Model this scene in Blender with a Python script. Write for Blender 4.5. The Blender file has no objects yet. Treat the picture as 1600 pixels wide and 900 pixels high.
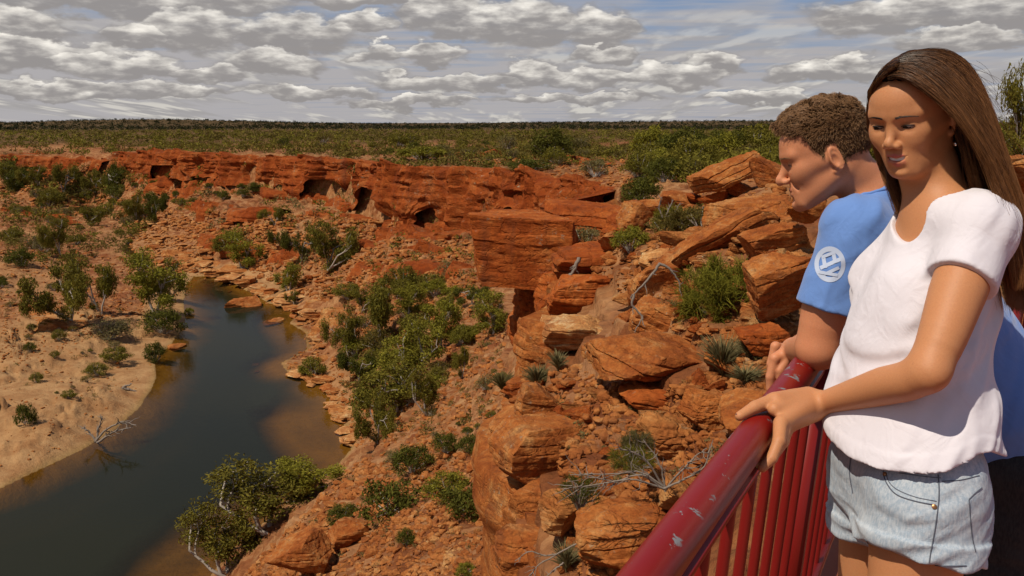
import bpy, bmesh, math, random
import numpy as np
from mathutils import Vector, Matrix
from mathutils.geometry import delaunay_2d_cdt
from mathutils.bvhtree import BVHTree

# ------------------------------------------------------------ camera, sky, sun, exposure
SC = bpy.context.scene
COL = SC.collection
R = math.radians
FPX = 1400.0                      # focal length in photo pixels (1600 wide)
PITCH = math.atan(259.0 / FPX)
CP, SP = math.cos(PITCH), math.sin(PITCH)
cam_d = bpy.data.cameras.new('camera')
cam_d.sensor_width = 36.0
cam_d.lens = 36.0 * FPX / 1600.0
cam_d.clip_start = 0.05
cam_d.clip_end = 30000
cam = bpy.data.objects.new('camera', cam_d)
COL.objects.link(cam)
cam.location = (0, 0, 0)
cam.rotation_euler = (math.pi / 2 - PITCH, 0, 0)
SC.camera = cam

SUN_DIR = Vector((0.44, 0.34, -0.86)).normalized()      # direction the light travels
sd = bpy.data.lights.new('sun', 'SUN')
sd.energy = 4.9
sd.angle = R(0.53)
sd.color = (1.0, 0.91, 0.76)
sun = bpy.data.objects.new('sun', sd)
COL.objects.link(sun)
sun.rotation_euler = SUN_DIR.to_track_quat('-Z', 'Y').to_euler()
sun.location = (-20, -50, 80)

SC.view_settings.view_transform = 'Standard'
SC.view_settings.look = 'None'
SC.view_settings.exposure = -0.12
SC.view_settings.gamma = 1.0
SC.cycles.use_denoising = True
SC.cycles.max_bounces = 5
SC.cycles.diffuse_bounces = 2
SC.cycles.glossy_bounces = 3
SC.cycles.transmission_bounces = 3
SC.cycles.transparent_max_bounces = 8
SC.cycles.use_adaptive_sampling = True
SC.cycles.adaptive_threshold = 0.02


class NT:
    """small helper to write node trees"""
    def __init__(self, tree):
        self.t = tree
        self.n = tree.nodes
        self.l = tree.links

    def new(self, kind, **kw):
        nd = self.n.new(kind)
        for k, v in kw.items():
            if k.startswith('i_'):
                nm = k[2:]
                key = int(nm) if nm.isdigit() else nm
                self.put(nd, key, v)
            else:
                setattr(nd, k, v)
        return nd

    def put(self, nd, key, v):
        if isinstance(key, str) and key not in nd.inputs:
            key = key.replace('_', ' ')
        s = nd.inputs[key]
        if isinstance(v, bpy.types.NodeSocket):
            self.l.new(v, s)
        else:
            if s.type == 'RGBA' and not hasattr(v, '__len__'):
                v = (v, v, v, 1)
            if s.type == 'RGBA' and len(v) == 3:
                v = (*v, 1)
            s.default_value = v

    def math(self, op, a, b=0.0, c=0.0, clamp=False):
        nd = self.n.new('ShaderNodeMath')
        nd.operation = op
        nd.use_clamp = clamp
        for i, v in enumerate((a, b, c)):
            if i < len(nd.inputs):
                self.put(nd, i, v)
        return nd.outputs[0]

    def vmath(self, op, a, b=(0, 0, 0), s=1.0):
        nd = self.n.new('ShaderNodeVectorMath')
        nd.operation = op
        self.put(nd, 0, a)
        if op == 'SCALE':
            self.put(nd, 3, s)
        else:
            self.put(nd, 1, b)
        return nd.outputs[0] if op not in ('DOT_PRODUCT', 'LENGTH', 'DISTANCE') else nd.outputs[1]

    def mix(self, f, a, b, mode='MIX'):
        nd = self.n.new('ShaderNodeMix')
        nd.data_type = 'RGBA'
        nd.blend_type = mode
        nd.clamp_factor = True
        self.put(nd, 0, f)
        self.put(nd, 6, a)
        self.put(nd, 7, b)
        return nd.outputs[2]

    def noise(self, vec, scale, detail=4, rough=0.55, dist=0.0, kind=None):
        nd = self.n.new('ShaderNodeTexNoise')
        if kind:
            nd.noise_type = kind
        self.put(nd, 'Vector', vec)
        nd.inputs['Scale'].default_value = scale
        nd.inputs['Detail'].default_value = detail
        nd.inputs['Roughness'].default_value = rough
        nd.inputs['Distortion'].default_value = dist
        return nd.outputs[0]

    def voronoi(self, vec, scale, feature='F1', out=0, rnd=1.0):
        nd = self.n.new('ShaderNodeTexVoronoi')
        nd.feature = feature
        self.put(nd, 'Vector', vec)
        nd.inputs['Scale'].default_value = scale
        nd.inputs['Randomness'].default_value = rnd
        return nd.outputs[out]

    def ramp(self, f, stops):
        nd = self.n.new('ShaderNodeValToRGB')
        self.put(nd, 0, f)
        el = nd.color_ramp.elements
        while len(el) > 1:
            el.remove(el[-1])
        el[0].position = stops[0][0]
        c = stops[0][1]
        el[0].color = (*c, 1) if hasattr(c, '__len__') else (c, c, c, 1)
        for p, c in stops[1:]:
            e = el.new(p)
            e.color = (*c, 1) if hasattr(c, '__len__') else (c, c, c, 1)
        return nd.outputs[0]

    def mapr(self, v, a, b, c=0.0, d=1.0, smooth=False):
        nd = self.n.new('ShaderNodeMapRange')
        if smooth:
            nd.interpolation_type = 'SMOOTHSTEP'
        for i, x in enumerate((v, a, b, c, d)):
            self.put(nd, i, x)
        return nd.outputs[0]

    def scale3(self, vec, s):
        return self.vmath('MULTIPLY', vec, s)


# world: Nishita sky with procedural cumulus
w = bpy.data.worlds.new('World')
SC.world = w
w.use_nodes = True
w.cycles.sampling_method = 'MANUAL'
w.cycles.sample_map_resolution = 256
T = NT(w.node_tree)
T.n.clear()
sky = T.new('ShaderNodeTexSky', sky_type='NISHITA', sun_disc=False)
sky.sun_elevation = math.asin(-SUN_DIR.z)
sky.sun_rotation = math.atan2(-SUN_DIR.x, -SUN_DIR.y)
sky.air_density = 1.0
sky.dust_density = 1.2
co = T.new('ShaderNodeTexCoord').outputs['Generated']
co = T.vmath('NORMALIZE', co)
sep = T.new('ShaderNodeSeparateXYZ', i_0=co)
X, Y, Z = sep.outputs
Zc = T.math('MAXIMUM', Z, 0.0)
AZ = T.math('ARCTAN2', X, Y)                     # radians, 0 forward
EL = T.math('ARCSINE', Z)
# cloud-layer plane coordinates (perspective-true)
inv = T.math('DIVIDE', 1.0, T.math('ADD', Zc, 0.035))
plane = T.new('ShaderNodeCombineXYZ', i_0=T.math('MULTIPLY', X, inv), i_1=T.math('MULTIPLY', Y, inv), i_2=0.0).outputs[0]
angv = T.new('ShaderNodeCombineXYZ', i_0=T.math('MULTIPLY', AZ, 1.0), i_1=T.math('MULTIPLY', EL, 2.3), i_2=0.0).outputs[0]


def dir_angles(px, py):
    """azimuth and elevation (radians) of a photo pixel"""
    dx_, dy_ = (px - 800) / FPX, -(py - 450) / FPX
    vx, vy, vz = dx_, CP + dy_ * SP, -SP + dy_ * CP
    return math.atan2(vx, vy), math.asin(vz / math.sqrt(vx * vx + vy * vy + vz * vz))


# cumulus banks: placed where the big ones stand, with a ragged outline, flat grey bases and bright crowns
placed = [(290, 52, 78, 38), (215, 62, 60, 26), (455, 58, 92, 33), (20, 46, 70, 30), (70, 92, 125, 27), (190, 110, 90, 24), (430, 100, 78, 22), (320, 118, 60, 16),
          (560, 42, 60, 20), (700, 32, 78, 38), (810, 46, 92, 42), (672, 86, 56, 20), (600, 84, 46, 13), (935, 50, 58, 38), (952, 86, 56, 18),
          (1105, 106, 52, 19), (1040, 122, 84, 20), (945, 126, 80, 19), (840, 120, 84, 20), (740, 132, 80, 18), (650, 130, 66, 15),
          (1265, 116, 52, 18), (1335, 110, 42, 18), (1420, 26, 130, 36), (1560, 22, 110, 42), (1500, 66, 84, 18), (180, 2, 250, 32),
          (560, -2, 210, 22), (240, 145, 120, 14), (60, 142, 100, 15), (480, 146, 110, 13), (1180, 150, 90, 11), (900, 156, 130, 11), (640, 160, 100, 10)]
wv_ = T.new('ShaderNodeTexNoise')
T.put(wv_, 'Vector', angv)
wv_.inputs['Scale'].default_value = 24
wv_.inputs['Detail'].default_value = 5
wv_.inputs['Roughness'].default_value = 0.52
wsep = T.new('ShaderNodeSeparateColor', i_0=wv_.outputs['Color'])
AZw = T.math('ADD', AZ, T.math('MULTIPLY', T.math('SUBTRACT', wsep.outputs[0], 0.5), 0.075))
ELw = T.math('ADD', EL, T.math('MULTIPLY', T.math('SUBTRACT', wsep.outputs[1], 0.5), 0.040))
pc = ps = None
for (px, py, hw, hh) in placed:
    az0, el0 = dir_angles(px, py)
    u = T.math('MULTIPLY_ADD', AZw, FPX / (hw * 1.12), -az0 * FPX / (hw * 1.12))
    v = T.math('MULTIPLY_ADD', ELw, FPX / (hh * 1.15), -el0 * FPX / (hh * 1.15))
    vv = T.math('MAXIMUM', v, T.math('MULTIPLY', v, -1.7))
    q = T.math('MULTIPLY_ADD', T.math('MULTIPLY', u, u), -1.0, T.math('MULTIPLY_ADD', T.math('MULTIPLY', vv, vv), -1.0, 1.0))
    s_ = T.math('MULTIPLY', T.math('ADD', v, 0.9), T.math('MULTIPLY', q, 3.0, clamp=True))
    pc = q if pc is None else T.math('MAXIMUM', pc, q)
    ps = s_ if ps is None else T.math('MAXIMUM', ps, s_)
pcov = T.mapr(pc, -0.12, 0.50, 0, 1, True)
det = T.noise(T.scale3(angv, (1, 1.3, 1)), 38, 5, 0.52)
ptop = T.mapr(T.math('ADD', T.math('MULTIPLY', ps, 0.50), T.math('MULTIPLY', T.math('SUBTRACT', det, 0.5), 1.5)), 0.30, 1.35, 0, 1, True)
# small puffs filling in towards the horizon, in cloud-layer perspective
sc_ = T.math('MULTIPLY_ADD', T.math('MAXIMUM', EL, 0.0), 0.9, 0.055)
pv = T.new('ShaderNodeCombineXYZ', i_0=T.math('DIVIDE', AZ, sc_), i_1=T.math('MULTIPLY', T.math('LOGARITHM', sc_, math.e), 2.9), i_2=3.7).outputs[0]
pn = T.noise(pv, 1.5, 5, 0.5, 0.1)
pv2 = T.vmath('ADD', pv, (0.0, 0.16, 0.0))
pn2 = T.noise(pv2, 1.5, 4, 0.55, 0.1)
puff = T.mapr(pn, 0.45, 0.60, 0, 1, True)
plit = T.mapr(T.math('SUBTRACT', pn, pn2), -0.02, 0.10, 0, 1, True)
# thin streaky high cloud with blue between
st = T.noise(T.scale3(plane, (0.30, 1.2, 1)), 1.0, 4, 0.55, 0.9)
st2 = T.noise(T.scale3(angv, (2.0, 11, 1)), 5, 3, 0.5, 0.4)
thin = T.mapr(T.math('ADD', T.math('MULTIPLY', st, 0.6), T.math('MULTIPLY', st2, 0.4)), 0.36, 0.66, 0.05, 0.95, True)
lo = T.mapr(EL, 0.03, 0.13, 1.0, 0.0, True)
lf = T.mapr(AZ, -0.5, 0.0, 0.35, 0.0, True)
gap = T.math('MULTIPLY', T.mapr(T.math('ABSOLUTE', T.math('SUBTRACT', AZ, 0.12)), 0.05, 0.26, 0.42, 0.0, True), T.mapr(EL, 0.09, 0.15, 0, 1, True))
thin = T.math('ADD', T.math('SUBTRACT', thin, gap), T.math('ADD', T.math('MULTIPLY', lo, 0.55), lf), clamp=True)
blue = T.mix(0.55, sky.outputs[0], (2.7, 4.5, 8.6))
c = T.mix(thin, blue, (6.6, 6.35, 6.5))
cu = T.mix(plit, (5.6, 5.35, 5.3), (10.2, 9.7, 8.8))
c = T.mix(T.math('MULTIPLY', puff, T.mapr(EL, 0.015, 0.14, 0.85, 0.25)), c, cu)
pcl = T.mix(ptop, (4.7, 4.4, 4.3), (17.5, 16.6, 15.0))
c = T.mix(T.math('MULTIPLY', pcov, 0.95), c, pcl)
c = T.mix(T.mapr(EL, 0.32, 0.8, 0, 0.88, True), c, (1.3, 2.2, 4.4))  # unseen sky above the view darkened to weaken the ambient light
c = T.mix(T.mapr(Z, -0.02, -0.005, 1, 0), c, (0.9, 0.5, 0.25))
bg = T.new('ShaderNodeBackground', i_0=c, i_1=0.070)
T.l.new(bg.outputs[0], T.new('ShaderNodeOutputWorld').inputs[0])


# ------------------------------------------------------------ helpers
def P(px, py, zc):
    """point seen at photo pixel (px, py) at camera depth zc"""
    u, v = (px - 800.0) / FPX * zc, -(py - 450.0) / FPX * zc
    return Vector((u, zc * CP + v * SP, -zc * SP + v * CP))


def PA(px, py, zc):
    return np.array(P(px, py, zc))


def ray(px, py):
    return (P(px, py, 1.0)).normalized()


def on_plane(px, py, z):
    d = P(px, py, 1.0)
    t = z / d.z
    return d * t


def at_y(px, py, y):
    d = P(px, py, 1.0)
    return d * (y / d.y)


_rng = np.random.RandomState(7)
_perm = _rng.permutation(256).astype(np.int32)
_perm = np.concatenate([_perm, _perm, _perm])
_grad = _rng.normal(size=(256, 3)).astype(np.float32)
_grad /= np.linalg.norm(_grad, axis=1, keepdims=True)


def perlin(p, seed=0):
    p = np.asarray(p, dtype=np.float32) + np.float32(seed * 17.31)
    i = np.floor(p).astype(np.int32)
    f = p - i
    i &= 255
    u = f * f * f * (f * (f * 6 - 15) + 10)
    out = 0
    for dx in (0, 1):
        wx = u[:, 0] if dx else 1 - u[:, 0]
        for dy in (0, 1):
            wy = u[:, 1] if dy else 1 - u[:, 1]
            for dz in (0, 1):
                wz = u[:, 2] if dz else 1 - u[:, 2]
                h = _perm[_perm[_perm[(i[:, 0] + dx) & 255] + ((i[:, 1] + dy) & 255)] + ((i[:, 2] + dz) & 255)]
                g = _grad[h]
                out = out + wx * wy * wz * (g[:, 0] * (f[:, 0] - dx) + g[:, 1] * (f[:, 1] - dy) + g[:, 2] * (f[:, 2] - dz))
    return out * 1.5


def fbm(p, octaves=4, gain=0.5, lac=2.03, seed=0):
    p = np.asarray(p, dtype=np.float32)
    a, s, out = 1.0, 1.0, 0
    for k in range(octaves):
        out = out + a * perlin(p * s, seed + k * 3)
        a *= gain
        s *= lac
    return out


def mesh_np(name, verts, faces, smooth=True):
    """faces: (n,3) or (n,4) integer array, or a list of such arrays"""
    me = bpy.data.meshes.new(name)
    verts = np.ascontiguousarray(verts, dtype=np.float32)
    if not isinstance(faces, (list, tuple)):
        faces = [faces]
    faces = [np.asarray(f, dtype=np.int32) for f in faces if len(f)]
    me.vertices.add(len(verts))
    me.vertices.foreach_set('co', verts.ravel())
    nl = sum(f.size for f in faces)
    nf = sum(len(f) for f in faces)
    me.loops.add(nl)
    me.polygons.add(nf)
    me.loops.foreach_set('vertex_index', np.concatenate([f.ravel() for f in faces]))
    tot = np.concatenate([np.full(len(f), f.shape[1], dtype=np.int32) for f in faces])
    start = np.concatenate([[0], np.cumsum(tot)[:-1]]).astype(np.int32)
    me.polygons.foreach_set('loop_start', start)
    me.polygons.foreach_set('loop_total', tot)
    me.update(calc_edges=True)
    me.validate()
    if smooth:
        me.polygons.foreach_set('use_smooth', np.ones(len(me.polygons), dtype=bool))
    return me


def attr(me, name, vals):
    vals = np.asarray(vals, dtype=np.float32)
    if vals.ndim == 1:
        a = me.attributes.new(name, 'FLOAT', 'POINT')
        a.data.foreach_set('value', vals)
    else:
        a = me.attributes.new(name, 'FLOAT_COLOR', 'POINT')
        v4 = np.ones((len(vals), 4), dtype=np.float32)
        v4[:, :vals.shape[1]] = vals
        a.data.foreach_set('color', v4.ravel())


def link(name, me, mat=None, parent=None, loc=None, label=None, cat=None, group=None, kind=None):
    o = bpy.data.objects.new(name, me)
    COL.objects.link(o)
    if mat is not None and me is not None and len(me.materials) == 0:
        me.materials.append(mat)
    if loc is not None:
        o.location = loc
    if parent is not None:
        o.parent = parent
    tag(o, label, cat, group, kind)
    return o


def tag(o, label=None, cat=None, group=None, kind=None):
    if label: o['label'] = label
    if cat: o['category'] = cat
    if group: o['group'] = group
    if kind: o['kind'] = kind
    return o


def recenter(o, c):
    """move a parentless mesh's origin to world point c"""
    v = np.empty(len(o.data.vertices) * 3, dtype=np.float32)
    o.data.vertices.foreach_get('co', v)
    v = v.reshape(-1, 3) - np.array(c, dtype=np.float32)
    o.data.vertices.foreach_set('co', v.ravel())
    o.location = c
    return o


def copy_tree(o, parent=None):
    c_ = o.copy()
    COL.objects.link(c_)
    if parent is not None:
        c_.parent = parent
    for ch in o.children:
        copy_tree(ch, c_)
    return c_


class MB:
    """collects raw geometry"""
    def __init__(self):
        self.v, self.f3, self.f4, self.n = [], [], [], 0

    def add(self, v, f):
        f = np.asarray(f, dtype=np.int32) + self.n
        (self.f3 if f.shape[1] == 3 else self.f4).append(f)
        self.v.append(np.asarray(v, dtype=np.float32))
        self.n += len(v)

    def tube(self, pts, rad, sides=6, cap=True, flat=None):
        pts = np.asarray([tuple(p) for p in pts], dtype=np.float64)
        n = len(pts)
        rad = np.full(n, rad) if np.isscalar(rad) else np.asarray(rad, dtype=float)
        tan = np.gradient(pts, axis=0)
        tan /= np.linalg.norm(tan, axis=1, keepdims=True) + 1e-9
        ref = np.array([0.0, 0, 1]) if abs(tan[0][2]) < 0.9 else np.array([1.0, 0, 0])
        V = []
        for k in range(n):
            a = ref - tan[k] * ref.dot(tan[k])
            a /= np.linalg.norm(a) + 1e-9
            ref = a
            b = np.cross(tan[k], a)
            ang = np.arange(sides) * 2 * math.pi / sides
            V.append(pts[k] + rad[k] * (np.cos(ang)[:, None] * a + np.sin(ang)[:, None] * b))
        V = np.concatenate(V)
        i = np.arange(sides)
        j = (i + 1) % sides
        F = np.concatenate([np.stack([k * sides + i, k * sides + j, (k + 1) * sides + j, (k + 1) * sides + i], 1) for k in range(n - 1)])
        self.add(V, F)
        if cap and sides > 3:
            for k, e in ((0, -1), (n - 1, 1)):
                c_ = pts[k] + tan[k] * e * rad[k] * 0.35
                base = self.n
                ring = V[k * sides:(k + 1) * sides]
                self.add(np.vstack([ring, c_[None]]), np.stack([i, j, np.full(sides, sides)], 1)[:, ::(-1 if e < 0 else 1)])

    def box(self, c, half, rot=None):
        s = np.array([[x, y, z] for x in (-1, 1) for y in (-1, 1) for z in (-1, 1)], dtype=float) * np.array(half)
        if rot is not None:
            s = s @ np.array(rot).T
        f = [[0, 1, 3, 2], [4, 6, 7, 5], [0, 4, 5, 1], [2, 3, 7, 6], [0, 2, 6, 4], [1, 5, 7, 3]]
        self.add(s + np.array(c), f)

    def mesh(self, name, smooth=True):
        fs = []
        if self.f3: fs.append(np.concatenate(self.f3))
        if self.f4: fs.append(np.concatenate(self.f4))
        return mesh_np(name, np.concatenate(self.v), fs, smooth)

    def build(self, name, mat, parent=None, smooth=True, **kw):
        return link(name, self.mesh(name, smooth), mat, parent, **kw)


def new_mat(name):
    m = bpy.data.materials.new(name)
    m.use_nodes = True
    t = NT(m.node_tree)
    t.n.clear()
    out = t.new('ShaderNodeOutputMaterial')
    bs = t.new('ShaderNodeBsdfPrincipled')
    t.l.new(bs.outputs[0], out.inputs[0])
    t.out = out
    t.bs = bs
    return m, t


def plain(name, col, rough=0.6, metal=0.0, spec=0.5, **kw):
    m, t = new_mat(name)
    t.put(t.bs, 'Base Color', col)
    t.put(t.bs, 'Roughness', rough)
    t.put(t.bs, 'Metallic', metal)
    t.put(t.bs, 'Specular IOR Level', spec)
    for k, v in kw.items():
        t.put(t.bs, k.replace('_', ' '), v)
    return m


def catmull(pts, n):
    """smooth open curve through pts, n samples"""
    pts = np.asarray([tuple(p) for p in pts], dtype=float)
    if len(pts) == 2:
        return pts[0] + (pts[1] - pts[0]) * np.linspace(0, 1, n)[:, None]
    q = np.vstack([2 * pts[0] - pts[1], pts, 2 * pts[-1] - pts[-2]])
    s = np.linspace(0, len(pts) - 1 - 1e-6, n)
    i = s.astype(int)
    t = (s - i)[:, None]
    a, b, c_, d = q[i], q[i + 1], q[i + 2], q[i + 3]
    return 0.5 * (2 * b + (c_ - a) * t + (2 * a - 5 * b + 4 * c_ - d) * t ** 2 + (3 * b - a - 3 * c_ + d) * t ** 3)
# ------------------------------------------------------------ rock and soil materials
def rock_material(name, tint=(1, 1, 1), scale=1.0, pale=0.35, coords='Object', strata=True, soil=False, dist=1.0):
    m, t = new_mat(name)
    tc = t.new('ShaderNodeTexCoord')
    oi = t.new('ShaderNodeObjectInfo')
    v = tc.outputs[coords]
    v = t.vmath('ADD', v, t.vmath('SCALE', t.new('ShaderNodeCombineXYZ', i_0=1.0, i_1=2.3, i_2=0.7).outputs[0], s=t.math('MULTIPLY', oi.outputs['Random'], 11.0)))
    v = t.scale3(v, (scale, scale, scale))
    big = t.noise(v, 0.55, 5, 0.6)
    mid = t.noise(v, 2.6, 7, 0.65, 0.4)
    fine = t.noise(v, 14, 6, 0.7)
    sv = t.scale3(v, (0.45, 0.45, 3.2))
    lay = t.noise(sv, 1.3, 7, 0.68, 0.9)
    def tn(c):
        return tuple(c[i] * tint[i] * (0.80, 0.58, 0.44)[i] for i in range(3))
    c = t.ramp(t.math('ADD', t.math('MULTIPLY', big, 0.55), t.math('MULTIPLY', mid, 0.45)),
               [(0.30, tn((0.155, 0.042, 0.015))), (0.44, tn((0.33, 0.095, 0.027))), (0.54, tn((0.45, 0.155, 0.046))),
                (0.64, tn((0.55, 0.27, 0.11)))])
    if strata:
        c = t.mix(t.mapr(lay, 0.46, 0.66, 0, 0.40), c, tn((0.27, 0.068, 0.02)))
        c = t.mix(t.mapr(lay, 0.46, 0.34, 0, pale), c, tn((0.60, 0.31, 0.14)))
    # darker desert varnish and grey lichen, wears of their own shape
    var = t.noise(v, 1.1, 6, 0.7, 0.9)
    c = t.mix(t.mapr(var, 0.56, 0.72, 0, 0.55), c, (0.075, 0.034, 0.022))
    stain = t.noise(t.scale3(v, (1.6, 1.6, 0.16)), 1.2, 5, 0.65, 0.2)
    c = t.mix(t.mapr(stain, 0.54, 0.70, 0, 0.5), c, (0.10, 0.035, 0.02))
    lich = t.noise(v, 5.5, 5, 0.7)
    c = t.mix(t.math('MULTIPLY', t.mapr(lich, 0.60, 0.68), t.mapr(big, 0.45, 0.6)), c, (0.30, 0.25, 0.17))
    c = t.mix(t.mapr(fine, 0.35, 0.62, 0.40, 0.0), c, (0.05, 0.016, 0.008))  # pits of the fine relief darkened in the colour, like shade in crevices
    t.put(t.bs, 'Base Color', c)
    t.put(t.bs, 'Roughness', 0.95)
    t.put(t.bs, 'Specular IOR Level', 0.05)
    crack = t.voronoi(t.vmath('ADD', t.scale3(v, (1, 1, 1.9)), t.vmath('SCALE', t.new('ShaderNodeTexNoise', i_Vector=v, i_Scale=3.0).outputs[1], s=0.5)), 1.3, 'DISTANCE_TO_EDGE', 0)
    ck = t.mapr(crack, 0.0, 0.035, 0, 1)
    h = t.math('ADD', t.math('MULTIPLY', mid, 0.55), t.math('MULTIPLY', fine, 0.22))
    h = t.math('ADD', h, t.math('MULTIPLY', lay, 0.5 if strata else 0.1))
    h = t.math('ADD', h, t.math('MULTIPLY', ck, 0.16))
    b = t.new('ShaderNodeBump', i_Strength=0.75, i_Distance=0.16 / scale * dist)
    t.put(b, 'Height', h)
    t.put(t.bs, 'Normal', b.outputs[0])
    return m


M_ROCK = rock_material('red_sandstone', (1.1, 1.12, 1.0), 1.0)
M_ROCK_TAN = rock_material('tan_sandstone', (1.25, 2.0, 2.5), 1.0, pale=0.6)
M_ROCK_NEAR = rock_material('near_sandstone', (1.12, 1.50, 1.62), 2.2, pale=0.5)
M_ROCK_PALE = rock_material('pale_sandstone', (1.5, 2.9, 4.4), 2.0, pale=0.7)
M_ROCK_FAR = rock_material('far_sandstone', (0.88, 0.84, 0.78), 0.28, pale=0.3, coords='Object')
M_RUBBLE = rock_material('rubble_rock', (1.15, 1.75, 2.2), 1.2, pale=0.5, strata=False)

# terrain ground: soil mask attributes: sand (pale river sand), scrub (grey-green ground litter), wet
m, t = new_mat('ground')
M_GROUND = m
gv = t.new('ShaderNodeTexCoord').outputs['Object']
dist_ = t.vmath('LENGTH', gv)
sand = t.new('ShaderNodeAttribute', attribute_name='sand').outputs['Fac']
scrub = t.new('ShaderNodeAttribute', attribute_name='scrub').outputs['Fac']
wet = t.new('ShaderNodeAttribute', attribute_name='wet').outputs['Fac']
far = t.mapr(dist_, 20, 160)
n1 = t.noise(gv, 0.045, 6, 0.6)
n2 = t.noise(gv, 0.45, 8, 0.68, 0.3)
n3 = t.noise(gv, 3.2, 6, 0.7)
n4 = t.noise(t.scale3(gv, (0.4, 0.4, 3.5)), 0.5, 6, 0.65, 0.3)
col = t.ramp(t.math('ADD', t.math('MULTIPLY', n2, 0.6), t.math('MULTIPLY', n1, 0.4)),
             [(0.36, (0.11, 0.034, 0.013)), (0.45, (0.205, 0.070, 0.023)), (0.52, (0.30, 0.130, 0.048)), (0.62, (0.42, 0.225, 0.095))])
col = t.mix(t.mapr(n4, 0.5, 0.62, 0, 0.5), col, (0.22, 0.062, 0.020))
stone = t.voronoi(gv, 1.35, 'F1', 1)
sgrey = t.new('ShaderNodeSeparateColor', i_0=stone).outputs[0]
col = t.mix(t.mapr(sgrey, 0.55, 1.0, 0, 0.55), col, (0.45, 0.24, 0.11))
col = t.mix(t.mapr(sgrey, 0.35, 0.0, 0, 0.45), col, (0.16, 0.045, 0.016))
col = t.mix(t.mapr(n3, 0.3, 0.65, 0.45, 0), col, (0.08, 0.026, 0.012))
scol = t.mix(t.mapr(n2, 0.4, 0.62), (0.38, 0.215, 0.095), (0.27, 0.130, 0.052))
scol = t.mix(t.mapr(n3, 0.55, 0.7, 0, 0.4), scol, (0.20, 0.09, 0.035))
col = t.mix(t.math('ADD', t.math('MULTIPLY', sand, 1.7), t.math('MULTIPLY', t.math('SUBTRACT', n2, 0.75), 1.4), clamp=True), col, scol)
gcol = t.mix(n2, (0.040, 0.032, 0.012), (0.11, 0.060, 0.022))
col = t.mix(t.math('ADD', t.math('MULTIPLY', scrub, 1.5), t.math('MULTIPLY', t.math('SUBTRACT', n2, 0.8), 1.6), clamp=True), col, gcol)
col = t.mix(wet, col, t.mix(0.3, (0.22, 0.150, 0.050), col))
t.put(t.bs, 'Base Color', col)
t.put(t.bs, 'Roughness', 0.95)
t.put(t.bs, 'Specular IOR Level', 0.1)
cr = t.voronoi(gv, 1.35, 'F1', 0)
cr2 = t.voronoi(gv, 4.2, 'F1', 0)
hh = t.math('ADD', t.math('MULTIPLY', n2, 0.9), t.math('MULTIPLY', n3, 0.14))
hh = t.math('SUBTRACT', hh, t.math('MULTIPLY', t.math('ADD', t.math('MULTIPLY', cr, 0.35), t.math('MULTIPLY', cr2, 0.12)), t.math('SUBTRACT', 1.0, t.math('MULTIPLY', sand, 0.95))))
b = t.new('ShaderNodeBump', i_Strength=0.8, i_Distance=0.55)
t.put(b, 'Height', hh)
t.put(t.bs, 'Normal', b.outputs[0])

# ------------------------------------------------------------ foliage materials
def leaf_material(name, a, b_, var=0.35):
    m, t = new_mat(name)
    oi = t.new('ShaderNodeObjectInfo')
    g = t.new('ShaderNodeNewGeometry')
    rnd = g.outputs['Random Per Island']
    o = t.new('ShaderNodeTexCoord').outputs['Object']
    n = t.noise(o, 1.3, 3, 0.6)
    f = t.math('ADD', t.math('MULTIPLY', rnd, 0.5), t.math('MULTIPLY', n, 0.6))
    c = t.mix(t.mapr(f, 0.25, 0.85), a, b_)
    c = t.mix(t.math('MULTIPLY', oi.outputs['Random'], var), c, (0.10, 0.075, 0.016))
    t.put(t.bs, 'Base Color', c)
    t.put(t.bs, 'Roughness', 0.75)
    t.put(t.bs, 'Specular IOR Level', 0.06)
    tr = t.new('ShaderNodeBsdfTranslucent', i_0=c)
    mx = t.new('ShaderNodeMixShader', i_0=0.22)
    t.l.new(t.bs.outputs[0], mx.inputs[1])
    t.l.new(tr.outputs[0], mx.inputs[2])
    t.l.new(mx.outputs[0], t.out.inputs[0])
    return m


M_LEAF = leaf_material('gum_leaves', (0.075, 0.070, 0.010), (0.235, 0.195, 0.028))
M_LEAF_DK = leaf_material('dark_leaves', (0.042, 0.048, 0.008), (0.125, 0.122, 0.018), 0.2)
M_LEAF_BR = leaf_material('bright_leaves', (0.095, 0.095, 0.011), (0.30, 0.260, 0.030), 0.25)
M_LEAF_GY = leaf_material('grey_scrub', (0.09, 0.075, 0.028), (0.23, 0.185, 0.070), 0.4)
M_LEAF_YL = leaf_material('olive_scrub', (0.075, 0.062, 0.014), (0.20, 0.145, 0.034), 0.5)
M_LEAF_FAR = leaf_material('far_woodland_shaded', (0.012, 0.015, 0.006), (0.035, 0.036, 0.012), 0.0)  # leaves darkened: cloud shadow on the far plain put into their colour
M_BARK = plain('bark', (0.36, 0.31, 0.26), 0.85)
m, t = new_mat('dead_wood')
M_DEAD = m
v = t.new('ShaderNodeTexCoord').outputs['Object']
t.put(t.bs, 'Base Color', t.mix(t.noise(v, 22, 5, 0.7), (0.09, 0.065, 0.05), (0.30, 0.24, 0.19)))
t.put(t.bs, 'Roughness', 0.9)
M_DRYGRASS = leaf_material('dry_grass', (0.10, 0.09, 0.04), (0.34, 0.28, 0.13), 0.2)
# ------------------------------------------------------------ implicit surfaces for the figures
def V3(*a):
    return np.array(a, dtype=np.float32)


def nrm(v):
    v = np.asarray(v, dtype=float)
    return v / np.linalg.norm(v)


def s_sph(p, c, r):
    return np.linalg.norm(p - np.asarray(c, dtype=np.float32), axis=1) - r


def s_cap(p, a, b, ra, rb):
    a = np.asarray(a, dtype=np.float32); b = np.asarray(b, dtype=np.float32)
    ab = b - a
    t_ = np.clip((p - a) @ ab / (ab @ ab + 1e-12), 0, 1)
    return np.linalg.norm(p - a - t_[:, None] * ab, axis=1) - (ra + (rb - ra) * t_)


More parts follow.
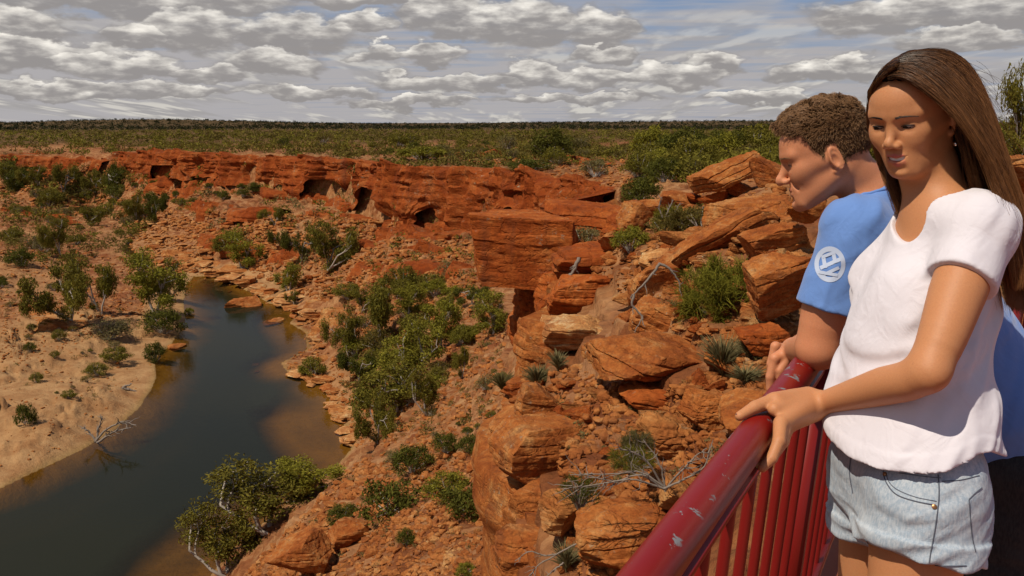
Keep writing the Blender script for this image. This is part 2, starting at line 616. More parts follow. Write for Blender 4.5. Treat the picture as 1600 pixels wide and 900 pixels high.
def s_chain(p, pts, rads, k=0.01):
    d = None
    for i in range(len(pts) - 1):
        e = s_cap(p, pts[i], pts[i + 1], rads[i], rads[i + 1])
        d = e if d is None else s_min(d, e, k)
    return d


def s_limb(p, pts, rads, n=10):
    """one tapering limb along a smooth path"""
    Q = catmull(pts, n)
    rr = np.interp(np.linspace(0, len(pts) - 1, n), np.arange(len(pts)), rads)
    d = None
    for i in range(n - 1):
        e = s_cap(p, Q[i], Q[i + 1], rr[i], rr[i + 1])
        d = e if d is None else np.minimum(d, e)
    return d


def s_ell(p, c, r, M=None):
    q = p - np.asarray(c, dtype=np.float32)
    if M is not None:
        q = q @ np.asarray(M, dtype=np.float32)      # columns of M are the ellipsoid's axes
    r = np.asarray(r, dtype=np.float32)
    k0 = np.linalg.norm(q / r, axis=1)
    k1 = np.linalg.norm(q / (r * r), axis=1)
    return k0 * (k0 - 1.0) / np.maximum(k1, 1e-6)


def s_min(a, b, k):
    h = np.maximum(k - np.abs(a - b), 0) / k
    return np.minimum(a, b) - h * h * k * 0.25


def s_max(a, b, k):
    return -s_min(-a, -b, k)


def mesh_sdf(f, lo, hi, h, coarse=4):
    """narrow-band surface nets"""
    lo = np.asarray(lo, dtype=float); hi = np.asarray(hi, dtype=float)
    nc = np.maximum(2, np.ceil((hi - lo) / (h * coarse)).astype(int))
    n = nc * coarse + 1
    cx = [lo[i] + (np.arange(nc[i]) + 0.5) * h * coarse for i in range(3)]
    g = np.stack(np.meshgrid(*cx, indexing='ij'), -1).reshape(-1, 3).astype(np.float32)
    fc = f(g).reshape(nc)
    act = np.abs(fc) < h * coarse * 1.35
    F = np.repeat(np.repeat(np.repeat(fc, coarse, 0), coarse, 1), coarse, 2)
    F = np.pad(F, ((0, 1), (0, 1), (0, 1)), mode='edge').astype(np.float32)
    Af = np.zeros(n, dtype=bool)
    ai = np.argwhere(act)
    o = np.arange(coarse + 1)
    OO = np.stack(np.meshgrid(o, o, o, indexing='ij'), -1).reshape(-1, 3)
    for off in OO:
        q = ai * coarse + off
        Af[q[:, 0], q[:, 1], q[:, 2]] = True
    pi = np.argwhere(Af)
    pts = (lo + pi * h).astype(np.float32)
    vals = np.empty(len(pts), dtype=np.float32)
    for s0 in range(0, len(pts), 400000):
        vals[s0:s0 + 400000] = f(pts[s0:s0 + 400000])
    F[pi[:, 0], pi[:, 1], pi[:, 2]] = vals
    # keep the border outside
    for ax in range(3):
        sl_ = [slice(None)] * 3
        for e in (0, -1):
            sl_[ax] = e
            F[tuple(sl_)] = np.maximum(F[tuple(sl_)], h)
    S = F < 0
    c = [S[a:n[0] - 1 + a, b:n[1] - 1 + b, d:n[2] - 1 + d] for a in (0, 1) for b in (0, 1) for d in (0, 1)]
    anyv = c[0].copy(); allv = c[0].copy()
    for q in c[1:]:
        anyv |= q; allv &= q
    cells = np.argwhere(anyv & ~allv)
    vid = -np.ones(tuple(n - 1), dtype=np.int32)
    vid[cells[:, 0], cells[:, 1], cells[:, 2]] = np.arange(len(cells))
    corner = np.array([(a, b, d) for a in (0, 1) for b in (0, 1) for d in (0, 1)])
    cv = np.stack([F[cells[:, 0] + a, cells[:, 1] + b, cells[:, 2] + d] for a, b, d in corner], 1)
    acc = np.zeros((len(cells), 3)); cnt = np.zeros(len(cells))
    for i in range(8):
        for j in range(i + 1, 8):
            if np.abs(corner[i] - corner[j]).sum() != 1:
                continue
            m_ = (cv[:, i] < 0) != (cv[:, j] < 0)
            t_ = cv[m_, i] / (cv[m_, i] - cv[m_, j])
            acc[m_] += corner[i] + (corner[j] - corner[i]) * t_[:, None]
            cnt[m_] += 1
    verts = lo + (cells + acc / cnt[:, None]) * h
    quads = []
    for ax in range(3):
        b1, b2 = (ax + 1) % 3, (ax + 2) % 3
        s1 = [slice(0, n[i]) for i in range(3)]
        s1[ax] = slice(0, n[ax] - 1)
        s2 = list(s1); s2[ax] = slice(1, n[ax])
        d = S[tuple(s1)] != S[tuple(s2)]
        e = np.argwhere(d)
        e = e[(e[:, b1] > 0) & (e[:, b2] > 0) & (e[:, b1] < n[b1] - 1) & (e[:, b2] < n[b2] - 1)]
        sg = S[e[:, 0], e[:, 1], e[:, 2]]
        def cid(o1, o2):
            q = e.copy(); q[:, b1] -= o1; q[:, b2] -= o2
            return vid[q[:, 0], q[:, 1], q[:, 2]]
        Q = np.stack([cid(1, 1), cid(0, 1), cid(0, 0), cid(1, 0)], 1)
        Q[~sg] = Q[~sg][:, ::-1]
        quads.append(Q)
    return verts, np.concatenate(quads)


def relax(v, f, n=1, lam=0.5):
    """light Laplacian smoothing"""
    for _ in range(n):
        acc = np.zeros_like(v); cnt = np.zeros(len(v))
        for a, b in ((0, 1), (1, 2), (2, 3), (3, 0)):
            np.add.at(acc, f[:, a], v[f[:, b]]); np.add.at(acc, f[:, b], v[f[:, a]])
            np.add.at(cnt, f[:, a], 1); np.add.at(cnt, f[:, b], 1)
        v = v + lam * (acc / np.maximum(cnt, 1)[:, None] - v)
    return v


def sdf_normals(f, p, e=0.002):
    p = p.astype(np.float32)
    g = np.stack([f(p + V3(e, 0, 0)) - f(p - V3(e, 0, 0)), f(p + V3(0, e, 0)) - f(p - V3(0, e, 0)), f(p + V3(0, 0, e)) - f(p - V3(0, 0, e))], 1)
    return g / (np.linalg.norm(g, axis=1, keepdims=True) + 1e-9)


def frame(origin, fwd, up=(0, 0, 1), scale=1.0):
    """local axes x = own left, y = forward, z = up"""
    f_ = nrm(fwd)
    l_ = nrm(np.cross(up, f_))
    u_ = np.cross(f_, l_)
    return np.array(origin, dtype=float), np.stack([l_, f_, u_], 1), scale


def to_world(fr, p):
    return fr[0] + (np.asarray(p) * fr[2]) @ fr[1].T


def to_local(fr, p):
    return ((p - fr[0]) @ fr[1] / fr[2]).astype(np.float32)


def proj(p):
    p = np.asarray(p, dtype=float).reshape(-1, 3)
    zc = p[:, 1] * CP - p[:, 2] * SP
    up = p[:, 1] * SP + p[:, 2] * CP
    return np.stack([800 + FPX * p[:, 0] / zc, 450 - FPX * up / zc, zc], 1)


# ------------------------------------------------------------ heads
def head_sdf(male=False):
    g = 1.0 if male else 0.0
    eye_open = 0.0012 if male else 0.0026

    def f(p):
        if not male:
            p = p.copy()
            p[:, 0] -= np.clip(-(p[:, 2] + 0.028) / 0.07, 0, 1) * 0.0115 * np.clip(p[:, 1] / 0.06, 0, 1)
        ax = p.copy()
        ax[:, 0] = np.abs(ax[:, 0])
        d = s_ell(p, (0, -0.010, 0.030), (0.074, 0.098, 0.085))
        d = s_min(d, s_ell(p, (0, 0.026, 0.032), (0.062, 0.064, 0.058)), 0.03)
        d = s_min(d, s_ell(p, (0, 0.028, -0.030), (0.058 + .003 * g, 0.056, 0.072)), 0.03)
        d = s_min(d, s_cap(ax, (0.047 + .006 * g, -0.008, -0.050), (0.018 + .006 * g, 0.070, -0.094), 0.019, 0.015 + .003 * g), 0.028)
        d = s_min(d, s_sph(p, (0, 0.081 + .003 * g, -0.0935 - .004 * g), 0.0140 + .0035 * g), 0.018)
        d = s_min(d, s_ell(p, (0, 0.060, -0.062), (0.036, 0.033, 0.032)), 0.030)
        d = s_min(d, s_sph(ax, (0.034, 0.062, -0.026), 0.0228), 0.022)
        d = s_min(d, s_cap(ax, (0.044, 0.054, -0.014), (0.062, 0.005, -0.010), 0.015, 0.011), 0.020)
        d = s_min(d, s_cap(ax, (0.008, 0.083 + .003 * g, 0.019), (0.044, 0.068 + .003 * g, 0.021), 0.0105 + .001 * g, 0.011), 0.014)
        # eye sockets and lids
        d = s_max(d, -s_ell(ax, (0.030, 0.0965, 0.000), (0.0165, 0.0125, 0.0095)), 0.012)
        d = s_max(d, -s_sph(ax, (0.0165, 0.098, 0.003), 0.0075), 0.010)
        lid = s_ell(ax, (0.030, 0.0715, 0.000), (0.0150, 0.0142, 0.0128))
        d = s_min(d, lid, 0.005)
        d = s_max(d, -s_ell(ax, (0.0300, 0.0865, -0.0020), (0.0130, 0.012, eye_open)), 0.0015)
        # nose
        d = s_min(d, s_cap(p, (0, 0.0805, 0.010), (0, 0.1020 + .007 * g, -0.025), 0.0075 + .001 * g, 0.0078 + .0017 * g), 0.014)
        d = s_min(d, s_sph(p, (0, 0.1065 + .006 * g, -0.0305 - .0015 * g), 0.0090 + .0018 * g), 0.008)
        d = s_min(d, s_ell(ax, (0.0115, 0.0985 + .002 * g, -0.0360), (0.0070, 0.0095, 0.0068)), 0.006)
        d = s_max(d, -s_ell(ax, (0.0065, 0.1060, -0.0430), (0.0035, 0.0055, 0.0035)), 0.003)
        # philtrum and lips (a soft smile: corners raised)
        cz = -0.0560
        up_l = s_chain(ax, [V3(0.0265, 0.0790, cz), V3(0.013, 0.0910, -0.0580 - .001 * g), V3(0.0, 0.0950, -0.0572 - .002 * g)], [0.0020, 0.0036, 0.0040], 0.003)
        lo_l = s_chain(ax, [V3(0.0262, 0.0790, cz - .001), V3(0.014, 0.0895, -0.0700 + .001 * g), V3(0.0, 0.0930, -0.0740 + .002 * g)], [0.0020, 0.0044, 0.0054], 0.003)
        lip = s_min(up_l, lo_l, 0.001)
        d = s_min(d, lip, 0.0045)
        mo = 0.0040 - .0033 * g
        for dy in (0.0, -0.006, -0.012):
            d = s_max(d, -s_chain(ax, [V3(0.0225, 0.0850 + dy, cz - .0010), V3(0.012, 0.0955 + dy, -0.0632), V3(0.0, 0.0990 + dy, -0.0655)], [0.0010, mo * .85, mo], 0.001), 0.0012)
        # cheek fold and under-lip dip
        if male: d = s_max(d, -s_cap(ax, (0.0185, 0.0905, -0.040), (0.0330, 0.0790, -0.058), 0.0008, 0.0010), 0.010)
        d = s_max(d, -s_cap(ax, (0.0, 0.1010, -0.0840), (0.012, 0.0980, -0.0830), 0.006, 0.003), 0.010)
        # ears
        E = np.stack([nrm((0.93, -0.30, 0.10)), nrm((0.35, 0.90, -0.22)), nrm((0.0, 0.24, 0.97))], 1)
        ec = V3(0.0735, -0.012, -0.012)
        er = s_ell(ax, ec, (0.0060, 0.0150, 0.0285), E)
        q = (ax - ec) @ E.astype(np.float32)
        rad = np.sqrt((q[:, 1] / 0.0128) ** 2 + (q[:, 2] / 0.0255) ** 2)
        helix = np.sqrt(((rad - 1.0) * 0.0165) ** 2 + (q[:, 0] - 0.0035) ** 2) - 0.0030
        helix = np.where(q[:, 2] < -0.020, helix + 0.002, helix)
        concha = s_ell(ax, ec + (E @ np.array([0.0075, 0.0035, -0.002])).astype(np.float32), (0.0075, 0.0085, 0.0145), E)
        er = s_max(er, -concha, 0.003)
        er = s_min(er, helix, 0.003)
        er = s_min(er, s_sph(ax, (0.0715, -0.006, -0.0395), 0.0062), 0.006)
        d = s_min(d, er, 0.0045)
        f.lip = np.minimum(up_l + 0.0008, lo_l + 0.0008)
        return d
    return f


def skin_material(name, base, lip, red=0.25):
    m, t = new_mat(name)
    a = t.new('ShaderNodeAttribute', attribute_name='lip').outputs['Fac']
    o = t.new('ShaderNodeTexCoord').outputs['Object']
    n = t.noise(o, 22, 4, 0.6)
    n2 = t.noise(o, 330, 3, 0.6)
    c = t.mix(t.mapr(n, 0.3, 0.7, 0, 0.18), base, tuple(b * s for b, s in zip(base, (0.92, 0.78, 0.68))))
    c = t.mix(t.mapr(n2, 0.35, 0.65, 0.18, 0), c, (0.30, 0.10, 0.05))
    n3 = t.noise(o, 150, 2, 0.5)
    c = t.mix(t.mapr(n3, 0.69, 0.76, 0, 0.22), c, (0.18, 0.07, 0.03))
    c = t.mix(a, c, lip)
    t.put(t.bs, 'Base Color', c)
    t.put(t.bs, 'Roughness', t.mix(a, 0.55, 0.40))
    t.put(t.bs, 'Specular IOR Level', 0.30)
    t.put(t.bs, 'Subsurface Weight', 0.12)
    t.put(t.bs, 'Subsurface Radius', (0.010, 0.004, 0.002))
    t.put(t.bs, 'Subsurface Scale', 1.0)
    b = t.new('ShaderNodeBump', i_Strength=0.16, i_Distance=0.0012)
    t.put(b, 'Height', t.math('ADD', n2, t.math('MULTIPLY', t.noise(o, 90, 4, 0.6), 0.8)))
    t.put(t.bs, 'Normal', b.outputs[0])
    return m


def hair_material(name, a, b_, rough=0.38):
    m, t = new_mat(name)
    g = t.new('ShaderNodeNewGeometry')
    rnd = g.outputs['Random Per Island']
    o = t.new('ShaderNodeTexCoord').outputs['Object']
    n = t.noise(o, 30, 4, 0.6)
    tip = t.new('ShaderNodeAttribute', attribute_name='tip').outputs['Fac']
    f = t.math('ADD', t.math('MULTIPLY', rnd, 0.45), t.math('ADD', t.math('MULTIPLY', n, 0.30), t.math('MULTIPLY', tip, 0.65)))
    t.put(t.bs, 'Base Color', t.mix(t.mapr(f, 0.2, 1.0), a, b_))
    t.put(t.bs, 'Roughness', rough)
    t.put(t.bs, 'Specular IOR Level', 0.32)
    t.put(t.bs, 'Anisotropic', 0.4)
    return m


class Strands:
    """thin three-sided hair tubes gathered in one mesh"""
    def __init__(self):
        self.V, self.F, self.tip, self.n = [], [], [], 0

    def add(self, C, r0, r1=None):
        """C: (k, m, 3) k strands of m points"""
        C = np.asarray(C, dtype=float)
        k, m_, _ = C.shape
        r1 = r0 * 0.35 if r1 is None else r1
        T_ = np.gradient(C, axis=1)
        T_ /= np.linalg.norm(T_, axis=2, keepdims=True) + 1e-9
        ref = np.array([0.31, -0.83, 0.46])
        A_ = ref - T_ * (T_ @ ref)[..., None]
        A_ /= np.linalg.norm(A_, axis=2, keepdims=True) + 1e-9
        B_ = np.cross(T_, A_)
        s = np.linspace(0, 1, m_)
        rad = (r0 + (r1 - r0) * s ** 1.5)[None, :, None]
        vs = []
        for j in range(3):
            an = j * 2 * math.pi / 3
            vs.append(C + rad * (math.cos(an) * A_ + math.sin(an) * B_))
        Vx = np.stack(vs, 2).reshape(-1, 3)
        base = self.n + (np.arange(k)[:, None] * m_ + np.arange(m_ - 1)[None, :]) * 3
        base = base.ravel()
        for j in range(3):
            j2 = (j + 1) % 3
            self.F.append(np.stack([base + j, base + j2, base + 3 + j2, base + 3 + j], 1))
        self.V.append(Vx)
        self.tip.append(np.tile(np.repeat(s, 3), k))
        self.n += len(Vx)

    def build(self, name, mat, parent, **kw):
        me = mesh_np(name, np.concatenate(self.V), np.concatenate(self.F))
        attr(me, 'tip', np.concatenate(self.tip))
        return link(name, me, mat, parent, **kw)


def fan_strands(guides, count, m_=14, jit=0.003, rs=None, cluster=0.0, v=0.0):
    """interpolate between guide curves (list of point lists) across u in 0..1"""
    rs = rs or np.random.RandomState(1)
    G_ = np.stack([catmull(g, m_) for g in guides])          # (ng, m, 3)
    for _ in range(4):
        G_[:, 1:-1] = (G_[:, :-2] + 2 * G_[:, 1:-1] + G_[:, 2:]) / 4
    u = rs.uniform(0, len(guides) - 1 - 1e-4, count)
    if cluster:
        nclu = max(6, int(count / 26))
        cc = rs.uniform(0, len(guides) - 1 - 1e-4, nclu)
        near = cc[np.argmin(np.abs(u[:, None] - cc[None, :]), 1)]
    else:
        near = u
    s = np.linspace(0, 1, m_)
    out = np.zeros((count, m_, 3))
    for k in range(m_):
        uu = u * (1 - cluster * s[k]) + near * cluster * s[k]
        i = np.minimum(uu.astype(int), len(guides) - 2)
        w_ = (uu - i)[:, None]
        out[:, k] = G_[i, k] * (1 - w_) + G_[i + 1, k] * w_
    off = rs.normal(size=(count, 1, 3)) * jit
    wav = rs.normal(size=(count, 1, 3)) * jit * 0.8
    ph = rs.uniform(0, 6.28, (count, 1, 1))
    out += off * (0.35 + 0.65 * s[None, :, None]) + wav * np.sin(s[None, :, None] * 5.0 + ph)
    return out


# ------------------------------------------------------------ a hand from joint chains
def hand_prims(chains, palm):
    """chains: list of (points, radii); palm: list of (a, b, ra, rb)"""
    def f(p):
        d = None
        for a, b, ra, rb in palm:
            e = s_cap(p, a, b, ra, rb)
            d = e if d is None else s_min(d, e, 0.012)
        for pts, rads in chains:
            e = s_chain(p, pts, rads, 0.003)
            d = s_min(d, e, 0.0045)
        return d
    return f
# ------------------------------------------------------------ terrain: a TIN of measured breaklines, rasterised in log-polar space
ZW = -25.0
anchors = []        # world (x, y, z)
lines = []          # breaklines (lists of indices)


def addp(x, y, z):
    anchors.append((x, y, z))
    return len(anchors) - 1


def gz(px, py, z):
    q = on_plane(px, py, z)
    return (q.x, q.y, z)


def gy(px, py, y):
    q = at_y(px, py, y)
    return (q.x, q.y, q.z)


def line(pts):
    lines.append([addp(*p) for p in pts])


bank_px = [(-420, 900), (-200, 830), (-100, 795), (0, 765), (60, 735), (130, 702), (180, 672), (215, 640), (235, 612), (246, 585), (240, 562), (266, 540),
           (280, 520), (290, 500), (287, 470), (291, 445), (303, 432), (330, 431), (355, 438), (378, 450), (396, 459), (420, 474), (458, 481),
           (466, 492), (452, 505), (478, 520), (480, 545), (438, 568), (450, 582), (492, 586), (512, 620), (531, 650), (546, 682),
           (548, 704), (528, 726), (505, 745), (470, 770), (430, 802), (392, 835), (360, 862), (325, 905), (290, 980), (230, 1100), (100, 1400)]
bank = [gz(x, y, ZW) for x, y in bank_px]
line(bank)
bankw = np.array(bank)[:, :2]
# deeper bed down the middle
bed = [(-420, 1000, -27), (-150, 900, -27.3), (60, 830, -27.5), (200, 760, -27.5), (300, 670, -27.5), (340, 600, -27), (360, 560, -27), (350, 500, -26.8), (325, 462, -26)]
line([gz(*p) for p in bed])
line([gz(*p) for p in [(-200, 1200, -26.4), (100, 1000, -26.5), (260, 820, -25.9), (400, 760, -25.9), (440, 700, -26.2)]])
# rim of the far cliff and its foot
rimA = [(190, 240, 262), (250, 237, 236), (330, 240, 215), (400, 245, 200), (470, 247, 186), (540, 250, 171), (592, 256, 158), (640, 263, 149),
        (700, 262, 139), (760, 265, 129), (830, 273, 116), (890, 282, 105), (935, 290, 92), (965, 300, 78)]
rim = [gy(*p) for p in rimA]
hts = [4.5, 6.2, 6.2, 6.4, 7.2, 8.2, 9.2, 9.6, 9.8, 9.2, 8.2, 7.5, 7, 6]
line(rim)
foot = []
for (x, y, z), h in zip(rim, hts):
    d = math.hypot(x, y)
    foot.append((x * (1 - 2.6 / d) - 0.6, y * (1 - 2.6 / d), z - h))
line(foot)
# left rim across the gorge
line([gy(*p) for p in [(-500, 236, 330), (-250, 235, 315), (-100, 233, 305), (0, 233, 292), (100, 238, 282), (150, 240, 272)]])
for p in [(-450, 300, -21), (-200, 290, -20), (0, 268, -17), (90, 262, -16.5), (0, 305, -21), (100, 300, -21.5), (140, 326, -23.6), (60, 345, -23), (190, 345, -23.6),
          (250, 330, -21.5), (230, 300, -17), (200, 270, -13.5), (-300, 400, -22), (0, 400, -23), (60, 390, -23.2), (140, 400, -23.9), (205, 388, -24.3), (-100, 470, -22.6),
          (40, 440, -23.3), (0, 500, -22.0), (110, 500, -22.9), (180, 470, -23.9), (250, 420, -24.4), (240, 480, -24.2), (180, 560, -24.0),
          (60, 560, -23.1), (150, 620, -24.2), (0, 640, -23.4), (80, 680, -24.2), (-200, 600, -22.5), (-300, 750, -24), (-500, 700, -22),
          (330, 330, -17), (300, 370, -22.3), (260, 385, -24.1), (350, 405, -23.6), (340, 370, -20.5), (430, 340, -16.5), (430, 400, -21.5), (400, 440, -24.2),
          (500, 380, -18.8), (510, 430, -21.6), (460, 450, -24.0), (560, 440, -20.6), (520, 485, -23.6), (600, 390, -16.9), (600, 500, -21.2),
          (560, 560, -23.2), (565, 630, -23.9), (520, 590, -24.6), (610, 620, -22.2), (660, 555, -18.8), (700, 500, -17.6), (720, 425, -16.2), (640, 440, -18.2),
          (740, 372, -15.2), (760, 560, -15.4), (700, 640, -15.4), (790, 470, -14.4), (800, 400, -13.4), (860, 380, -12.4), (940, 318, -8),
          (570, 700, -21.2), (545, 745, -20.8), (640, 700, -16.9), (470, 800, -20.2), (540, 800, -17.2), (430, 870, -18.5), (600, 770, -15.2), (660, 830, -12.6),
          (500, 880, -15.8), (400, 940, -17), (600, 940, -12.5), (730, 740, -12.6), (780, 700, -11.5), (750, 840, -10.2), (760, 930, -9.0), (650, 1050, -10), (450, 1200, -13), (300, 1300, -16)]:
    addp(*gz(*p))
# near rim (top edge of the near rock mass) with its foot
nrim = [(840, 1300, -4.3), (815, 1050, -4.7), (812, 940, -4.8), (806, 860, -4.7), (800, 770, -4.7), (785, 690, -4.8), (790, 630, -4.7), (810, 590, -4.6), (832, 540, -4.5),
        (862, 500, -4.6), (892, 470, -4.4), (908, 430, -4.0), (912, 390, -3.4), (900, 352, -3.0), (905, 338, -2.9), (930, 334, -2.9), (960, 328, -3.1), (990, 318, -3.3)]
nr = [gz(*p) for p in nrim]
line(nr)
nf = []
for k, (x, y, z) in enumerate(nr):
    a = np.array(nr[max(k - 1, 0)][:2]); b_ = np.array(nr[min(k + 1, len(nr) - 1)][:2])
    t_ = (b_ - a) / np.linalg.norm(b_ - a)
    n_ = np.array([-t_[1], t_[0]])      # to the left of travel: outward
    off = 0.22 if k < 9 else 0.35
    dz = [5.0, 4.8, 4.6, 4.6, 5, 5.4, 5.2, 5, 5.3, 5.6, 6, 6.2, 6.5, 6, 5.6, 4.6, 3.4, 1.6][k]
    nf.append((x + n_[0] * off, y + n_[1] * off, z - dz))
line(nf)
for p in [(900, 640, -3.8), (1000, 600, -3.4), (1000, 700, -3.6), (1100, 640, -3.2), (880, 800, -4.1), (1000, 850, -3.7), (1150, 700, -3.0), (1000, 500, -3.1),
          (930, 500, -3.9), (1100, 500, -2.7), (1200, 560, -2.7), (1100, 420, -2.35), (1000, 400, -2.8), (950, 400, -3.1), (1010, 350, -2.7), (1100, 340, -2.1),
          (1200, 300, -1.5), (1260, 270, -1.25), (1200, 400, -2.0), (1050, 310, -2.5), (1350, 272, -1.2), (1600, 268, -1.15), (1800, 275, -1.1), (1400, 500, -2.4),
          (1600, 500, -2.3), (1900, 500, -2.2), (1400, 900, -2.75), (1700, 900, -2.75), (1150, 1000, -3.0), (950, 1100, -3.8), (1100, 1800, -3.2),
          (1050, 268, -4.6), (1000, 262, -5.6), (1150, 246, -4.2), (1250, 240, -3.6), (1100, 232, -6.8), (1300, 222, -6.5), (1600, 232, -3.6), (1800, 232, -4), (1000, 232, -7.6),
          (900, 228, -7.6), (850, 245, -7.2), (700, 228, -7.8), (500, 225, -8.2), (300, 222, -8.5), (100, 218, -9), (-200, 215, -9.5), (-500, 212, -10)]:
    addp(*gz(*p))
# wide surround
for ang in range(-90, 91, 15):
    a = R(ang)
    for rr, zz in ((700, -8.5), (1500, -9), (3500, -8), (9000, -14)):
        addp(rr * math.sin(a), rr * math.cos(a), zz)
for x, y, z in [(-120, 3, -20), (-60, 2, -22), (-25, 1, -17), (-8, 0.6, -8), (-200, 60, -18), (-330, 100, -9), (-300, 3, -10), (12, 0.4, -3), (60, 2, -2.6), (200, 3, -4),
                (60, 30, -2.5), (120, 60, -4), (25, 10, -2.4), (2.5, 0.5, -3.0), (-2, .5, -3.6), (-3.4, 0.6, -8)]:
    addp(x, y, z)
A = np.array(anchors)
# the far centre plain keeps its level; horizon hills
ua = np.arctan2(A[:, 0], A[:, 1])
ur = np.log(np.hypot(A[:, 0], A[:, 1]))
uv = [Vector((a * 1.6, r)) for a, r in zip(ua, ur)]
edges = []
for L in lines:
    edges += list(zip(L[:-1], L[1:]))
vo, eo, fo, ov, oe, of = delaunay_2d_cdt(uv, edges, [], 0, 1e-5)
zo = np.zeros(len(vo))
Auv = np.array([[p.x, p.y] for p in uv])
for k, p in enumerate(vo):
    if ov[k]:
        zo[k] = np.mean([A[i, 2] for i in ov[k]])
    else:
        d = np.hypot(Auv[:, 0] - p.x, Auv[:, 1] - p.y)
        i = np.argsort(d)[:2]
        zo[k] = A[i, 2].mean()
vo = np.array([[p.x, p.y] for p in vo])
NA, NR = 1150, 1050
a0, a1 = R(-62), R(62)
r0, r1 = math.log(3.2), math.log(8500)
ga = np.linspace(a0, a1, NA)
gr = np.linspace(r0, r1, NR)
HG = np.full((NA, NR), -9.0)
for f in fo:
    for k in range(1, len(f) - 1):
        tri = [f[0], f[k], f[k + 1]]
        p = vo[tri]
        z = zo[tri]
        i0 = max(0, int(math.floor((p[:, 0].min() / 1.6 - a0) / (a1 - a0) * (NA - 1))))
        i1 = min(NA - 1, int(math.ceil((p[:, 0].max() / 1.6 - a0) / (a1 - a0) * (NA - 1))))
        j0 = max(0, int(math.floor((p[:, 1].min() - r0) / (r1 - r0) * (NR - 1))))
        j1 = min(NR - 1, int(math.ceil((p[:, 1].max() - r0) / (r1 - r0) * (NR - 1))))
        if i1 < i0 or j1 < j0:
            continue
        X_, Y_ = np.meshgrid(ga[i0:i1 + 1] * 1.6, gr[j0:j1 + 1], indexing='ij')
        den = (p[1, 1] - p[2, 1]) * (p[0, 0] - p[2, 0]) + (p[2, 0] - p[1, 0]) * (p[0, 1] - p[2, 1])
        if abs(den) < 1e-12:
            continue
        l0 = ((p[1, 1] - p[2, 1]) * (X_ - p[2, 0]) + (p[2, 0] - p[1, 0]) * (Y_ - p[2, 1])) / den
        l1 = ((p[2, 1] - p[0, 1]) * (X_ - p[2, 0]) + (p[0, 0] - p[2, 0]) * (Y_ - p[2, 1])) / den
        l2 = 1 - l0 - l1
        msk = (l0 > -1e-6) & (l1 > -1e-6) & (l2 > -1e-6)
        sub = HG[i0:i1 + 1, j0:j1 + 1]
        sub[msk] = (l0 * z[0] + l1 * z[1] + l2 * z[2])[msk]


def blur(H, n):
    for _ in range(n):
        H = np.pad(H, 1, mode='edge')
        H = (H[:-2, 1:-1] + H[2:, 1:-1] + H[1:-1, :-2] + H[1:-1, 2:] + 4 * H[1:-1, 1:-1]) / 8
    return H


HG = blur(HG, 3)
GA, GR = np.meshgrid(ga, gr, indexing='ij')
RR = np.exp(GR)
GX, GY = RR * np.sin(GA), RR * np.cos(GA)


def inside_poly(x, y, poly):
    ins = np.zeros(x.shape, dtype=bool)
    n = len(poly)
    for k in range(n):
        x1, y1 = poly[k]
        x2, y2 = poly[(k + 1) % n]
        c_ = ((y1 > y) != (y2 > y)) & (x < (x2 - x1) * (y - y1) / (y2 - y1 + 1e-12) + x1)
        ins ^= c_
    return ins


def dist_poly(x, y, poly, closed=True):
    d = np.full(x.shape, 1e9)
    n = len(poly)
    for k in range(n if closed else n - 1):
        a, b_ = np.array(poly[k]), np.array(poly[(k + 1) % n])
        ab = b_ - a
        t_ = np.clip(((x - a[0]) * ab[0] + (y - a[1]) * ab[1]) / (ab.dot(ab) + 1e-12), 0, 1)
        d = np.minimum(d, np.hypot(x - a[0] - t_ * ab[0], y - a[1] - t_ * ab[1]))
    return d


river = bankw
in_river = inside_poly(GX, GY, river)
near_river = (GY < 260) & (np.abs(GX) < 160)
dr = np.full(GX.shape, 99.0)
dr[near_river] = dist_poly(GX[near_river], GY[near_river], river)
flatp = np.stack([GX.ravel(), GY.ravel(), HG.ravel()], 1)
# relief noise whose size follows the grid's own resolution
amp = np.clip(RR * 0.0045, 0.03, 0.9)
wl = np.clip(RR * 0.05, 0.5, 14)
land = np.clip(dr / 3.0, 0.06, 1)
land[in_river] = 0.10
n_big = fbm(flatp[:, :3] * np.array([0.05, 0.05, 0.0]), 4, seed=1).reshape(GX.shape)
n_mid = fbm(flatp[:, :3] * np.array([0.33, 0.33, 0.15]), 5, 0.55, seed=2).reshape(GX.shape)
n_fin = fbm(flatp[:, :3] * np.array([1.5, 1.5, 0.8]), 4, 0.55, seed=3).reshape(GX.shape)
wfar = np.clip((RR - 12) / 60, 0, 1)
HG += land * (n_big * 1.0 * wfar * np.clip(1 - (RR - 500) / 500, 0.3, 1) + n_mid * (0.10 + 0.42 * wfar) + n_fin * 0.10)
# ledged benches on the slopes: sandstone steps
sl = np.hypot(*np.gradient(HG, 1))
ledge = (HG * 0.9 + n_mid * 0.35)
fr = ledge - np.floor(ledge)
step = (np.clip((fr - 0.55) / 0.25, 0, 1) - fr)
zone = np.clip((RR - 30) / 40, 0, 1) * np.clip((320 - RR) / 60, 0, 1) * np.clip((HG + 24.2) / 1.5, 0, 1) * np.clip((-7.9 - HG) / 1.5, 0, 1)
HG += step * 0.95 * zone
led2 = HG * 2.3 + n_mid * 0.5
fr2 = led2 - np.floor(led2)
HG += (np.clip((fr2 - 0.5) / 0.2, 0, 1) - fr2) * 0.32 * np.clip((RR - 6) / 4, 0, 1) * np.clip((260 - RR) / 60, 0, 1) * np.clip((HG + 23.5) / 1.5, 0, 1) * np.clip((-1.5 - HG) / 0.5, 0, 1)
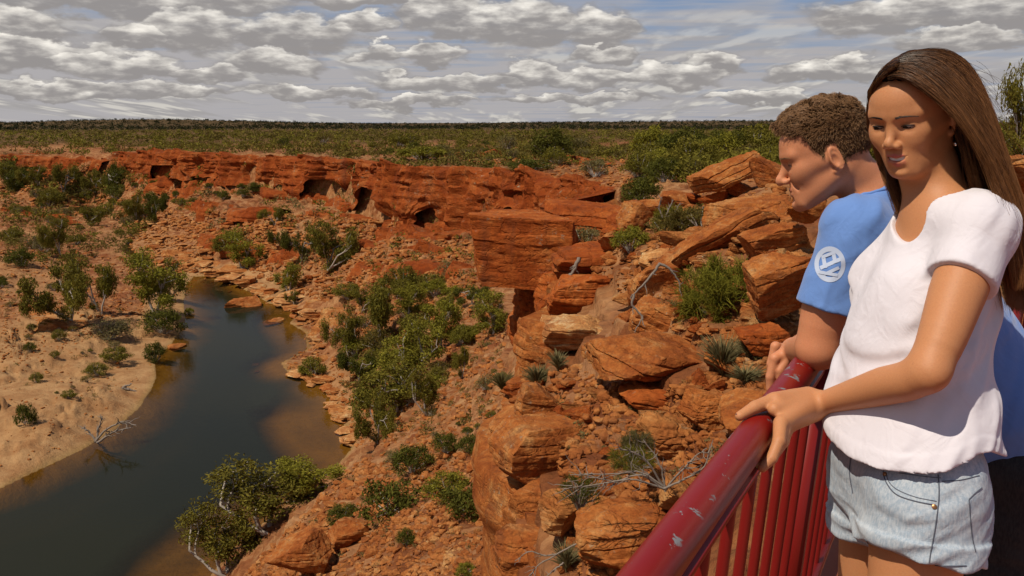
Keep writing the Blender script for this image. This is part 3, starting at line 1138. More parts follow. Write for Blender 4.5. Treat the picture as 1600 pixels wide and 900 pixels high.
# pools up the valley
pool_px = [([(112, 324), (130, 320), (156, 322), (172, 331), (150, 336), (122, 333)], -23.62),
           ([(190, 392), (196, 378), (206, 380), (212, 393), (228, 397), (236, 404), (222, 408), (205, 402)], -24.22)]
pools = []
for px_, z_ in pool_px:
    poly = [tuple(on_plane(a, b_, z_))[:2] for a, b_ in px_]
    ins = inside_poly(GX, GY, poly)
    dd = np.full(GX.shape, 99.0)
    nb = (np.abs(GX - np.mean([q[0] for q in poly])) < 40) & (np.abs(GY - np.mean([q[1] for q in poly])) < 60)
    dd[nb] = dist_poly(GX[nb], GY[nb], poly)
    wgt = np.clip(1 - dd / 6.0, 0, 1)
    HG = HG * (1 - wgt) + (z_ + 0.22) * wgt
    HG = np.where(ins, z_ - 0.35 * np.clip(dd / 1.0, 0.2, 1), HG)
    pools.append((poly, z_))
# make sure the river is wet and its banks are dry
HG = np.where(in_river, np.minimum(HG, ZW - 0.03 - np.clip(dr, 0, 2) * 0.10), np.where((dr < 12), np.maximum(HG, ZW + 0.03 + np.clip(dr, 0, 3) * 0.07), HG))
# horizon swells
hz = np.clip((RR - 900) / 900, 0, 1)
HG += hz * (2.5 + 4.0 * fbm(np.stack([GA.ravel() * 5, RR.ravel() * 0.0004, 0 * RR.ravel()], 1), 3, seed=5).reshape(GX.shape)
            + 11.0 * np.exp(-((GA - R(-21)) / 0.13) ** 2) * np.clip((RR - 1500) / 1200, 0, 1) + 9.5 * np.exp(-((GA - R(10)) / 0.20) ** 2) * np.clip((RR - 1500) / 1200, 0, 1))


def H(x, y):
    """bilinear ground height"""
    a = math.atan2(x, y)
    r = math.log(max(math.hypot(x, y), 3.3))
    i = (a - a0) / (a1 - a0) * (NA - 1)
    j = (r - r0) / (r1 - r0) * (NR - 1)
    i = min(max(i, 0), NA - 1.001)
    j = min(max(j, 0), NR - 1.001)
    ii, jj = int(i), int(j)
    fi, fj = i - ii, j - jj
    return (HG[ii, jj] * (1 - fi) * (1 - fj) + HG[ii + 1, jj] * fi * (1 - fj) + HG[ii, jj + 1] * (1 - fi) * fj + HG[ii + 1, jj + 1] * fi * fj)


def hit(px, py, tmin=3.3, tmax=4000):
    """ground point under a photo pixel"""
    d = ray(px, py)
    t_ = tmin
    pt = None
    while t_ < tmax:
        q = d * t_
        if q.z < H(q.x, q.y):
            lo_, hi_ = pt or tmin, t_
            for _ in range(12):
                m_ = (lo_ + hi_) / 2
                q = d * m_
                if q.z < H(q.x, q.y): hi_ = m_
                else: lo_ = m_
            q = d * hi_
            return Vector((q.x, q.y, H(q.x, q.y)))
        pt = t_
        t_ += max(0.05, t_ * 0.004)
    return None


def H_np(x, y):
    a = np.arctan2(x, y)
    r = np.log(np.maximum(np.hypot(x, y), 3.3))
    i = np.clip((a - a0) / (a1 - a0) * (NA - 1), 0, NA - 1.001)
    j = np.clip((r - r0) / (r1 - r0) * (NR - 1), 0, NR - 1.001)
    ii, jj = i.astype(int), j.astype(int)
    fi, fj = i - ii, j - jj
    return (HG[ii, jj] * (1 - fi) * (1 - fj) + HG[ii + 1, jj] * fi * (1 - fj) + HG[ii, jj + 1] * (1 - fi) * fj + HG[ii + 1, jj + 1] * fi * fj)


def hits(px, py, tmin=3.4, tmax=900):
    """vectorised ground points under photo pixels"""
    px = np.asarray(px, dtype=float); py = np.asarray(py, dtype=float)
    u, v = (px - 800) / FPX, -(py - 450) / FPX
    d = np.stack([u, CP + v * SP, -SP + v * CP], 1)
    d /= np.linalg.norm(d, axis=1, keepdims=True)
    n = len(px)
    t_ = np.full(n, tmin); tp = t_.copy()
    done = np.zeros(n, dtype=bool)
    while True:
        act = ~done & (t_ < tmax)
        if not act.any():
            break
        q = d[act] * t_[act][:, None]
        below = q[:, 2] < H_np(q[:, 0], q[:, 1])
        ia = np.where(act)[0]
        done[ia[below]] = True
        go = ia[~below]
        tp[go] = t_[go]
        t_[go] += np.maximum(0.05, t_[go] * 0.006)
    lo_, hi_ = tp.copy(), t_.copy()
    for _ in range(10):
        m_ = (lo_ + hi_) / 2
        q = d * m_[:, None]
        b_ = q[:, 2] < H_np(q[:, 0], q[:, 1])
        hi_ = np.where(b_, m_, hi_); lo_ = np.where(b_, lo_, m_)
    q = d * hi_[:, None]
    q[:, 2] = H_np(q[:, 0], q[:, 1])
    return q, done


# near soil sits a little lower so the boulders stand out of it
verts = np.stack([GX.ravel(), GY.ravel(), HG.ravel()], 1)
idx = np.arange(NA * NR).reshape(NA, NR)
faces = np.stack([idx[:-1, :-1].ravel(), idx[1:, :-1].ravel(), idx[1:, 1:].ravel(), idx[:-1, 1:].ravel()], 1)
me = mesh_np('terrain', verts, faces)
sand_v = np.zeros(GX.shape)
sand_zone = [tuple(on_plane(a, b_, -23.8))[:2] for a, b_ in [(-300, 820), (-200, 600), (0, 560), (60, 520), (150, 505), (235, 510), (262, 545), (240, 610), (180, 690), (0, 800)]]
sand_zone2 = [tuple(on_plane(a, b_, -23.3))[:2] for a, b_ in [(-100, 455), (-50, 405), (60, 395), (110, 410), (80, 450), (0, 470)]]
sand_zone3 = [tuple(on_plane(a, b_, -24.3))[:2] for a, b_ in [(470, 560), (540, 560), (590, 640), (570, 700), (500, 700), (440, 640)]]
sand_zone4 = [tuple(on_plane(a, b_, -24.2))[:2] for a, b_ in [(305, 430), (250, 420), (190, 400), (165, 370), (120, 338), (110, 322), (150, 318), (185, 335), (215, 365), (260, 385), (330, 415), (350, 432)]]
for zn, sgn, soft in ((sand_zone4, 0.40, 5), (sand_zone, 0.95, 5), (sand_zone2, 0.45, 7), (sand_zone3, 0.45, 6)):
    nb = (GY < 200) & (GY > 10)
    ins = inside_poly(GX[nb], GY[nb], zn)
    dd = dist_poly(GX[nb], GY[nb], zn)
    sand_v[nb] = np.maximum(sand_v[nb], sgn * np.where(ins, 1, np.clip(1 - dd / soft, 0, 1)))
nearsand = (dr < 5) & (GX < on_plane(330, 560, ZW).x) & (GY < 160)
sand_v[nearsand] = np.maximum(sand_v[nearsand], 0.8)
scrub_v = np.clip((RR - 240) / 200, 0, 0.85) * np.clip((HG + 12) / 2, 0, 1)
plat = np.clip((HG + 9.5) / 1.5, 0, 1) * np.clip((RR - 60) / 60, 0, 1)
scrub_v = np.maximum(scrub_v, plat * 0.45)
scrub_v = np.maximum(scrub_v, np.clip((RR - 600) / 500, 0, 1))
wet_v = np.where(in_river, 1.0, np.clip(1 - dr / 0.8, 0, 1) * 0.8)
attr(me, 'sand', sand_v.ravel())
attr(me, 'scrub', scrub_v.ravel())
attr(me, 'wet', wet_v.ravel())
link('terrain', me, M_GROUND, kind='structure')

# ------------------------------------------------------------ water
m, t = new_mat('river_water')
t.n.remove(t.bs)
dep = t.new('ShaderNodeAttribute', attribute_name='depth').outputs['Fac']
wv = t.new('ShaderNodeTexCoord').outputs['Object']
bmp = t.new('ShaderNodeBump', i_Strength=0.10, i_Distance=0.05)
t.put(bmp, 'Height', t.math('ADD', t.noise(wv, 2.2, 4, 0.55), t.math('MULTIPLY', t.noise(wv, 0.5, 2, 0.5), 0.8)))
fr_ = t.new('ShaderNodeFresnel', i_0=1.33, i_1=bmp.outputs[0])
gl = t.new('ShaderNodeBsdfGlossy', i_0=(0.8, 0.82, 0.84), i_Roughness=0.06)
t.put(gl, 'Normal', bmp.outputs[0])
murk = t.new('ShaderNodeBsdfDiffuse', i_0=(0.013, 0.014, 0.007))
tr = t.new('ShaderNodeBsdfTransparent', i_0=(0.80, 0.66, 0.36))
mx1 = t.new('ShaderNodeMixShader', i_0=t.mapr(t.math('ADD', dep, t.math('MULTIPLY', t.math('SUBTRACT', t.noise(wv, 0.25, 4, 0.6), 0.5), 0.7)), 0.25, 1.35, 0.12, 0.97))
t.l.new(tr.outputs[0], mx1.inputs[1])
t.l.new(murk.outputs[0], mx1.inputs[2])
mx2 = t.new('ShaderNodeMixShader', i_0=t.math('MULTIPLY', fr_.outputs[0], 0.46))
t.l.new(mx1.outputs[0], mx2.inputs[1])
t.l.new(gl.outputs[0], mx2.inputs[2])
t.l.new(mx2.outputs[0], t.out.inputs[0])
M_WATER = m
# shallow bars drawn in plan: distance from bank rules depth, two bars are shoals
bars = [[(380, 640), (440, 625), (520, 640), (550, 690), (520, 730), (450, 720), (400, 690)],
        [(470, 745), (380, 750), (330, 775), (270, 800), (200, 850), (120, 960), (360, 960), (430, 810)],
        [(440, 468), (478, 520), (480, 548), (430, 540), (400, 500)]]
barw = [[tuple(on_plane(a, b_, ZW))[:2] for a, b_ in q] for q in bars]
wx0, wx1, wy0, wy1 = river[:, 0].min() - 3, river[:, 0].max() + 3, 3.0, river[:, 1].max() + 3
ni, nj = 260, 420
wx, wy = np.meshgrid(np.linspace(wx0, wx1, ni), np.linspace(wy0, wy1, nj), indexing='ij')
insr = inside_poly(wx, wy, river)
dw = dist_poly(wx, wy, river)
keep = insr | (dw < 1.6)
depth = np.where(insr, dw * 0.30, 0.0)
for q, k_, s_ in zip(barw, (0.36, 0.48, 0.45), (4.5, 6.0, 3.0)):
    ins = inside_poly(wx, wy, q)
    dd = dist_poly(wx, wy, q)
    sd_ = np.where(ins, -dd, dd)
    wgt = np.clip(0.5 - sd_ / s_, 0, 1)
    depth = depth * (1 - wgt) + np.minimum(depth, k_) * wgt
idx = np.arange(ni * nj).reshape(ni, nj)
qf = np.stack([idx[:-1, :-1], idx[1:, :-1], idx[1:, 1:], idx[:-1, 1:]], -1).reshape(-1, 4)
qk = (keep[:-1, :-1] & keep[1:, :-1] & keep[1:, 1:] & keep[:-1, 1:]).ravel()
qf = qf[qk]
used = np.unique(qf)
remap = -np.ones(ni * nj, dtype=int)
remap[used] = np.arange(len(used))
me = mesh_np('river', np.stack([wx.ravel()[used], wy.ravel()[used], np.full(len(used), ZW)], 1), remap[qf])
attr(me, 'depth', depth.ravel()[used])
link('river', me, M_WATER, kind='structure')
for k, (poly, z_) in enumerate(pools):
    c_ = np.mean(poly, axis=0)
    ring = [(c_[0] + (x - c_[0]) * 1.06, c_[1] + (y - c_[1]) * 1.06, z_) for x, y in poly]
    me = mesh_np('pool', np.array([(c_[0], c_[1], z_)] + ring), np.array([[0, i + 1, (i + 1) % len(ring) + 1] for i in range(len(ring))]))
    attr(me, 'depth', np.full(len(ring) + 1, 0.9))
    link('pool', me, M_WATER, kind='structure')
# ------------------------------------------------------------ rocks
def cube_sphere(n):
    """surface points of a cube grid, n cells per side, shared vertices merged"""
    pts, F_, key = [], [], {}
    def vid(i, j, k):
        if (i, j, k) not in key:
            key[(i, j, k)] = len(pts)
            pts.append((2 * i / n - 1, 2 * j / n - 1, 2 * k / n - 1))
        return key[(i, j, k)]
    for a in range(n):
        for b in range(n):
            F_.append([vid(a, b, 0), vid(a, b + 1, 0), vid(a + 1, b + 1, 0), vid(a + 1, b, 0)])
            F_.append([vid(a, b, n), vid(a + 1, b, n), vid(a + 1, b + 1, n), vid(a, b + 1, n)])
            F_.append([vid(a, 0, b), vid(a + 1, 0, b), vid(a + 1, 0, b + 1), vid(a, 0, b + 1)])
            F_.append([vid(a, n, b), vid(a, n, b + 1), vid(a + 1, n, b + 1), vid(a + 1, n, b)])
            F_.append([vid(0, a, b), vid(0, a, b + 1), vid(0, a + 1, b + 1), vid(0, a + 1, b)])
            F_.append([vid(n, a, b), vid(n, a + 1, b), vid(n, a + 1, b + 1), vid(n, a, b + 1)])
    return np.array(pts), np.array(F_)


_cs = {n: cube_sphere(n) for n in (5, 9, 16, 26, 44)}


def rock_np(size, seed, n=16, cuts=9, blocky=0.5, strata=0.05, rough=0.05, cmin=0.55):
    """angular sandstone lump: cut planes, ledges, relief; size = half extents"""
    rs = np.random.RandomState(seed)
    P_, F_ = _cs[n]
    q = P_.copy()
    sp = q / np.linalg.norm(q, axis=1, keepdims=True)
    q = sp * (1 - blocky) * 1.15 + q * blocky
    for _ in range(cuts):
        nv = rs.normal(size=3) * np.array([1, 1, 0.8])
        nv /= np.linalg.norm(nv)
        d = rs.uniform(cmin, 0.98)
        over = q @ nv - d
        q = q - np.maximum(over, 0)[:, None] * nv * 0.97
    size = np.array(size, dtype=float)
    g = size.mean()
    q = q * size
    nv = q / size ** 2
    nv /= np.linalg.norm(nv, axis=1, keepdims=True) + 1e-9
    off = rs.uniform(0, 50, 3)
    n1 = fbm(q / g * 1.3 + off, 3, seed=seed % 11)
    n2 = fbm(q / g * 4.5 + off, 4, 0.6, seed=seed % 7 + 20)
    hor = nv * np.array([1, 1, 0.15])
    warp = perlin(q / g * 0.8 + off, 3) * 0.6
    lz = q[:, 2] / g * 4.2 + warp + off[0]
    li = np.floor(lz)
    lf_ = lz - li
    table = rs.uniform(-1, 1, 64)
    la, lb = table[li.astype(int) % 64], table[(li.astype(int) + 1) % 64]
    t_ = np.clip((lf_ - 0.80) / 0.16, 0, 1)
    lay = la * (1 - t_) + lb * t_ - 0.9 * np.exp(-((lf_ - 0.86) / 0.07) ** 2)
    q = q + nv * (n1 * rough * 0.9 + n2 * rough * 0.75)[:, None] * g + hor * (lay * strata * g)[:, None]
    return q, F_


def crisp(me, ang=32):
    """hard creases where broken faces meet"""
    me.set_sharp_from_angle(angle=R(ang))
    return me


def rot_xyz(rx, ry, rz):
    return np.array(Matrix.Rotation(R(rz), 3, 'Z') @ Matrix.Rotation(R(ry), 3, 'Y') @ Matrix.Rotation(R(rx), 3, 'X'))


def put_rock(name, px, py, w, h, label, seed, mat=None, depth=1.0, rot=(0, 0, 0), n=26, sink=0.12, lift=0.0, zc=None, cat='rock', group=None, **kw):
    """px, py: centre of the rock's foot in the photo; w, h its size in photo pixels"""
    g = hit(px, py)
    if zc is not None:
        g = P(px, py, zc)
    k = proj(g)[0][2] / FPX
    sx, sz = w * k / 2, h * k / 2 * 1.06
    v, f = rock_np((sx, max(sx, sz) * depth, sz), seed, n, **kw)
    v = v @ rot_xyz(*rot).T
    me = crisp(mesh_np(name, v, f))
    z0 = v[:, 2].min()
    o = link(name, me, mat or M_ROCK_NEAR, None, (g.x, g.y + max(sx, sz) * depth * 0.45, g.z - z0 - sz * 2 * sink + lift), label, cat, group)
    return o


# far cliffs: walls with ledges hung on the measured rim
def cliff_wall(name, top, heights, rows, step, seed, mat, out=1.2, amp=1.0, caves=(), left=False, back=3.0, slope=1.3):
    top = np.array(top, dtype=float)
    seg = np.hypot(*np.diff(top[:, :2], axis=0).T)
    s = np.concatenate([[0], np.cumsum(seg)])
    n = int(s[-1] / step) + 1
    ss = np.linspace(0, s[-1], n)
    pos = np.stack([np.interp(ss, s, top[:, i]) for i in range(3)], 1)
    hh_ = np.interp(ss, s, heights)
    tan = np.gradient(pos[:, :2], axis=0)
    tan /= np.linalg.norm(tan, axis=1, keepdims=True) + 1e-9
    for _ in range(12):
        tan = np.vstack([tan[:1], (tan[:-2] + 2 * tan[1:-1] + tan[2:]) / 4, tan[-1:]])
    nr_ = np.stack([tan[:, 1], -tan[:, 0]], 1)
    toc = -pos[:, :2]
    sg = np.sign(np.sum(nr_ * toc, 1, keepdims=True))
    nr_ = -nr_ if left else nr_ * np.where(sg == 0, 1, sg)
    if slope > 0:
        hh_ = hh_ * np.clip(0.80 + 1.5 * fbm(np.stack([ss * 0.055, 0 * ss, 0 * ss + seed * 3], 1), 3, seed=seed + 2), 0.28, 1.08)
    V = np.zeros((n, rows, 3))
    jag = fbm(np.stack([ss * 0.10, 0 * ss, 0 * ss + seed], 1), 4, 0.6, seed=seed) * (2.4 if slope > 0 else 1.0)
    jz = fbm(np.stack([ss * 0.16, 0 * ss, 0 * ss + seed + 9], 1), 4, 0.6, seed=seed + 1) * (1.5 if slope > 0 else 0.5)
    for r in range(rows):
        t_ = r / (rows - 1)
        if t_ < 0.08:                       # cap runs back over the rim
            o_ = (t_ / 0.08 - 1) * back + out
            z = pos[:, 2] + jz * (t_ / 0.08) + 0.12
        else:
            u = (t_ - 0.08) / 0.92
            o_ = out + slope * u
            z = pos[:, 2] + jz * (1 - u) - u * (hh_ + 1.6) + 0.12
        V[:, r, :2] = pos[:, :2] + nr_ * (o_ + jag[:, None] if np.isscalar(o_) else (o_ + jag)[:, None])
        V[:, r, 2] = z
    p = V.reshape(-1, 3)
    a = fbm(p * np.array([0.14, 0.14, 0.20]) + seed, 4, 0.55, seed=seed)
    b = perlin(np.stack([p[:, 0] * 0.06, p[:, 1] * 0.06, p[:, 2] * 1.15 + seed], 1), 2)
    b = np.sign(b) * np.abs(b) ** 0.5
    c_ = perlin(np.stack([p[:, 0] * 0.15, p[:, 1] * 0.15, p[:, 2] * 3.4], 1), 4)
    col_ = perlin(np.stack([p[:, 0] * 0.42, p[:, 1] * 0.42, p[:, 2] * 0.07], 1), 6)
    big_ = np.round(fbm(p * np.array([0.09, 0.09, 0.16]) + seed, 2, seed=seed + 4) * 3.5) / 3.5
    dd = (a * 0.8 + b * 0.20 + c_ * 0.13 + big_ * 0.8 + np.minimum(col_, 0.1) * 1.1) * amp
    for cx, cz, rw, rh, dp in caves:        # along, below rim, half width, half height, depth
        sx = np.repeat(ss, rows)
        dz = (np.repeat(pos[:, 2], rows) - p[:, 2])
        e = ((sx - cx) / rw) ** 2 + ((dz - cz) / rh) ** 2
        dd -= dp * 0.55 * np.clip(1.3 - e, 0, 1)
    nn_ = np.repeat(nr_, rows, axis=0)
    p[:, :2] += nn_ * dd[:, None]
    idx = np.arange(n * rows).reshape(n, rows)
    F_ = np.stack([idx[:-1, :-1].ravel(), idx[1:, :-1].ravel(), idx[1:, 1:].ravel(), idx[:-1, 1:].ravel()], 1)
    return link(name, crisp(mesh_np(name, p, F_), 26), mat, kind='structure')


cliff_wall('cliff', rim, hts, 52, 0.35, 3, M_ROCK_FAR, 1.6, 1.0,
           caves=[(46, 3.0, 2.6, 1.6, 2.5), (60, 3.2, 3.2, 2.2, 3.0), (118, 5.0, 2.2, 3.5, 3.0), (126, 7.0, 3.0, 2.2, 3.0), (84, 3.4, 2.0, 1.6, 2), (160, 6.5, 1.6, 0.8, 1.6), (186, 3.0, 3.0, 0.9, 2.4), (150, 2.6, 5.0, 0.35, 1.3)])
# a second, lower band of ledges along the far slope and the left rim
rim2 = [gy(*p) for p in [(-240, 242, 330), (-60, 240, 315), (40, 240, 300), (110, 244, 288), (170, 248, 276), (205, 252, 262)]]
cliff_wall('cliff', rim2, [0.5, 1.6, 0.6, 1.8, 1.0, 3.0], 20, 0.8, 8, M_ROCK_FAR, 1.0, 0.8)


def ledge_px(pts, height, seed, step=0.35, rows=20, out=0.6, amp=0.6, mat=None):
    tp = []
    for a, b in pts:
        g = hit(a, b)
        tp.append((g.x, g.y, g.z + height * 0.25))
    return cliff_wall('rock_ledge', tp, [height] * len(tp), rows, step, seed, mat or M_ROCK_FAR, out, amp)


ledge_px([(330, 372), (400, 392), (470, 400), (520, 396)], 1.8, 21)
ledge_px([(600, 300 + 66), (680, 374), (740, 372)], 2.2, 23)
ledge_px([(240, 290), (300, 300), (370, 296)], 2.2, 24)
ledge_px([(250, 262), (330, 268), (400, 276)], 2.4, 25)
ledge_px([(560, 420), (640, 412), (720, 430)], 1.3, 26)
ledge_px([(800, 300), (860, 296), (930, 306)], 1.6, 29, out=0.4)
ledge_px([(690, 246), (780, 243), (870, 248), (940, 260)], 1.4, 31, 0.3, 16, 0.5, 0.7)
for q_, (pts_, h_) in enumerate([([(0, 246), (90, 250), (170, 254)], 2.6), ([(0, 268), (70, 266), (130, 272)], 2.0), ([(200, 262), (280, 264), (350, 268)], 2.6), ([(210, 280), (300, 284), (380, 288)], 2.0),
                                  ([(400, 300), (480, 306), (560, 318)], 1.6), ([(420, 330), (500, 334), (570, 346)], 1.4), ([(600, 352), (680, 358), (740, 352)], 1.8), ([(560, 384), (640, 392), (700, 398)], 1.3),
                                  ([(300, 320), (360, 330), (430, 336)], 1.4), ([(0, 330), (60, 336), (110, 352)], 1.2), ([(0, 484), (60, 496), (130, 512)], 0.8), ([(480, 470), (520, 500), (530, 540)], 1.0), ([(250, 395), (300, 408), (350, 418)], 0.9)]):
    ledge_px(pts_, h_, 60 + q_, 0.3, 16, 0.3, 0.7, M_ROCK_FAR if q_ < 10 else M_ROCK_TAN)
# near wall below the overhanging blocks
cliff_wall('rock_face', [(x, y, z + 0.02) for x, y, z in nr], [4.2, 4.2, 4.2, 4.4, 4.6, 5, 5, 5, 5.4, 5.8, 6.2, 6.4, 6, 5.6, 5.0, 3.6, 2.4, 1.4], 80, 0.06, 12, M_ROCK_NEAR, 0.05, 0.42, left=True, back=0.5, slope=0.0)

# ---- named near rocks
NEARG = 'loose boulders on the near rim'
B = put_rock
B('rock_block', 822, 450, 168, 102, 'huge square red sandstone block jutting over the gorge', 101, M_ROCK, 0.75, (0, 2.5, -14), 44, 0.0, zc=24.5, cuts=5, blocky=0.985, strata=0.022, rough=0.032, cmin=1.02)
B('rock_block', 925, 392, 150, 62, 'long flat-topped red ledge running back from the jutting block', 102, M_ROCK, 1.0, (0, 3, -6), 44, 0.05, zc=26.0, cuts=6, blocky=0.96, strata=0.09, rough=0.03, cmin=0.97)
B('rock_block', 866, 497, 58, 62, 'squarish orange rock wedged under the jutting block', 103, M_ROCK, 1.0, (0, 4, 5), 26, 0.0, zc=23.5, cuts=7, blocky=0.7, cmin=0.75)
B('rock_block', 930, 442, 120, 56, 'layered red ledge with dark splits below the small grey shrub', 104, M_ROCK, 1.1, (0, -3, 6), 44, 0.05, zc=21.0, cuts=6, blocky=0.7, strata=0.11, rough=0.03, cmin=0.75)
B('rock_block', 915, 505, 115, 74, 'red rock wall with a small cave between ledges', 105, M_ROCK, 0.9, (0, 0, 3), 44, 0.05, zc=19.8, cuts=5, blocky=0.72, strata=0.06, rough=0.05, cmin=0.8)
B('rock_block', 840, 590, 84, 160, 'tall dark wall of rock in the shade under the jutting block', 140, M_ROCK, 0.9, (0, 4, 10), 44, 0.0, zc=26.6, cuts=6, blocky=0.9, strata=0.09, rough=0.05, cmin=0.9)
B('boulder', 865, 600, 105, 118, 'tall tan boulder at the cliff edge, pale slab beside it', 106, M_ROCK_NEAR, 1.0, (0, 5, 20), 44, 0.15, zc=15.8, cuts=9, blocky=0.55, strata=0.04)
B('rock_slab', 905, 553, 120, 46, 'pale cream weathered slab lying on the tan boulder', 107, M_ROCK_PALE, 1.0, (2, 2, 6), 44, 0.05, zc=15.6, cuts=8, blocky=0.6, strata=0.10, rough=0.04, cmin=0.7)
B('boulder', 1022, 487, 72, 74, 'brown angular boulder propped behind the white forked branch', 108, M_ROCK_NEAR, 0.9, (10, -14, 20), 26, 0.05, zc=15.4, cuts=10)
B('boulder', 1045, 560, 108, 86, 'big brown split boulder left of the large green shrub', 109, M_ROCK_NEAR, 0.9, (0, 18, -15), 44, 0.08, zc=13.6, cuts=11, blocky=0.4)
B('boulder', 985, 540, 52, 60, 'narrow dark boulder between the pale slab and the split boulder', 110, M_ROCK_NEAR, 1.0, (0, 20, 10), 26, 0.1, zc=14.8)
B('rock_slab', 1110, 432, 175, 42, 'long red slab sloping up to the right above the large shrub', 111, M_ROCK_NEAR, 0.55, (0, -27, 12), 44, 0.05, zc=15.8, cuts=7, blocky=0.7, strata=0.10, cmin=0.7)
B('rock_slab', 1038, 428, 66, 34, 'grey spotted slab above the white forked branch', 112, M_ROCK_PALE, 1.1, (0, -12, 0), 26, 0.1, zc=17.5, strata=0.1)
B('rock_slab', 1135, 306, 108, 30, 'dark layered slab tilted against the skyline shrubs', 113, M_ROCK_NEAR, 0.8, (0, -24, 10), 44, 0.0, zc=23.0, cuts=7, blocky=0.7, strata=0.12, cmin=0.7)
B('boulder', 1200, 290, 60, 44, 'rounded brown boulder just left of the man\'s forehead', 114, M_ROCK_NEAR, 0.9, (0, 20, 0), 26, 0.1, zc=20.5)
B('boulder', 1060, 330, 76, 30, 'flat dark-sided boulder beside the twiggy white bush', 115, M_ROCK_NEAR, 1.0, (0, 6, 0), 26, 0.1, zc=24.0, blocky=0.6)
B('boulder', 982, 372, 52, 56, 'dark slab leaning left behind the small green shrubs', 116, M_ROCK_NEAR, 0.8, (0, 38, 10), 26, 0.1, zc=22.0, blocky=0.6)
B('boulder', 1190, 370, 150, 64, 'broad smooth tan rock mass near the man\'s chin', 117, M_ROCK_NEAR, 0.9, (0, -10, 20), 44, 0.15, zc=16.5, cuts=8, blocky=0.35, rough=0.05)
B('boulder', 1215, 425, 120, 70, 'tan cracked boulder under the broad smooth mass', 118, M_ROCK_NEAR, 0.9, (0, -14, -10), 44, 0.1, zc=13.6, cuts=9, blocky=0.4)
B('boulder', 1215, 500, 130, 84, 'large tan boulder right of the green shrub, by the man\'s sleeve', 119, M_ROCK_NEAR, 0.9, (0, -16, 15), 44, 0.05, zc=10.8, cuts=8, blocky=0.55)
B('boulder', 1196, 552, 88, 44, 'flat orange rock beneath the large tan boulder', 120, M_ROCK, 1.0, (0, -4, 0), 26, 0.05, zc=10.4, cuts=8, blocky=0.6)
B('boulder', 1262, 345, 60, 60, 'dark brown boulder in the shade below the man\'s chin', 121, M_ROCK_NEAR, 1.0, (0, 10, 0), 26, 0.1, zc=13.0)
B('rock_slab', 1005, 622, 190, 62, 'wide layered brown slab overhanging a dark hollow', 122, M_ROCK_NEAR, 0.85, (4, 12, 8), 44, -0.12, zc=11.6, cuts=7, blocky=0.62, strata=0.11, rough=0.05, cmin=0.68)
B('rock_slab', 1040, 650, 150, 34, 'thin red slab under the wide layered slab', 123, M_ROCK, 0.8, (0, 8, 0), 26, 0.1, zc=11.2, cuts=6, blocky=0.7, strata=0.1, cmin=0.75)
B('boulder', 845, 662, 74, 60, 'brown boulder resting on the rubble slope near the edge', 124, M_ROCK_NEAR, 0.9, (0, 12, 10), 26, 0.12, cuts=10, blocky=0.45)
B('boulder', 1100, 676, 84, 70, 'knobbly brown boulder beside the railing hand', 125, M_ROCK_NEAR, 0.9, (0, 0, 20), 44, 0.12, cuts=11, rough=0.08)
B('rock_slab', 1168, 690, 120, 54, 'dark brown slab slanting down behind the handrail', 126, M_ROCK_NEAR, 0.9, (0, -30, 10), 26, 0.08, blocky=0.6, strata=0.1)
B('rock_block', 838, 762, 130, 88, 'large square orange block with a sheer face at the cliff edge', 127, M_ROCK_NEAR, 0.8, (0, 4, 24), 44, 0.02, zc=11.4, cuts=6, blocky=0.97, strata=0.05, rough=0.03, cmin=0.98)
B('rock_block', 845, 850, 92, 84, 'narrow orange block under the square cliff-edge block', 128, M_ROCK_NEAR, 0.9, (0, -4, 30), 26, 0.0, zc=10.9, cuts=6, blocky=0.95, strata=0.08, cmin=0.95)
B('boulder', 875, 838, 66, 62, 'round grey-green lichen boulder below the dead branches', 129, M_ROCK_TAN, 0.9, (0, 0, 0), 26, 0.05, zc=9.2, cuts=6, blocky=0.2)
B('boulder', 1055, 800, 58, 56, 'small tan boulder at the foot of the dead shrub', 130, M_ROCK_TAN, 0.9, (0, 10, 30), 26, 0.12, cuts=8)
B('boulder', 1040, 712, 100, 62, 'pinkish crumbling boulder right of the grey twiggy shrub', 131, M_ROCK_TAN, 0.9, (0, 8, 0), 44, 0.2, cuts=8, blocky=0.3, rough=0.07)
B('boulder', 975, 870, 170, 110, 'broad orange rock mound left of the handrail', 132, M_ROCK_NEAR, 0.9, (0, -8, 0), 44, 0.35, cuts=8, blocky=0.3, rough=0.05)
B('boulder', 800, 690, 66, 50, 'pale smooth boulder on the lip above the square block', 133, M_ROCK_TAN, 0.9, (0, 0, 0), 26, 0.15, cuts=7, blocky=0.2)
B('boulder', 820, 900, 90, 70, 'dark brown block at the bottom edge by the bare twigs', 134, M_ROCK_NEAR, 0.9, (0, 0, 20), 26, 0.0, zc=9.8, cuts=8)
B('boulder', 1140, 590, 76, 50, 'brown cracked boulder behind the grass tuft', 135, M_ROCK_NEAR, 0.9, (0, 0, 10), 26, 0.12, cuts=9)
B('boulder', 462, 902, 96, 62, 'big brown rock at the bottom beside the riverside gum', 136, M_ROCK_NEAR, 0.9, (0, 6, 10), 44, 0.1, zc=31, cuts=8, blocky=0.6)
B('boulder', 540, 850, 60, 36, 'blocky brown rock right of the big bottom rock', 137, M_ROCK_NEAR, 0.9, (0, 6, 30), 26, 0.1, cuts=8, blocky=0.6)
B('boulder', 1240, 300, 60, 26, 'tan flat rock on the ridge behind the man\'s nose', 138, M_ROCK_NEAR, 1.0, (0, 0, 0), 16, 0.1, zc=22)
B('boulder', 1590, 300, 90, 60, 'pale orange rocks at the right edge behind the woman\'s hair', 139, M_ROCK_TAN, 1.0, (0, 0, 0), 26, 0.1, zc=9.0)
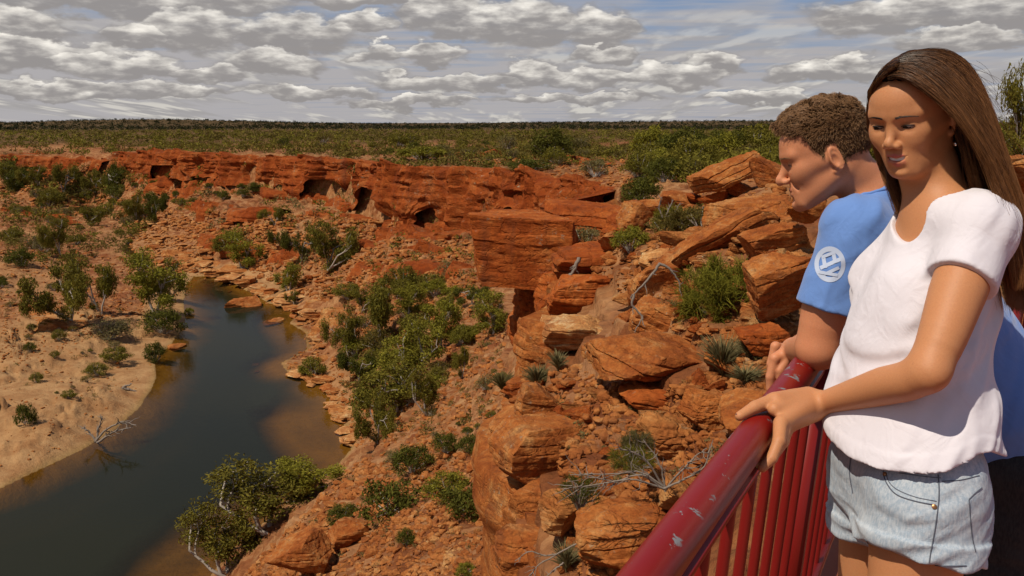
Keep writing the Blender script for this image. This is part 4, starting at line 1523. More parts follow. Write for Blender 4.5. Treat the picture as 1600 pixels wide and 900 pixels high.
# river rocks
B('river_rock', 374, 493, 62, 20, 'flat brown slab lying across the river shallows', 150, M_ROCK_NEAR, 0.9, (0, -7, -15), 26, 0.0, zc=None, blocky=0.7, strata=0.05)
B('river_rock', 378, 504, 46, 11, 'pale whitish slab just below the brown river slab', 151, M_ROCK_PALE, 0.9, (0, 0, 0), 16, 0.1, blocky=0.7)
B('river_rock', 336, 463, 20, 9, 'small pale rock upstream of the brown river slab', 152, M_ROCK_TAN, 0.9, (0, 0, 0), 16, 0.2)
B('river_rock', 398, 573, 13, 5, 'lone tan stone in mid river', 153, M_ROCK_TAN, 0.9, (0, 0, 0), 9, 0.2)
B('river_rock', 401, 583, 8, 4, 'tiny dark stone beside the lone tan stone', 154, M_ROCK_NEAR, 0.9, (0, 0, 0), 9, 0.2)
B('river_rock', 300, 585, 7, 4, 'small stone near the left bank shrub', 155, M_ROCK_TAN, 0.9, (0, 0, 0), 9, 0.2)
B('river_rock', 272, 548, 30, 8, 'pale flat rock at the left waterline by the shrub', 156, M_ROCK_TAN, 0.9, (0, 0, 0), 16, 0.1)
B('river_rock', 425, 508, 34, 9, 'pale flat rock right of the river slabs', 157, M_ROCK_TAN, 0.9, (0, 0, 0), 16, 0.1)

# ---- scattered rocks: prototypes, then copies
LANDMARKS = [(822, 400, 'the jutting block'), (930, 420, 'the layered red ledge'), (865, 560, 'the tall tan boulder'), (905, 535, 'the pale cream slab'), (1022, 455, 'the white forked branch'),
             (1045, 520, 'the big split boulder'), (1130, 450, 'the large green shrub'), (1110, 400, 'the long sloping slab'), (1135, 290, 'the dark tilted slab'), (1190, 340, 'the smooth tan mass'),
             (1215, 470, 'the boulder by the blue sleeve'), (1005, 590, 'the wide layered slab'), (845, 630, 'the rubble-slope boulder'), (1100, 640, 'the knobbly boulder'), (838, 720, 'the square orange block'),
             (875, 805, 'the lichen boulder'), (1000, 730, 'the grey dead shrub'), (975, 820, 'the broad orange mound'), (1055, 775, 'the dead shrub\'s foot'), (1180, 650, 'the woman\'s hand'), (1120, 790, 'the handrail'),
             (612, 775, 'the longest slope shrub'), (540, 800, 'the left end slope shrub'), (696, 690, 'the upper round shrub'), (730, 780, 'the lowest dark slope shrub'), (634, 840, 'the lone small shrub'),
             (468, 860, 'the big bottom rock'), (410, 780, 'the riverside gum'), (374, 483, 'the brown river slab'), (336, 460, 'the small upstream rock'), (425, 505, 'the flat rock beyond the slabs'),
             (452, 440, 'the light bank gum'), (378, 390, 'the bright gum above the narrows'), (512, 385, 'the broad scree gum'), (438, 376, 'the compact scree gum'), (140, 328, 'the far pool'), (206, 390, 'the near pool'),
             (240, 440, 'the pale waterline gum'), (112, 450, 'the largest left gum'), (94, 370, 'the rounded gum'), (33, 402, 'the round dark shrub'), (170, 285, 'the dark gum at the bend'), (41, 645, 'the solitary beach shrub'),
             (150, 670, 'the fallen tree'), (195, 604, 'the driftwood'), (700, 300, 'the long cliff\'s sheer face'), (450, 270, 'the cliff caves'), (250, 255, 'the cliff\'s left end'), (862, 235, 'the tallest rim shrub'),
             (650, 550, 'the biggest gully gum'), (545, 530, 'the upper left gully gum'), (690, 510, 'the pale-limbed gum'), (590, 650, 'the lowest gully gum'), (770, 490, 'the gum under the cliff'), (1040, 260, 'the plateau edge shrub'),
             (1180, 230, 'the shrub by the forehead'), (500, 560, 'the right bank shrub'), (20, 280, 'the left edge gum'), (60, 275, 'the gum below the far rim')]
_used = {}


def auto_label(adj, noun, px, py, size_word=''):
    """what it looks like and where it lies among things one can find"""
    order = sorted(LANDMARKS, key=lambda q: (q[0] - px) ** 2 + ((q[1] - py) * 1.3) ** 2)

    def way(q):
        dx, dy = px - q[0], py - q[1]
        if abs(dx) < 14 and abs(dy) < 12: return 'right at'
        if abs(dx) > 2.2 * abs(dy): return 'right of' if dx > 0 else 'left of'
        if abs(dy) > 2.2 * abs(dx): return 'below' if dy > 0 else 'above'
        return ('lower ' if dy > 0 else 'upper ') + ('right of' if dx > 0 else 'left of')
    head = ' '.join(w_ for w_ in (size_word, adj, noun) if w_)
    cands = [f'{head} {way(order[0])} {order[0][2]}', f'{head} {way(order[1])} {order[1][2]}', f'{head} between {order[0][2]} and {order[1][2]}', f'{head} {way(order[2])} {order[2][2]}',
             f'{head} between {order[0][2]} and {order[2][2]}', f'{head} {way(order[3])} {order[3][2]}', f'{head} between {order[1][2]} and {order[2][2]}', f'{head} {way(order[4])} {order[4][2]}']
    for c_ in cands:
        if c_ not in _used and len(c_.split()) <= 16:
            _used[c_] = 1
            return c_
    return None


MAT_WORD = {'red_sandstone': 'red', 'near_sandstone': 'brown', 'tan_sandstone': 'tan', 'pale_sandstone': 'pale', 'rubble_rock': 'brown'}
rsR = np.random.RandomState(77)
protos = []
for k in range(9):
    v, f = rock_np((1, rsR.uniform(.7, 1.0), rsR.uniform(.26, .6)), 300 + k, 16, cuts=12, blocky=rsR.uniform(.6, .9), strata=0.07, rough=0.05, cmin=0.5)
    protos.append(crisp(mesh_np('loose_rock', v, f), 24))


def scatter(name, label, cat, group, pts, mats, meshes, rsz, flat=1.0, sinkf=0.15, tilt=12):
    rmax = max(p[2] for p in pts)
    for x, y, r_ in pts:
        g = hit(x, y)
        if g is None:
            continue
        me = meshes[rsR.randint(len(meshes))]
        mt = mats[rsR.randint(len(mats))]
        o = bpy.data.objects.new(name, me)
        COL.objects.link(o)
        k = proj(g)[0][2] / FPX * r_ / 2
        o.scale = (k, k * rsR.uniform(.7, 1.1), k * flat * rsR.uniform(.7, 1.2))
        o.rotation_euler = (R(rsR.uniform(-tilt, tilt)), R(rsR.uniform(-tilt, tilt)), rsR.uniform(0, 6.28))
        o.location = (g.x, g.y, g.z + k * (0.35 - sinkf))
        if len(me.materials) == 0:
            me.materials.append(mt)
        o.material_slots[0].link = 'OBJECT'
        o.material_slots[0].material = mt
        sw = 'large' if r_ > 0.62 * rmax else ('small' if r_ < 0.3 * rmax else 'middling')
        sh = ['angular', 'flat', 'blocky', 'wedge-shaped', 'thin'][meshes.index(me) % 5]
        tag(o, auto_label(MAT_WORD.get(mt.name, 'brown') + ' ' + sh, 'rock', x, y, sw) or label, cat, group)


def poly_pts(poly, n, smin, smax, pw=2.0):
    xs = [p[0] for p in poly]; ys = [p[1] for p in poly]
    out = []
    while len(out) < n:
        x, y = rsR.uniform(min(xs), max(xs)), rsR.uniform(min(ys), max(ys))
        if inside_poly(np.array([x]), np.array([y]), poly)[0]:
            out.append((x, y, smin + (smax - smin) * rsR.rand() ** pw))
    return out


near_poly = [(800, 600), (900, 570), (1000, 620), (1150, 560), (1230, 560), (1230, 640), (1100, 760), (960, 900), (880, 900), (880, 740), (780, 640)]
scatter('loose_rock', 'loose angular red stone on the rubble below the wide slab and along the handrail', 'rock', 'loose stones near the railing', poly_pts(near_poly, 118, 10, 60, 2.3), [M_ROCK_NEAR, M_ROCK_NEAR, M_ROCK_TAN, M_ROCK], protos, rsR)
up_poly = [(990, 340), (1100, 300), (1220, 270), (1250, 400), (1240, 560), (1120, 560), (980, 470), (900, 410)]
scatter('loose_rock', 'brown weathered rock among the boulders around the large green shrub', 'rock', 'rocks heaped behind the man', poly_pts(up_poly, 104, 16, 84, 1.8), [M_ROCK_NEAR, M_ROCK, M_ROCK_NEAR, M_ROCK_TAN], protos, rsR)
slope_poly = [(480, 800), (560, 720), (660, 690), (740, 700), (760, 800), (800, 900), (380, 900)]
scatter('loose_rock', 'pink-brown stone scattered on the slope among the dark low shrubs', 'rock', 'stones on the slope below the near cliff', poly_pts(slope_poly, 76, 6, 34, 2.4), [M_ROCK_NEAR, M_ROCK_TAN], protos, rsR)
bank_poly = [(305, 425), (350, 420), (400, 440), (450, 470), (500, 500), (505, 570), (560, 640), (552, 680), (530, 660), (500, 590), (450, 575), (480, 545), (478, 520), (455, 500), (470, 485), (420, 470), (360, 440)]
scatter('bank_rock', 'pale flat slab along the right waterline of the river', 'rock', 'slabs along the right river bank', poly_pts(bank_poly, 110, 8, 32, 1.6), [M_ROCK_TAN, M_ROCK_PALE, M_ROCK_TAN, M_ROCK_NEAR], protos, rsR, 0.6)
scatter('bank_rock', 'broad pale slab at the upper bend of the river', 'rock', 'broad slabs at the upper bend', poly_pts([(318, 424), (360, 424), (410, 442), (480, 468), (505, 500), (470, 500), (450, 478), (395, 456), (345, 434)], 30, 22, 58, 1.2), [M_ROCK_PALE, M_ROCK_TAN], protos, rsR, 0.5, tilt=6)
scatter('bank_rock', 'broad pale slab by the middle of the river', 'rock', 'broad slabs on the middle bank', poly_pts([(432, 566), (500, 580), (540, 640), (560, 690), (545, 700), (510, 620), (450, 580)], 20, 20, 48, 1.2), [M_ROCK_PALE, M_ROCK_TAN], protos, rsR, 0.5, tilt=6)
up2_poly = [(190, 330), (260, 350), (330, 390), (330, 425), (240, 430), (210, 380)]
scatter('bank_rock', 'pale slab strewn in the dry river bed upstream', 'rock', 'slabs in the dry bed upstream', poly_pts(up2_poly, 70, 6, 26, 2.0), [M_ROCK_TAN, M_ROCK_PALE, M_ROCK_NEAR], protos, rsR, 0.5)
tal_poly = [(330, 330), (560, 340), (740, 375), (745, 470), (640, 440), (560, 450), (500, 470), (400, 430), (300, 370)]
scatter('talus_rock', 'reddish rock on the scree under the long red cliff', 'rock', 'rocks on the scree below the far cliff', poly_pts(tal_poly, 120, 6, 24, 2.0), [M_ROCK, M_ROCK_NEAR, M_ROCK_TAN], protos, rsR, 0.8)


# rubble too small and too many to count: one object per stretch of ground
def rubble(name, poly, n, smin, smax, mat, seed):
    rs = np.random.RandomState(seed)
    base, F_ = _cs[5]
    variants = []
    for k in range(12):
        v, f = rock_np((1, rs.uniform(.6, 1), rs.uniform(.3, .6)), 500 + k + seed, 5, cuts=8, blocky=.5, strata=0.03, rough=0.06)
        variants.append(v)
    xs = [p[0] for p in poly]; ys = [p[1] for p in poly]
    X_ = rs.uniform(min(xs), max(xs), n * 6); Y_ = rs.uniform(min(ys), max(ys), n * 6)
    ok = inside_poly(X_, Y_, poly)
    X_, Y_ = X_[ok][:n], Y_[ok][:n]
    g, good_ = hits(X_, Y_)
    # stones gather in patches
    dens = perlin(np.stack([X_ * 0.028, Y_ * 0.045, X_ * 0], 1), 4)
    good_ &= (dens > -0.45 + 0.5 * (rs.rand(len(X_)) - 0.5))
    g = g[good_]
    m_ = len(g)
    k = proj(g)[:, 2] / FPX * (smin + (smax - smin) * rs.rand(m_) ** 3) / 2
    V_ = np.array(variants)[rs.randint(12, size=m_)] * k[:, None, None]
    ang = rs.uniform(0, 6.28, m_); tx = rs.uniform(-.45, .45, m_)
    cz, sz = np.cos(ang)[:, None], np.sin(ang)[:, None]
    ct, st_ = np.cos(tx)[:, None], np.sin(tx)[:, None]
    x, y, z = V_[..., 0], V_[..., 1], V_[..., 2]
    y, z = y * ct - z * st_, y * st_ + z * ct
    x, y = x * cz - y * sz, x * sz + y * cz
    V_ = np.stack([x, y, z], -1) + g[:, None, :] + np.stack([0 * k, 0 * k, k * 0.15], 1)[:, None, :]
    nv = base.shape[0]
    F2 = (F_[None] + (np.arange(m_) * nv)[:, None, None]).reshape(-1, 4)
    mb_ = MB()
    mb_.add(V_.reshape(-1, 3), F2)
    return mb_.build(name, mat, smooth=False, kind='stuff')


rubble('rubble', near_poly, 3600, 3, 26, M_RUBBLE, 1)
rubble('rubble', up_poly, 1500, 4, 26, M_RUBBLE, 2)
rubble('rubble', slope_poly, 4200, 2.5, 18, M_RUBBLE, 3)
rubble('rubble', tal_poly, 4200, 2.5, 13, M_RUBBLE, 4)
rubble('gravel', [(240, 500), (300, 430), (330, 425), (500, 500), (560, 690), (540, 700), (500, 600), (440, 575), (480, 540), (460, 490), (300, 440)], 500, 2.5, 8, M_RUBBLE, 5)
rubble('rubble', [(0, 470), (130, 500), (170, 520), (60, 560), (0, 570)], 500, 2, 6, M_RUBBLE, 6)
rubble('rubble', [(0, 240), (190, 260), (330, 290), (330, 330), (200, 340), (0, 340)], 2400, 2, 9, M_RUBBLE, 7)

rubble('rubble', [(560, 440), (740, 380), (790, 500), (790, 640), (700, 690), (560, 700), (520, 560)], 2600, 3, 15, M_RUBBLE, 8)
rubble('rubble', [(190, 330), (330, 330), (330, 425), (240, 430), (200, 380)], 1400, 2.5, 11, M_ROCK_TAN, 9)
rubble('rubble', [(700, 240), (980, 250), (1000, 290), (930, 300), (760, 262)], 900, 2.5, 10, M_RUBBLE, 10)

rubble('pebbles', [(0, 560), (230, 520), (240, 600), (100, 700), (0, 740)], 260, 1.5, 7, M_ROCK_TAN, 11)
rubble('rubble', [(0, 380), (200, 400), (240, 500), (120, 500), (0, 480)], 1100, 2, 8, M_RUBBLE, 12)
# ------------------------------------------------------------ vegetation
def leaf_cloud(rs, centres, radii, per, size, squash=0.75, droop=0.0, up=0.25):
    """leaf-sized quads filling clumps; returns verts, faces"""
    cs, rd = np.asarray(centres), np.asarray(radii)
    k = np.repeat(np.arange(len(cs)), per)
    d = rs.normal(size=(len(k), 3))
    d /= np.linalg.norm(d, axis=1, keepdims=True)
    r_ = rs.uniform(0, 1, len(k)) ** 0.42
    p = cs[k] + d * (r_ * rd[k])[:, None] * np.array([1, 1, squash])
    a = rs.normal(size=(len(k), 3)) + np.array([0, 0, -droop])
    a /= np.linalg.norm(a, axis=1, keepdims=True)
    b = np.cross(a, rs.normal(size=(len(k), 3)) + np.array([0, 0, up]))
    b /= np.linalg.norm(b, axis=1, keepdims=True) + 1e-9
    s = (size * rs.uniform(0.55, 1.35, len(k)))[:, None]
    V = np.stack([p - a * s, p + b * s * 0.34, p + a * s, p - b * s * 0.34], 1).reshape(-1, 3)
    return V, np.arange(len(V)).reshape(-1, 4)


def limb(mb, rs, a, d, ln, r_, depth, tips, bend=0.35):
    n = 5
    pts = [np.array(a)]
    d = nrm(d)
    for _ in range(n):
        d = nrm(d + rs.normal(size=3) * bend * 0.35 + np.array([0, 0, 0.10]))
        pts.append(pts[-1] + d * ln / n)
    mb.tube(pts, np.linspace(r_, r_ * 0.55, n + 1), 6)
    if depth == 0:
        tips.append(pts[-1]); tips.append(pts[-2])
        return
    for _ in range(rs.randint(2, 4)):
        q = pts[rs.randint(2, n + 1)]
        dd = nrm(d + rs.normal(size=3) * 0.75)
        limb(mb, rs, q, dd, ln * rs.uniform(.5, .8), r_ * .55, depth - 1, tips, bend)


def make_gum(seed, mat, spread=0.5, per=190, size=0.0215):
    """unit-height tree: returns (trunk mesh, crown mesh)"""
    rs = np.random.RandomState(seed)
    mb = MB(); tips = []
    for _ in range(rs.randint(2, 4)):
        limb(mb, rs, (rs.normal() * .02, rs.normal() * .02, -0.03), (rs.normal() * spread, rs.normal() * spread, 1), rs.uniform(.42, .55), 0.022, 2, tips, 0.5)
    tips = np.array(tips)
    sel = tips[rs.permutation(len(tips))[:54]]
    ext = sel + rs.normal(size=sel.shape) * np.array([.06, .06, .03])
    low = ext * np.array([1.0, 1.0, 0.55]) + np.array([0, 0, .08])
    cs = np.vstack([ext, low[rs.rand(len(low)) < 0.6]])
    cs[:, 2] = np.clip(cs[:, 2], 0.10, 0.93)
    rd = rs.uniform(.075, .155, len(cs))
    V, F_ = leaf_cloud(rs, cs, rd, per, size, 0.8, 0.5)
    h_ = V[:, 2].max()
    tm = mb.mesh('trunk')
    tm.materials.append(M_BARK)
    cm = mesh_np('crown', V, F_, False)
    cm.materials.append(mat)
    return tm, cm, h_, np.percentile(np.abs(V[:, :2]), 97)


def make_bush(seed, mat, per=130, n=34, size=0.036, wide=0.62, flat=1.0):
    rs = np.random.RandomState(seed)
    mb = MB(); cs = []
    for _ in range(n):
        a = rs.uniform(0, 6.28); r_ = wide * math.sqrt(rs.rand()) * 0.85
        z = (0.85 * math.sqrt(max(0.02, 1 - (r_ / wide) ** 2)) * rs.uniform(.35, 1)) * flat
        c = np.array([math.cos(a) * r_, math.sin(a) * r_, max(z, 0.12)])
        cs.append(c)
        if rs.rand() < 0.5:
            m_ = c * np.array([.5, .5, .55]) + rs.normal(size=3) * .03
            mb.tube([np.array([c[0] * .1, c[1] * .1, -0.05]), m_, c], [.020, .014, .006], 5)
    V, F_ = leaf_cloud(rs, cs, rs.uniform(.12, .24, len(cs)), per, size, 0.85, 0.0)
    tm = mb.mesh('stem')
    tm.materials.append(M_BARK)
    cm = mesh_np('foliage', V, F_, False)
    cm.materials.append(mat)
    return tm, cm, V[:, 2].max(), np.percentile(np.abs(V[:, :2]), 97)


GUMS = [make_gum(1, M_LEAF), make_gum(2, M_LEAF_BR), make_gum(3, M_LEAF, 0.7), make_gum(4, M_LEAF_DK), make_gum(12, M_LEAF, 0.8, 125)]
BUSH = [make_bush(5, M_LEAF_DK), make_bush(6, M_LEAF), make_bush(7, M_LEAF_GY, 60), make_bush(8, M_LEAF_YL, 60), make_bush(9, M_LEAF_BR), make_bush(10, M_LEAF_DK, 80, 30, .045, .8, .6)]


def plant(kind, protos_, i, g, w, h, label, cat, group, rot=None, parts=('trunk', 'crown'), sink=0.0):
    """g ground point; w, h in metres"""
    tm, cm, h0, w0 = protos_[i]
    root = bpy.data.objects.new(kind, None)
    COL.objects.link(root)
    root.location = (g.x, g.y, g.z - sink)
    root.rotation_euler = (0, 0, rot if rot is not None else rsR.uniform(0, 6.28))
    root.scale = (w / 2 / w0, w / 2 / w0, h / h0)
    tag(root, label, cat, group)
    for nm_, me_ in zip(parts, (tm, cm)):
        o = bpy.data.objects.new(nm_, me_)
        COL.objects.link(o)
        o.parent = root
    return root


def tree_px(px, py, w, h, i, label, group=None, protos_=None, kind='gum_tree', parts=('trunk', 'crown'), cat='tree', zc=None, **kw):
    """px: centre, py: foot, w and h in photo pixels"""
    g = hit(px, py) if zc is None else None
    if zc is not None:
        q = P(px, py, zc); g = Vector((q.x, q.y, H(q.x, q.y)))
    k = proj(g)[0][2] / FPX
    return plant(kind, protos_ or GUMS, i, g, w * k, h * k * 1.05, label, cat, group, parts=parts, **kw)


def bush_px(px, py, w, h, i, label, group=None, **kw):
    return tree_px(px, py, w, h, i, label, group, BUSH, 'shrub', ('stem', 'foliage'), 'shrub', **kw)


GG = 'river gums in the gorge'
for a in [(112, 500, 140, 104, 0, 'largest spreading gum on the left bank above the sandy beach'),
          (158, 492, 90, 80, 2, 'gum on the right side of the large left-bank clump'),
          (240, 488, 90, 100, 1, 'pale gum at the left waterline with hanging foliage'),
          (262, 470, 55, 70, 4, 'thin gum behind the pale waterline gum'),
          (94, 398, 58, 62, 0, 'rounded gum behind the sandy clearing on the left'),
          (178, 306, 70, 56, 3, 'dark green gum at the bend far upstream'),
          (150, 300, 50, 36, 0, 'smaller green gum left of the dark one at the far bend'),
          (214, 345, 34, 42, 0, 'small gum left of a pair below the far bend'),
          (243, 348, 34, 48, 3, 'small dark gum right of a pair below the far bend'),
          (378, 420, 62, 62, 1, 'bright gum on the right bank above the river narrows'),
          (346, 398, 40, 40, 4, 'yellowish gum beside the bright gum above the narrows'),
          (512, 424, 108, 80, 0, 'broad dark gum halfway up the scree below the far cliff'),
          (470, 410, 52, 52, 3, 'gum on the left of the broad scree gum'),
          (438, 392, 32, 34, 3, 'compact gum further left on the scree'),
          (430, 352, 46, 28, 2, 'flat gum high on the scree left of centre'),
          (452, 458, 46, 48, 1, 'light gum on the right bank by the river slabs'),
          (460, 478, 26, 26, 0, 'little gum just above the river slabs'),
          (545, 560, 76, 78, 0, 'gum at the upper left of the gully thicket'),
          (596, 540, 96, 92, 2, 'tall grey-green gum in the top of the gully thicket'),
          (640, 500, 60, 60, 1, 'bright gum at the head of the gully thicket'),
          (690, 545, 76, 84, 1, 'gum at the right side of the gully thicket with pale limbs'),
          (650, 600, 100, 100, 1, 'largest bright gum in the middle of the gully thicket'),
          (615, 650, 108, 96, 4, 'olive gum lower in the gully thicket'),
          (590, 690, 86, 84, 0, 'gum at the bottom of the gully thicket near the water'),
          (560, 600, 58, 56, 3, 'dark gum left in the gully thicket'),
          (668, 650, 52, 80, 4, 'slim olive gum right in the gully thicket'),
          (770, 520, 70, 66, 1, 'light green gum against the cliff left of the dark overhang'),
          (738, 476, 56, 34, 3, 'dark gum just left of the jutting block'),
          (722, 590, 46, 50, 2, 'grey-green gum under the near cliff face'),
          (566, 488, 52, 40, 0, 'gum above the gully thicket on the scree'),
          (415, 830, 160, 112, 4, 'largest gum leaning over the river at the bottom'),
          (352, 900, 120, 120, 4, 'gum at the bottom edge over the shallow water'),
          (480, 775, 100, 66, 1, 'upper right gum of the riverside clump at the bottom'),
          (140, 352, 44, 30, 0, 'low gum beside the far pool'),
          (20, 300, 60, 40, 3, 'dark gum at the left edge below the far rim'),
          (60, 292, 50, 34, 0, 'gum below the far rim on the left'),
          (100, 300, 50, 44, 2, 'gum right of centre in the far left thicket')]:
    tree_px(*a, group=GG)
SG = 'low dark shrubs on the slope'
for a in [(33, 416, 42, 30, 0, 'round dark shrub standing alone on the sandy clearing'),
          (612, 800, 100, 52, 5, 'longest dark green shrub on the slope below the gully'),
          (536, 814, 46, 28, 0, 'dark shrub at the left end of the slope row'),
          (645, 738, 58, 46, 0, 'dark shrub above the longest slope shrub'),
          (696, 706, 40, 32, 0, 'upper round dark shrub near the cliff foot'),
          (734, 708, 40, 30, 0, 'dark shrub right of the upper round one'),
          (757, 722, 24, 34, 0, 'narrow dark shrub against the square block'),
          (702, 780, 70, 44, 4, 'bright green shrub right of the longest slope shrub'),
          (730, 806, 92, 50, 5, 'broad dark shrub lowest right of the slope row'),
          (634, 852, 30, 28, 0, 'single small shrub low on the bare slope'),
          (728, 900, 30, 22, 4, 'small green shrub at the bottom edge of the slope'),
          (622, 726, 40, 26, 2, 'grey shrub above the longest slope shrub'),
          (182, 566, 42, 26, 1, 'low green shrub on the sand beside the river'),
          (150, 586, 34, 20, 1, 'low shrub left of the sandy-bank shrub'),
          (255, 520, 60, 40, 0, 'dark shrub hanging over the left waterline'),
          (243, 566, 32, 34, 0, 'small dark shrub at the left waterline below the gum'),
          (41, 662, 30, 36, 5, 'solitary green shrub on the beach'),
          (172, 530, 60, 30, 2, 'grey-green shrub under the large left-bank gum'),
          (296, 492, 14, 12, 4, 'bright reed tuft at the left waterline'),
          (915, 388, 66, 36, 2, 'grey shrub growing on top of the layered red ledge'),
          (986, 394, 54, 42, 4, 'bright green shrub right of the grey ledge shrub'),
          (942, 326, 76, 20, 4, 'low bright green mat behind the jutting block'),
          (1002, 322, 58, 48, 0, 'dark green shrub behind the leaning dark slab'),
          (1050, 372, 70, 48, 3, 'yellow-green shrub below the twiggy white bush'),
          (1098, 366, 64, 50, 3, 'right yellow-green shrub below the dark tilted slab'),
          (490, 590, 40, 34, 1, 'shrub at the right waterline below the narrows'),
          (760, 610, 36, 26, 2, 'grey shrub on the rubble left of the pale boulder'),
          (700, 432, 30, 26, 2, 'round grey shrub on the scree left of the jutting block'),
          (1048, 500, 40, 34, 2, 'small shrub behind the split boulder')]:
    bush_px(*a, group=SG)
# plants on the plateau nearest the rim, at sizes read off the photo
PG = 'scrub on the plateau behind the rim'
for a in [(862, 252, 66, 54, 0, 'dark shrub standing tallest on the rim above the far cliff'),
          (1080, 268, 70, 56, 1, 'green shrub on the plateau left of the dark tilted slab'),
          (1130, 256, 70, 50, 4, 'bright shrub behind the dark tilted slab'),
          (1180, 252, 70, 60, 1, 'green shrub just left of the man\'s forehead'),
          (1040, 284, 50, 40, 0, 'dark shrub before the plateau edge'),
          (1350, 262, 60, 62, 1, 'green shrub seen between the two heads'),
          (1385, 262, 70, 60, 0, 'dark shrub hidden behind the woman\'s face'),
          (930, 276, 46, 30, 2, 'grey shrub on the plateau lip right of centre'),
          (826, 268, 70, 20, 0, 'flat dark shrub along the cliff lip'),
          (660, 250, 70, 22, 4, 'green strip of shrub on the cliff top'),
          (1560, 246, 80, 60, 0, 'dark shrub at the foot of the right-hand tree')]:
    bush_px(*a, group=PG)
tree_px(1596, 262, 130, 188, 0, 'tall dark tree at the right edge behind the woman\'s hair', 'trees at the right edge', zc=30)
tree_px(1566, 258, 80, 96, 4, 'smaller olive tree behind the woman\'s hair', 'trees at the right edge', zc=27)
tree_px(1650, 262, 120, 170, 0, 'second tree beyond the right edge of the view', 'trees at the right edge', zc=34)

rsV = np.random.RandomState(31)


def scatter_bush(poly, n, wmin, wmax, kinds, label, group, asp=0.75, trees=0.0):
    xs = [p[0] for p in poly]; ys = [p[1] for p in poly]
    c_ = 0
    while c_ < n:
        x, y = rsV.uniform(min(xs), max(xs)), rsV.uniform(min(ys), max(ys))
        if not inside_poly(np.array([x]), np.array([y]), poly)[0]:
            continue
        c_ += 1
        g = hit(x, y)
        if g is None or g.z < ZW + 0.25:
            continue
        k = proj(g)[0][2] / FPX
        w_ = (wmin + (wmax - wmin) * rsV.rand() ** 1.6) * k
        w_ = min(w_, 6.0)
        kd = kinds[rsV.randint(len(kinds))]
        wd = w_ / k / wmax
        lb = auto_label(['dark green', 'green', 'grey', 'olive', 'bright green', 'low dark'][kd], 'shrub', x, y, 'large' if wd > .62 else ('small' if wd < .45 else 'middling'))
        plant('shrub', BUSH, kd, g, w_, w_ * asp * rsV.uniform(.7, 1.2), lb or label, 'shrub', group, rot=rsV.uniform(0, 6.28), parts=('stem', 'foliage'))


scatter_bush([(0, 262), (200, 290), (240, 330), (210, 380), (100, 400), (0, 390)], 46, 12, 36, [0, 1, 2, 1, 3], 'scrub bush on the far left flank of the gorge', 'bushes on the far left flank')
scatter_bush([(190, 270), (330, 280), (420, 300), (330, 330), (230, 320)], 26, 10, 24, [0, 1, 0], 'dark bush under the cliff at the far bend', 'bushes under the cliff at the far bend')
scatter_bush([(0, 420), (100, 410), (200, 500), (230, 520), (150, 640), (60, 620), (0, 560)], 26, 6, 22, [1, 2, 3, 0], 'small bush on the sandy left bank', 'bushes on the left bank')
scatter_bush([(640, 690), (750, 640), (770, 560), (720, 440), (760, 420), (790, 520), (780, 660), (740, 700)], 16, 8, 22, [2, 1, 0], 'small bush at the foot of the near cliff', 'bushes at the near cliff foot')
scatter_bush([(520, 470), (720, 440), (740, 560), (680, 650), (600, 690), (560, 620)], 44, 26, 56, [1, 4, 3, 1], 'understorey shrub in the gully thicket', 'understorey of the gully')
scatter_bush([(440, 236), (700, 248), (940, 262), (1000, 250), (1000, 232), (700, 226), (440, 226)], 64, 10, 34, [0, 1, 3, 2], 'plateau shrub just behind the long red cliff', 'shrubs behind the long red cliff')
scatter_bush([(980, 300), (1000, 240), (1210, 236), (1210, 262), (1090, 290)], 40, 26, 62, [0, 1, 4, 3], 'dense green shrub on the plateau left of the man', 'shrubs on the plateau left of the man', 0.85)

# the scrub that closes up towards the horizon: nobody could count it
def far_scrub(name, n, rmin, rmax, mat, seed, a_lo, a_hi, zmin=-11.0, s0=1.3, s1=3.2, quads=16, fs=0.34):
    rs = np.random.RandomState(seed)
    out_c, out_r = [], []
    while len(out_c) < n:
        a = rs.uniform(R(a_lo), R(a_hi))
        r_ = math.exp(rs.uniform(math.log(rmin), math.log(rmax)))
        x, y = r_ * math.sin(a), r_ * math.cos(a)
        z = H(x, y)
        if z < zmin:
            continue
        s = rs.uniform(s0, s1)
        if rs.rand() > 0.35 + 0.65 * (0.5 + perlin(np.array([[x * .02, y * .02, 0.]]), 2)[0]):
            continue
        out_c.append((x, y, z + s * 0.30))
        out_r.append(s * 0.62)
    V, F_ = leaf_cloud(rs, out_c, out_r, quads, 1.0, 0.62)
    sz = np.repeat(np.array(out_r) * fs, quads * 4)[:, None]
    c = V.reshape(-1, 4, 3).mean(1).repeat(4, 0)
    V = c + (V - c) * sz
    me = mesh_np(name, V, F_, False)
    return link(name, me, mat, kind='stuff')


far_scrub('scrub', 1300, 150, 420, M_LEAF_YL, 1, -36, 30, -10.5, 1.2, 3.0, 60, 0.22)
far_scrub('scrub', 700, 150, 420, M_LEAF, 2, -36, 30, -10.5, 1.2, 3.0, 60, 0.22)
far_scrub('scrub', 3000, 400, 1000, M_LEAF_YL, 3, -36, 34, -16, 1.6, 4.2, 20)
far_scrub('scrub', 2200, 400, 1000, M_LEAF, 4, -36, 34, -16, 1.6, 4.2, 20)
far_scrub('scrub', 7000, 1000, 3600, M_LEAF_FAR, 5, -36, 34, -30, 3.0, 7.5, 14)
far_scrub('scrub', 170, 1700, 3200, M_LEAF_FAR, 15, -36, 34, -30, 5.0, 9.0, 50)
far_scrub('scrub', 800, 60, 170, M_LEAF, 6, 8, 34, -9, 1.2, 2.6, 230, 0.13)


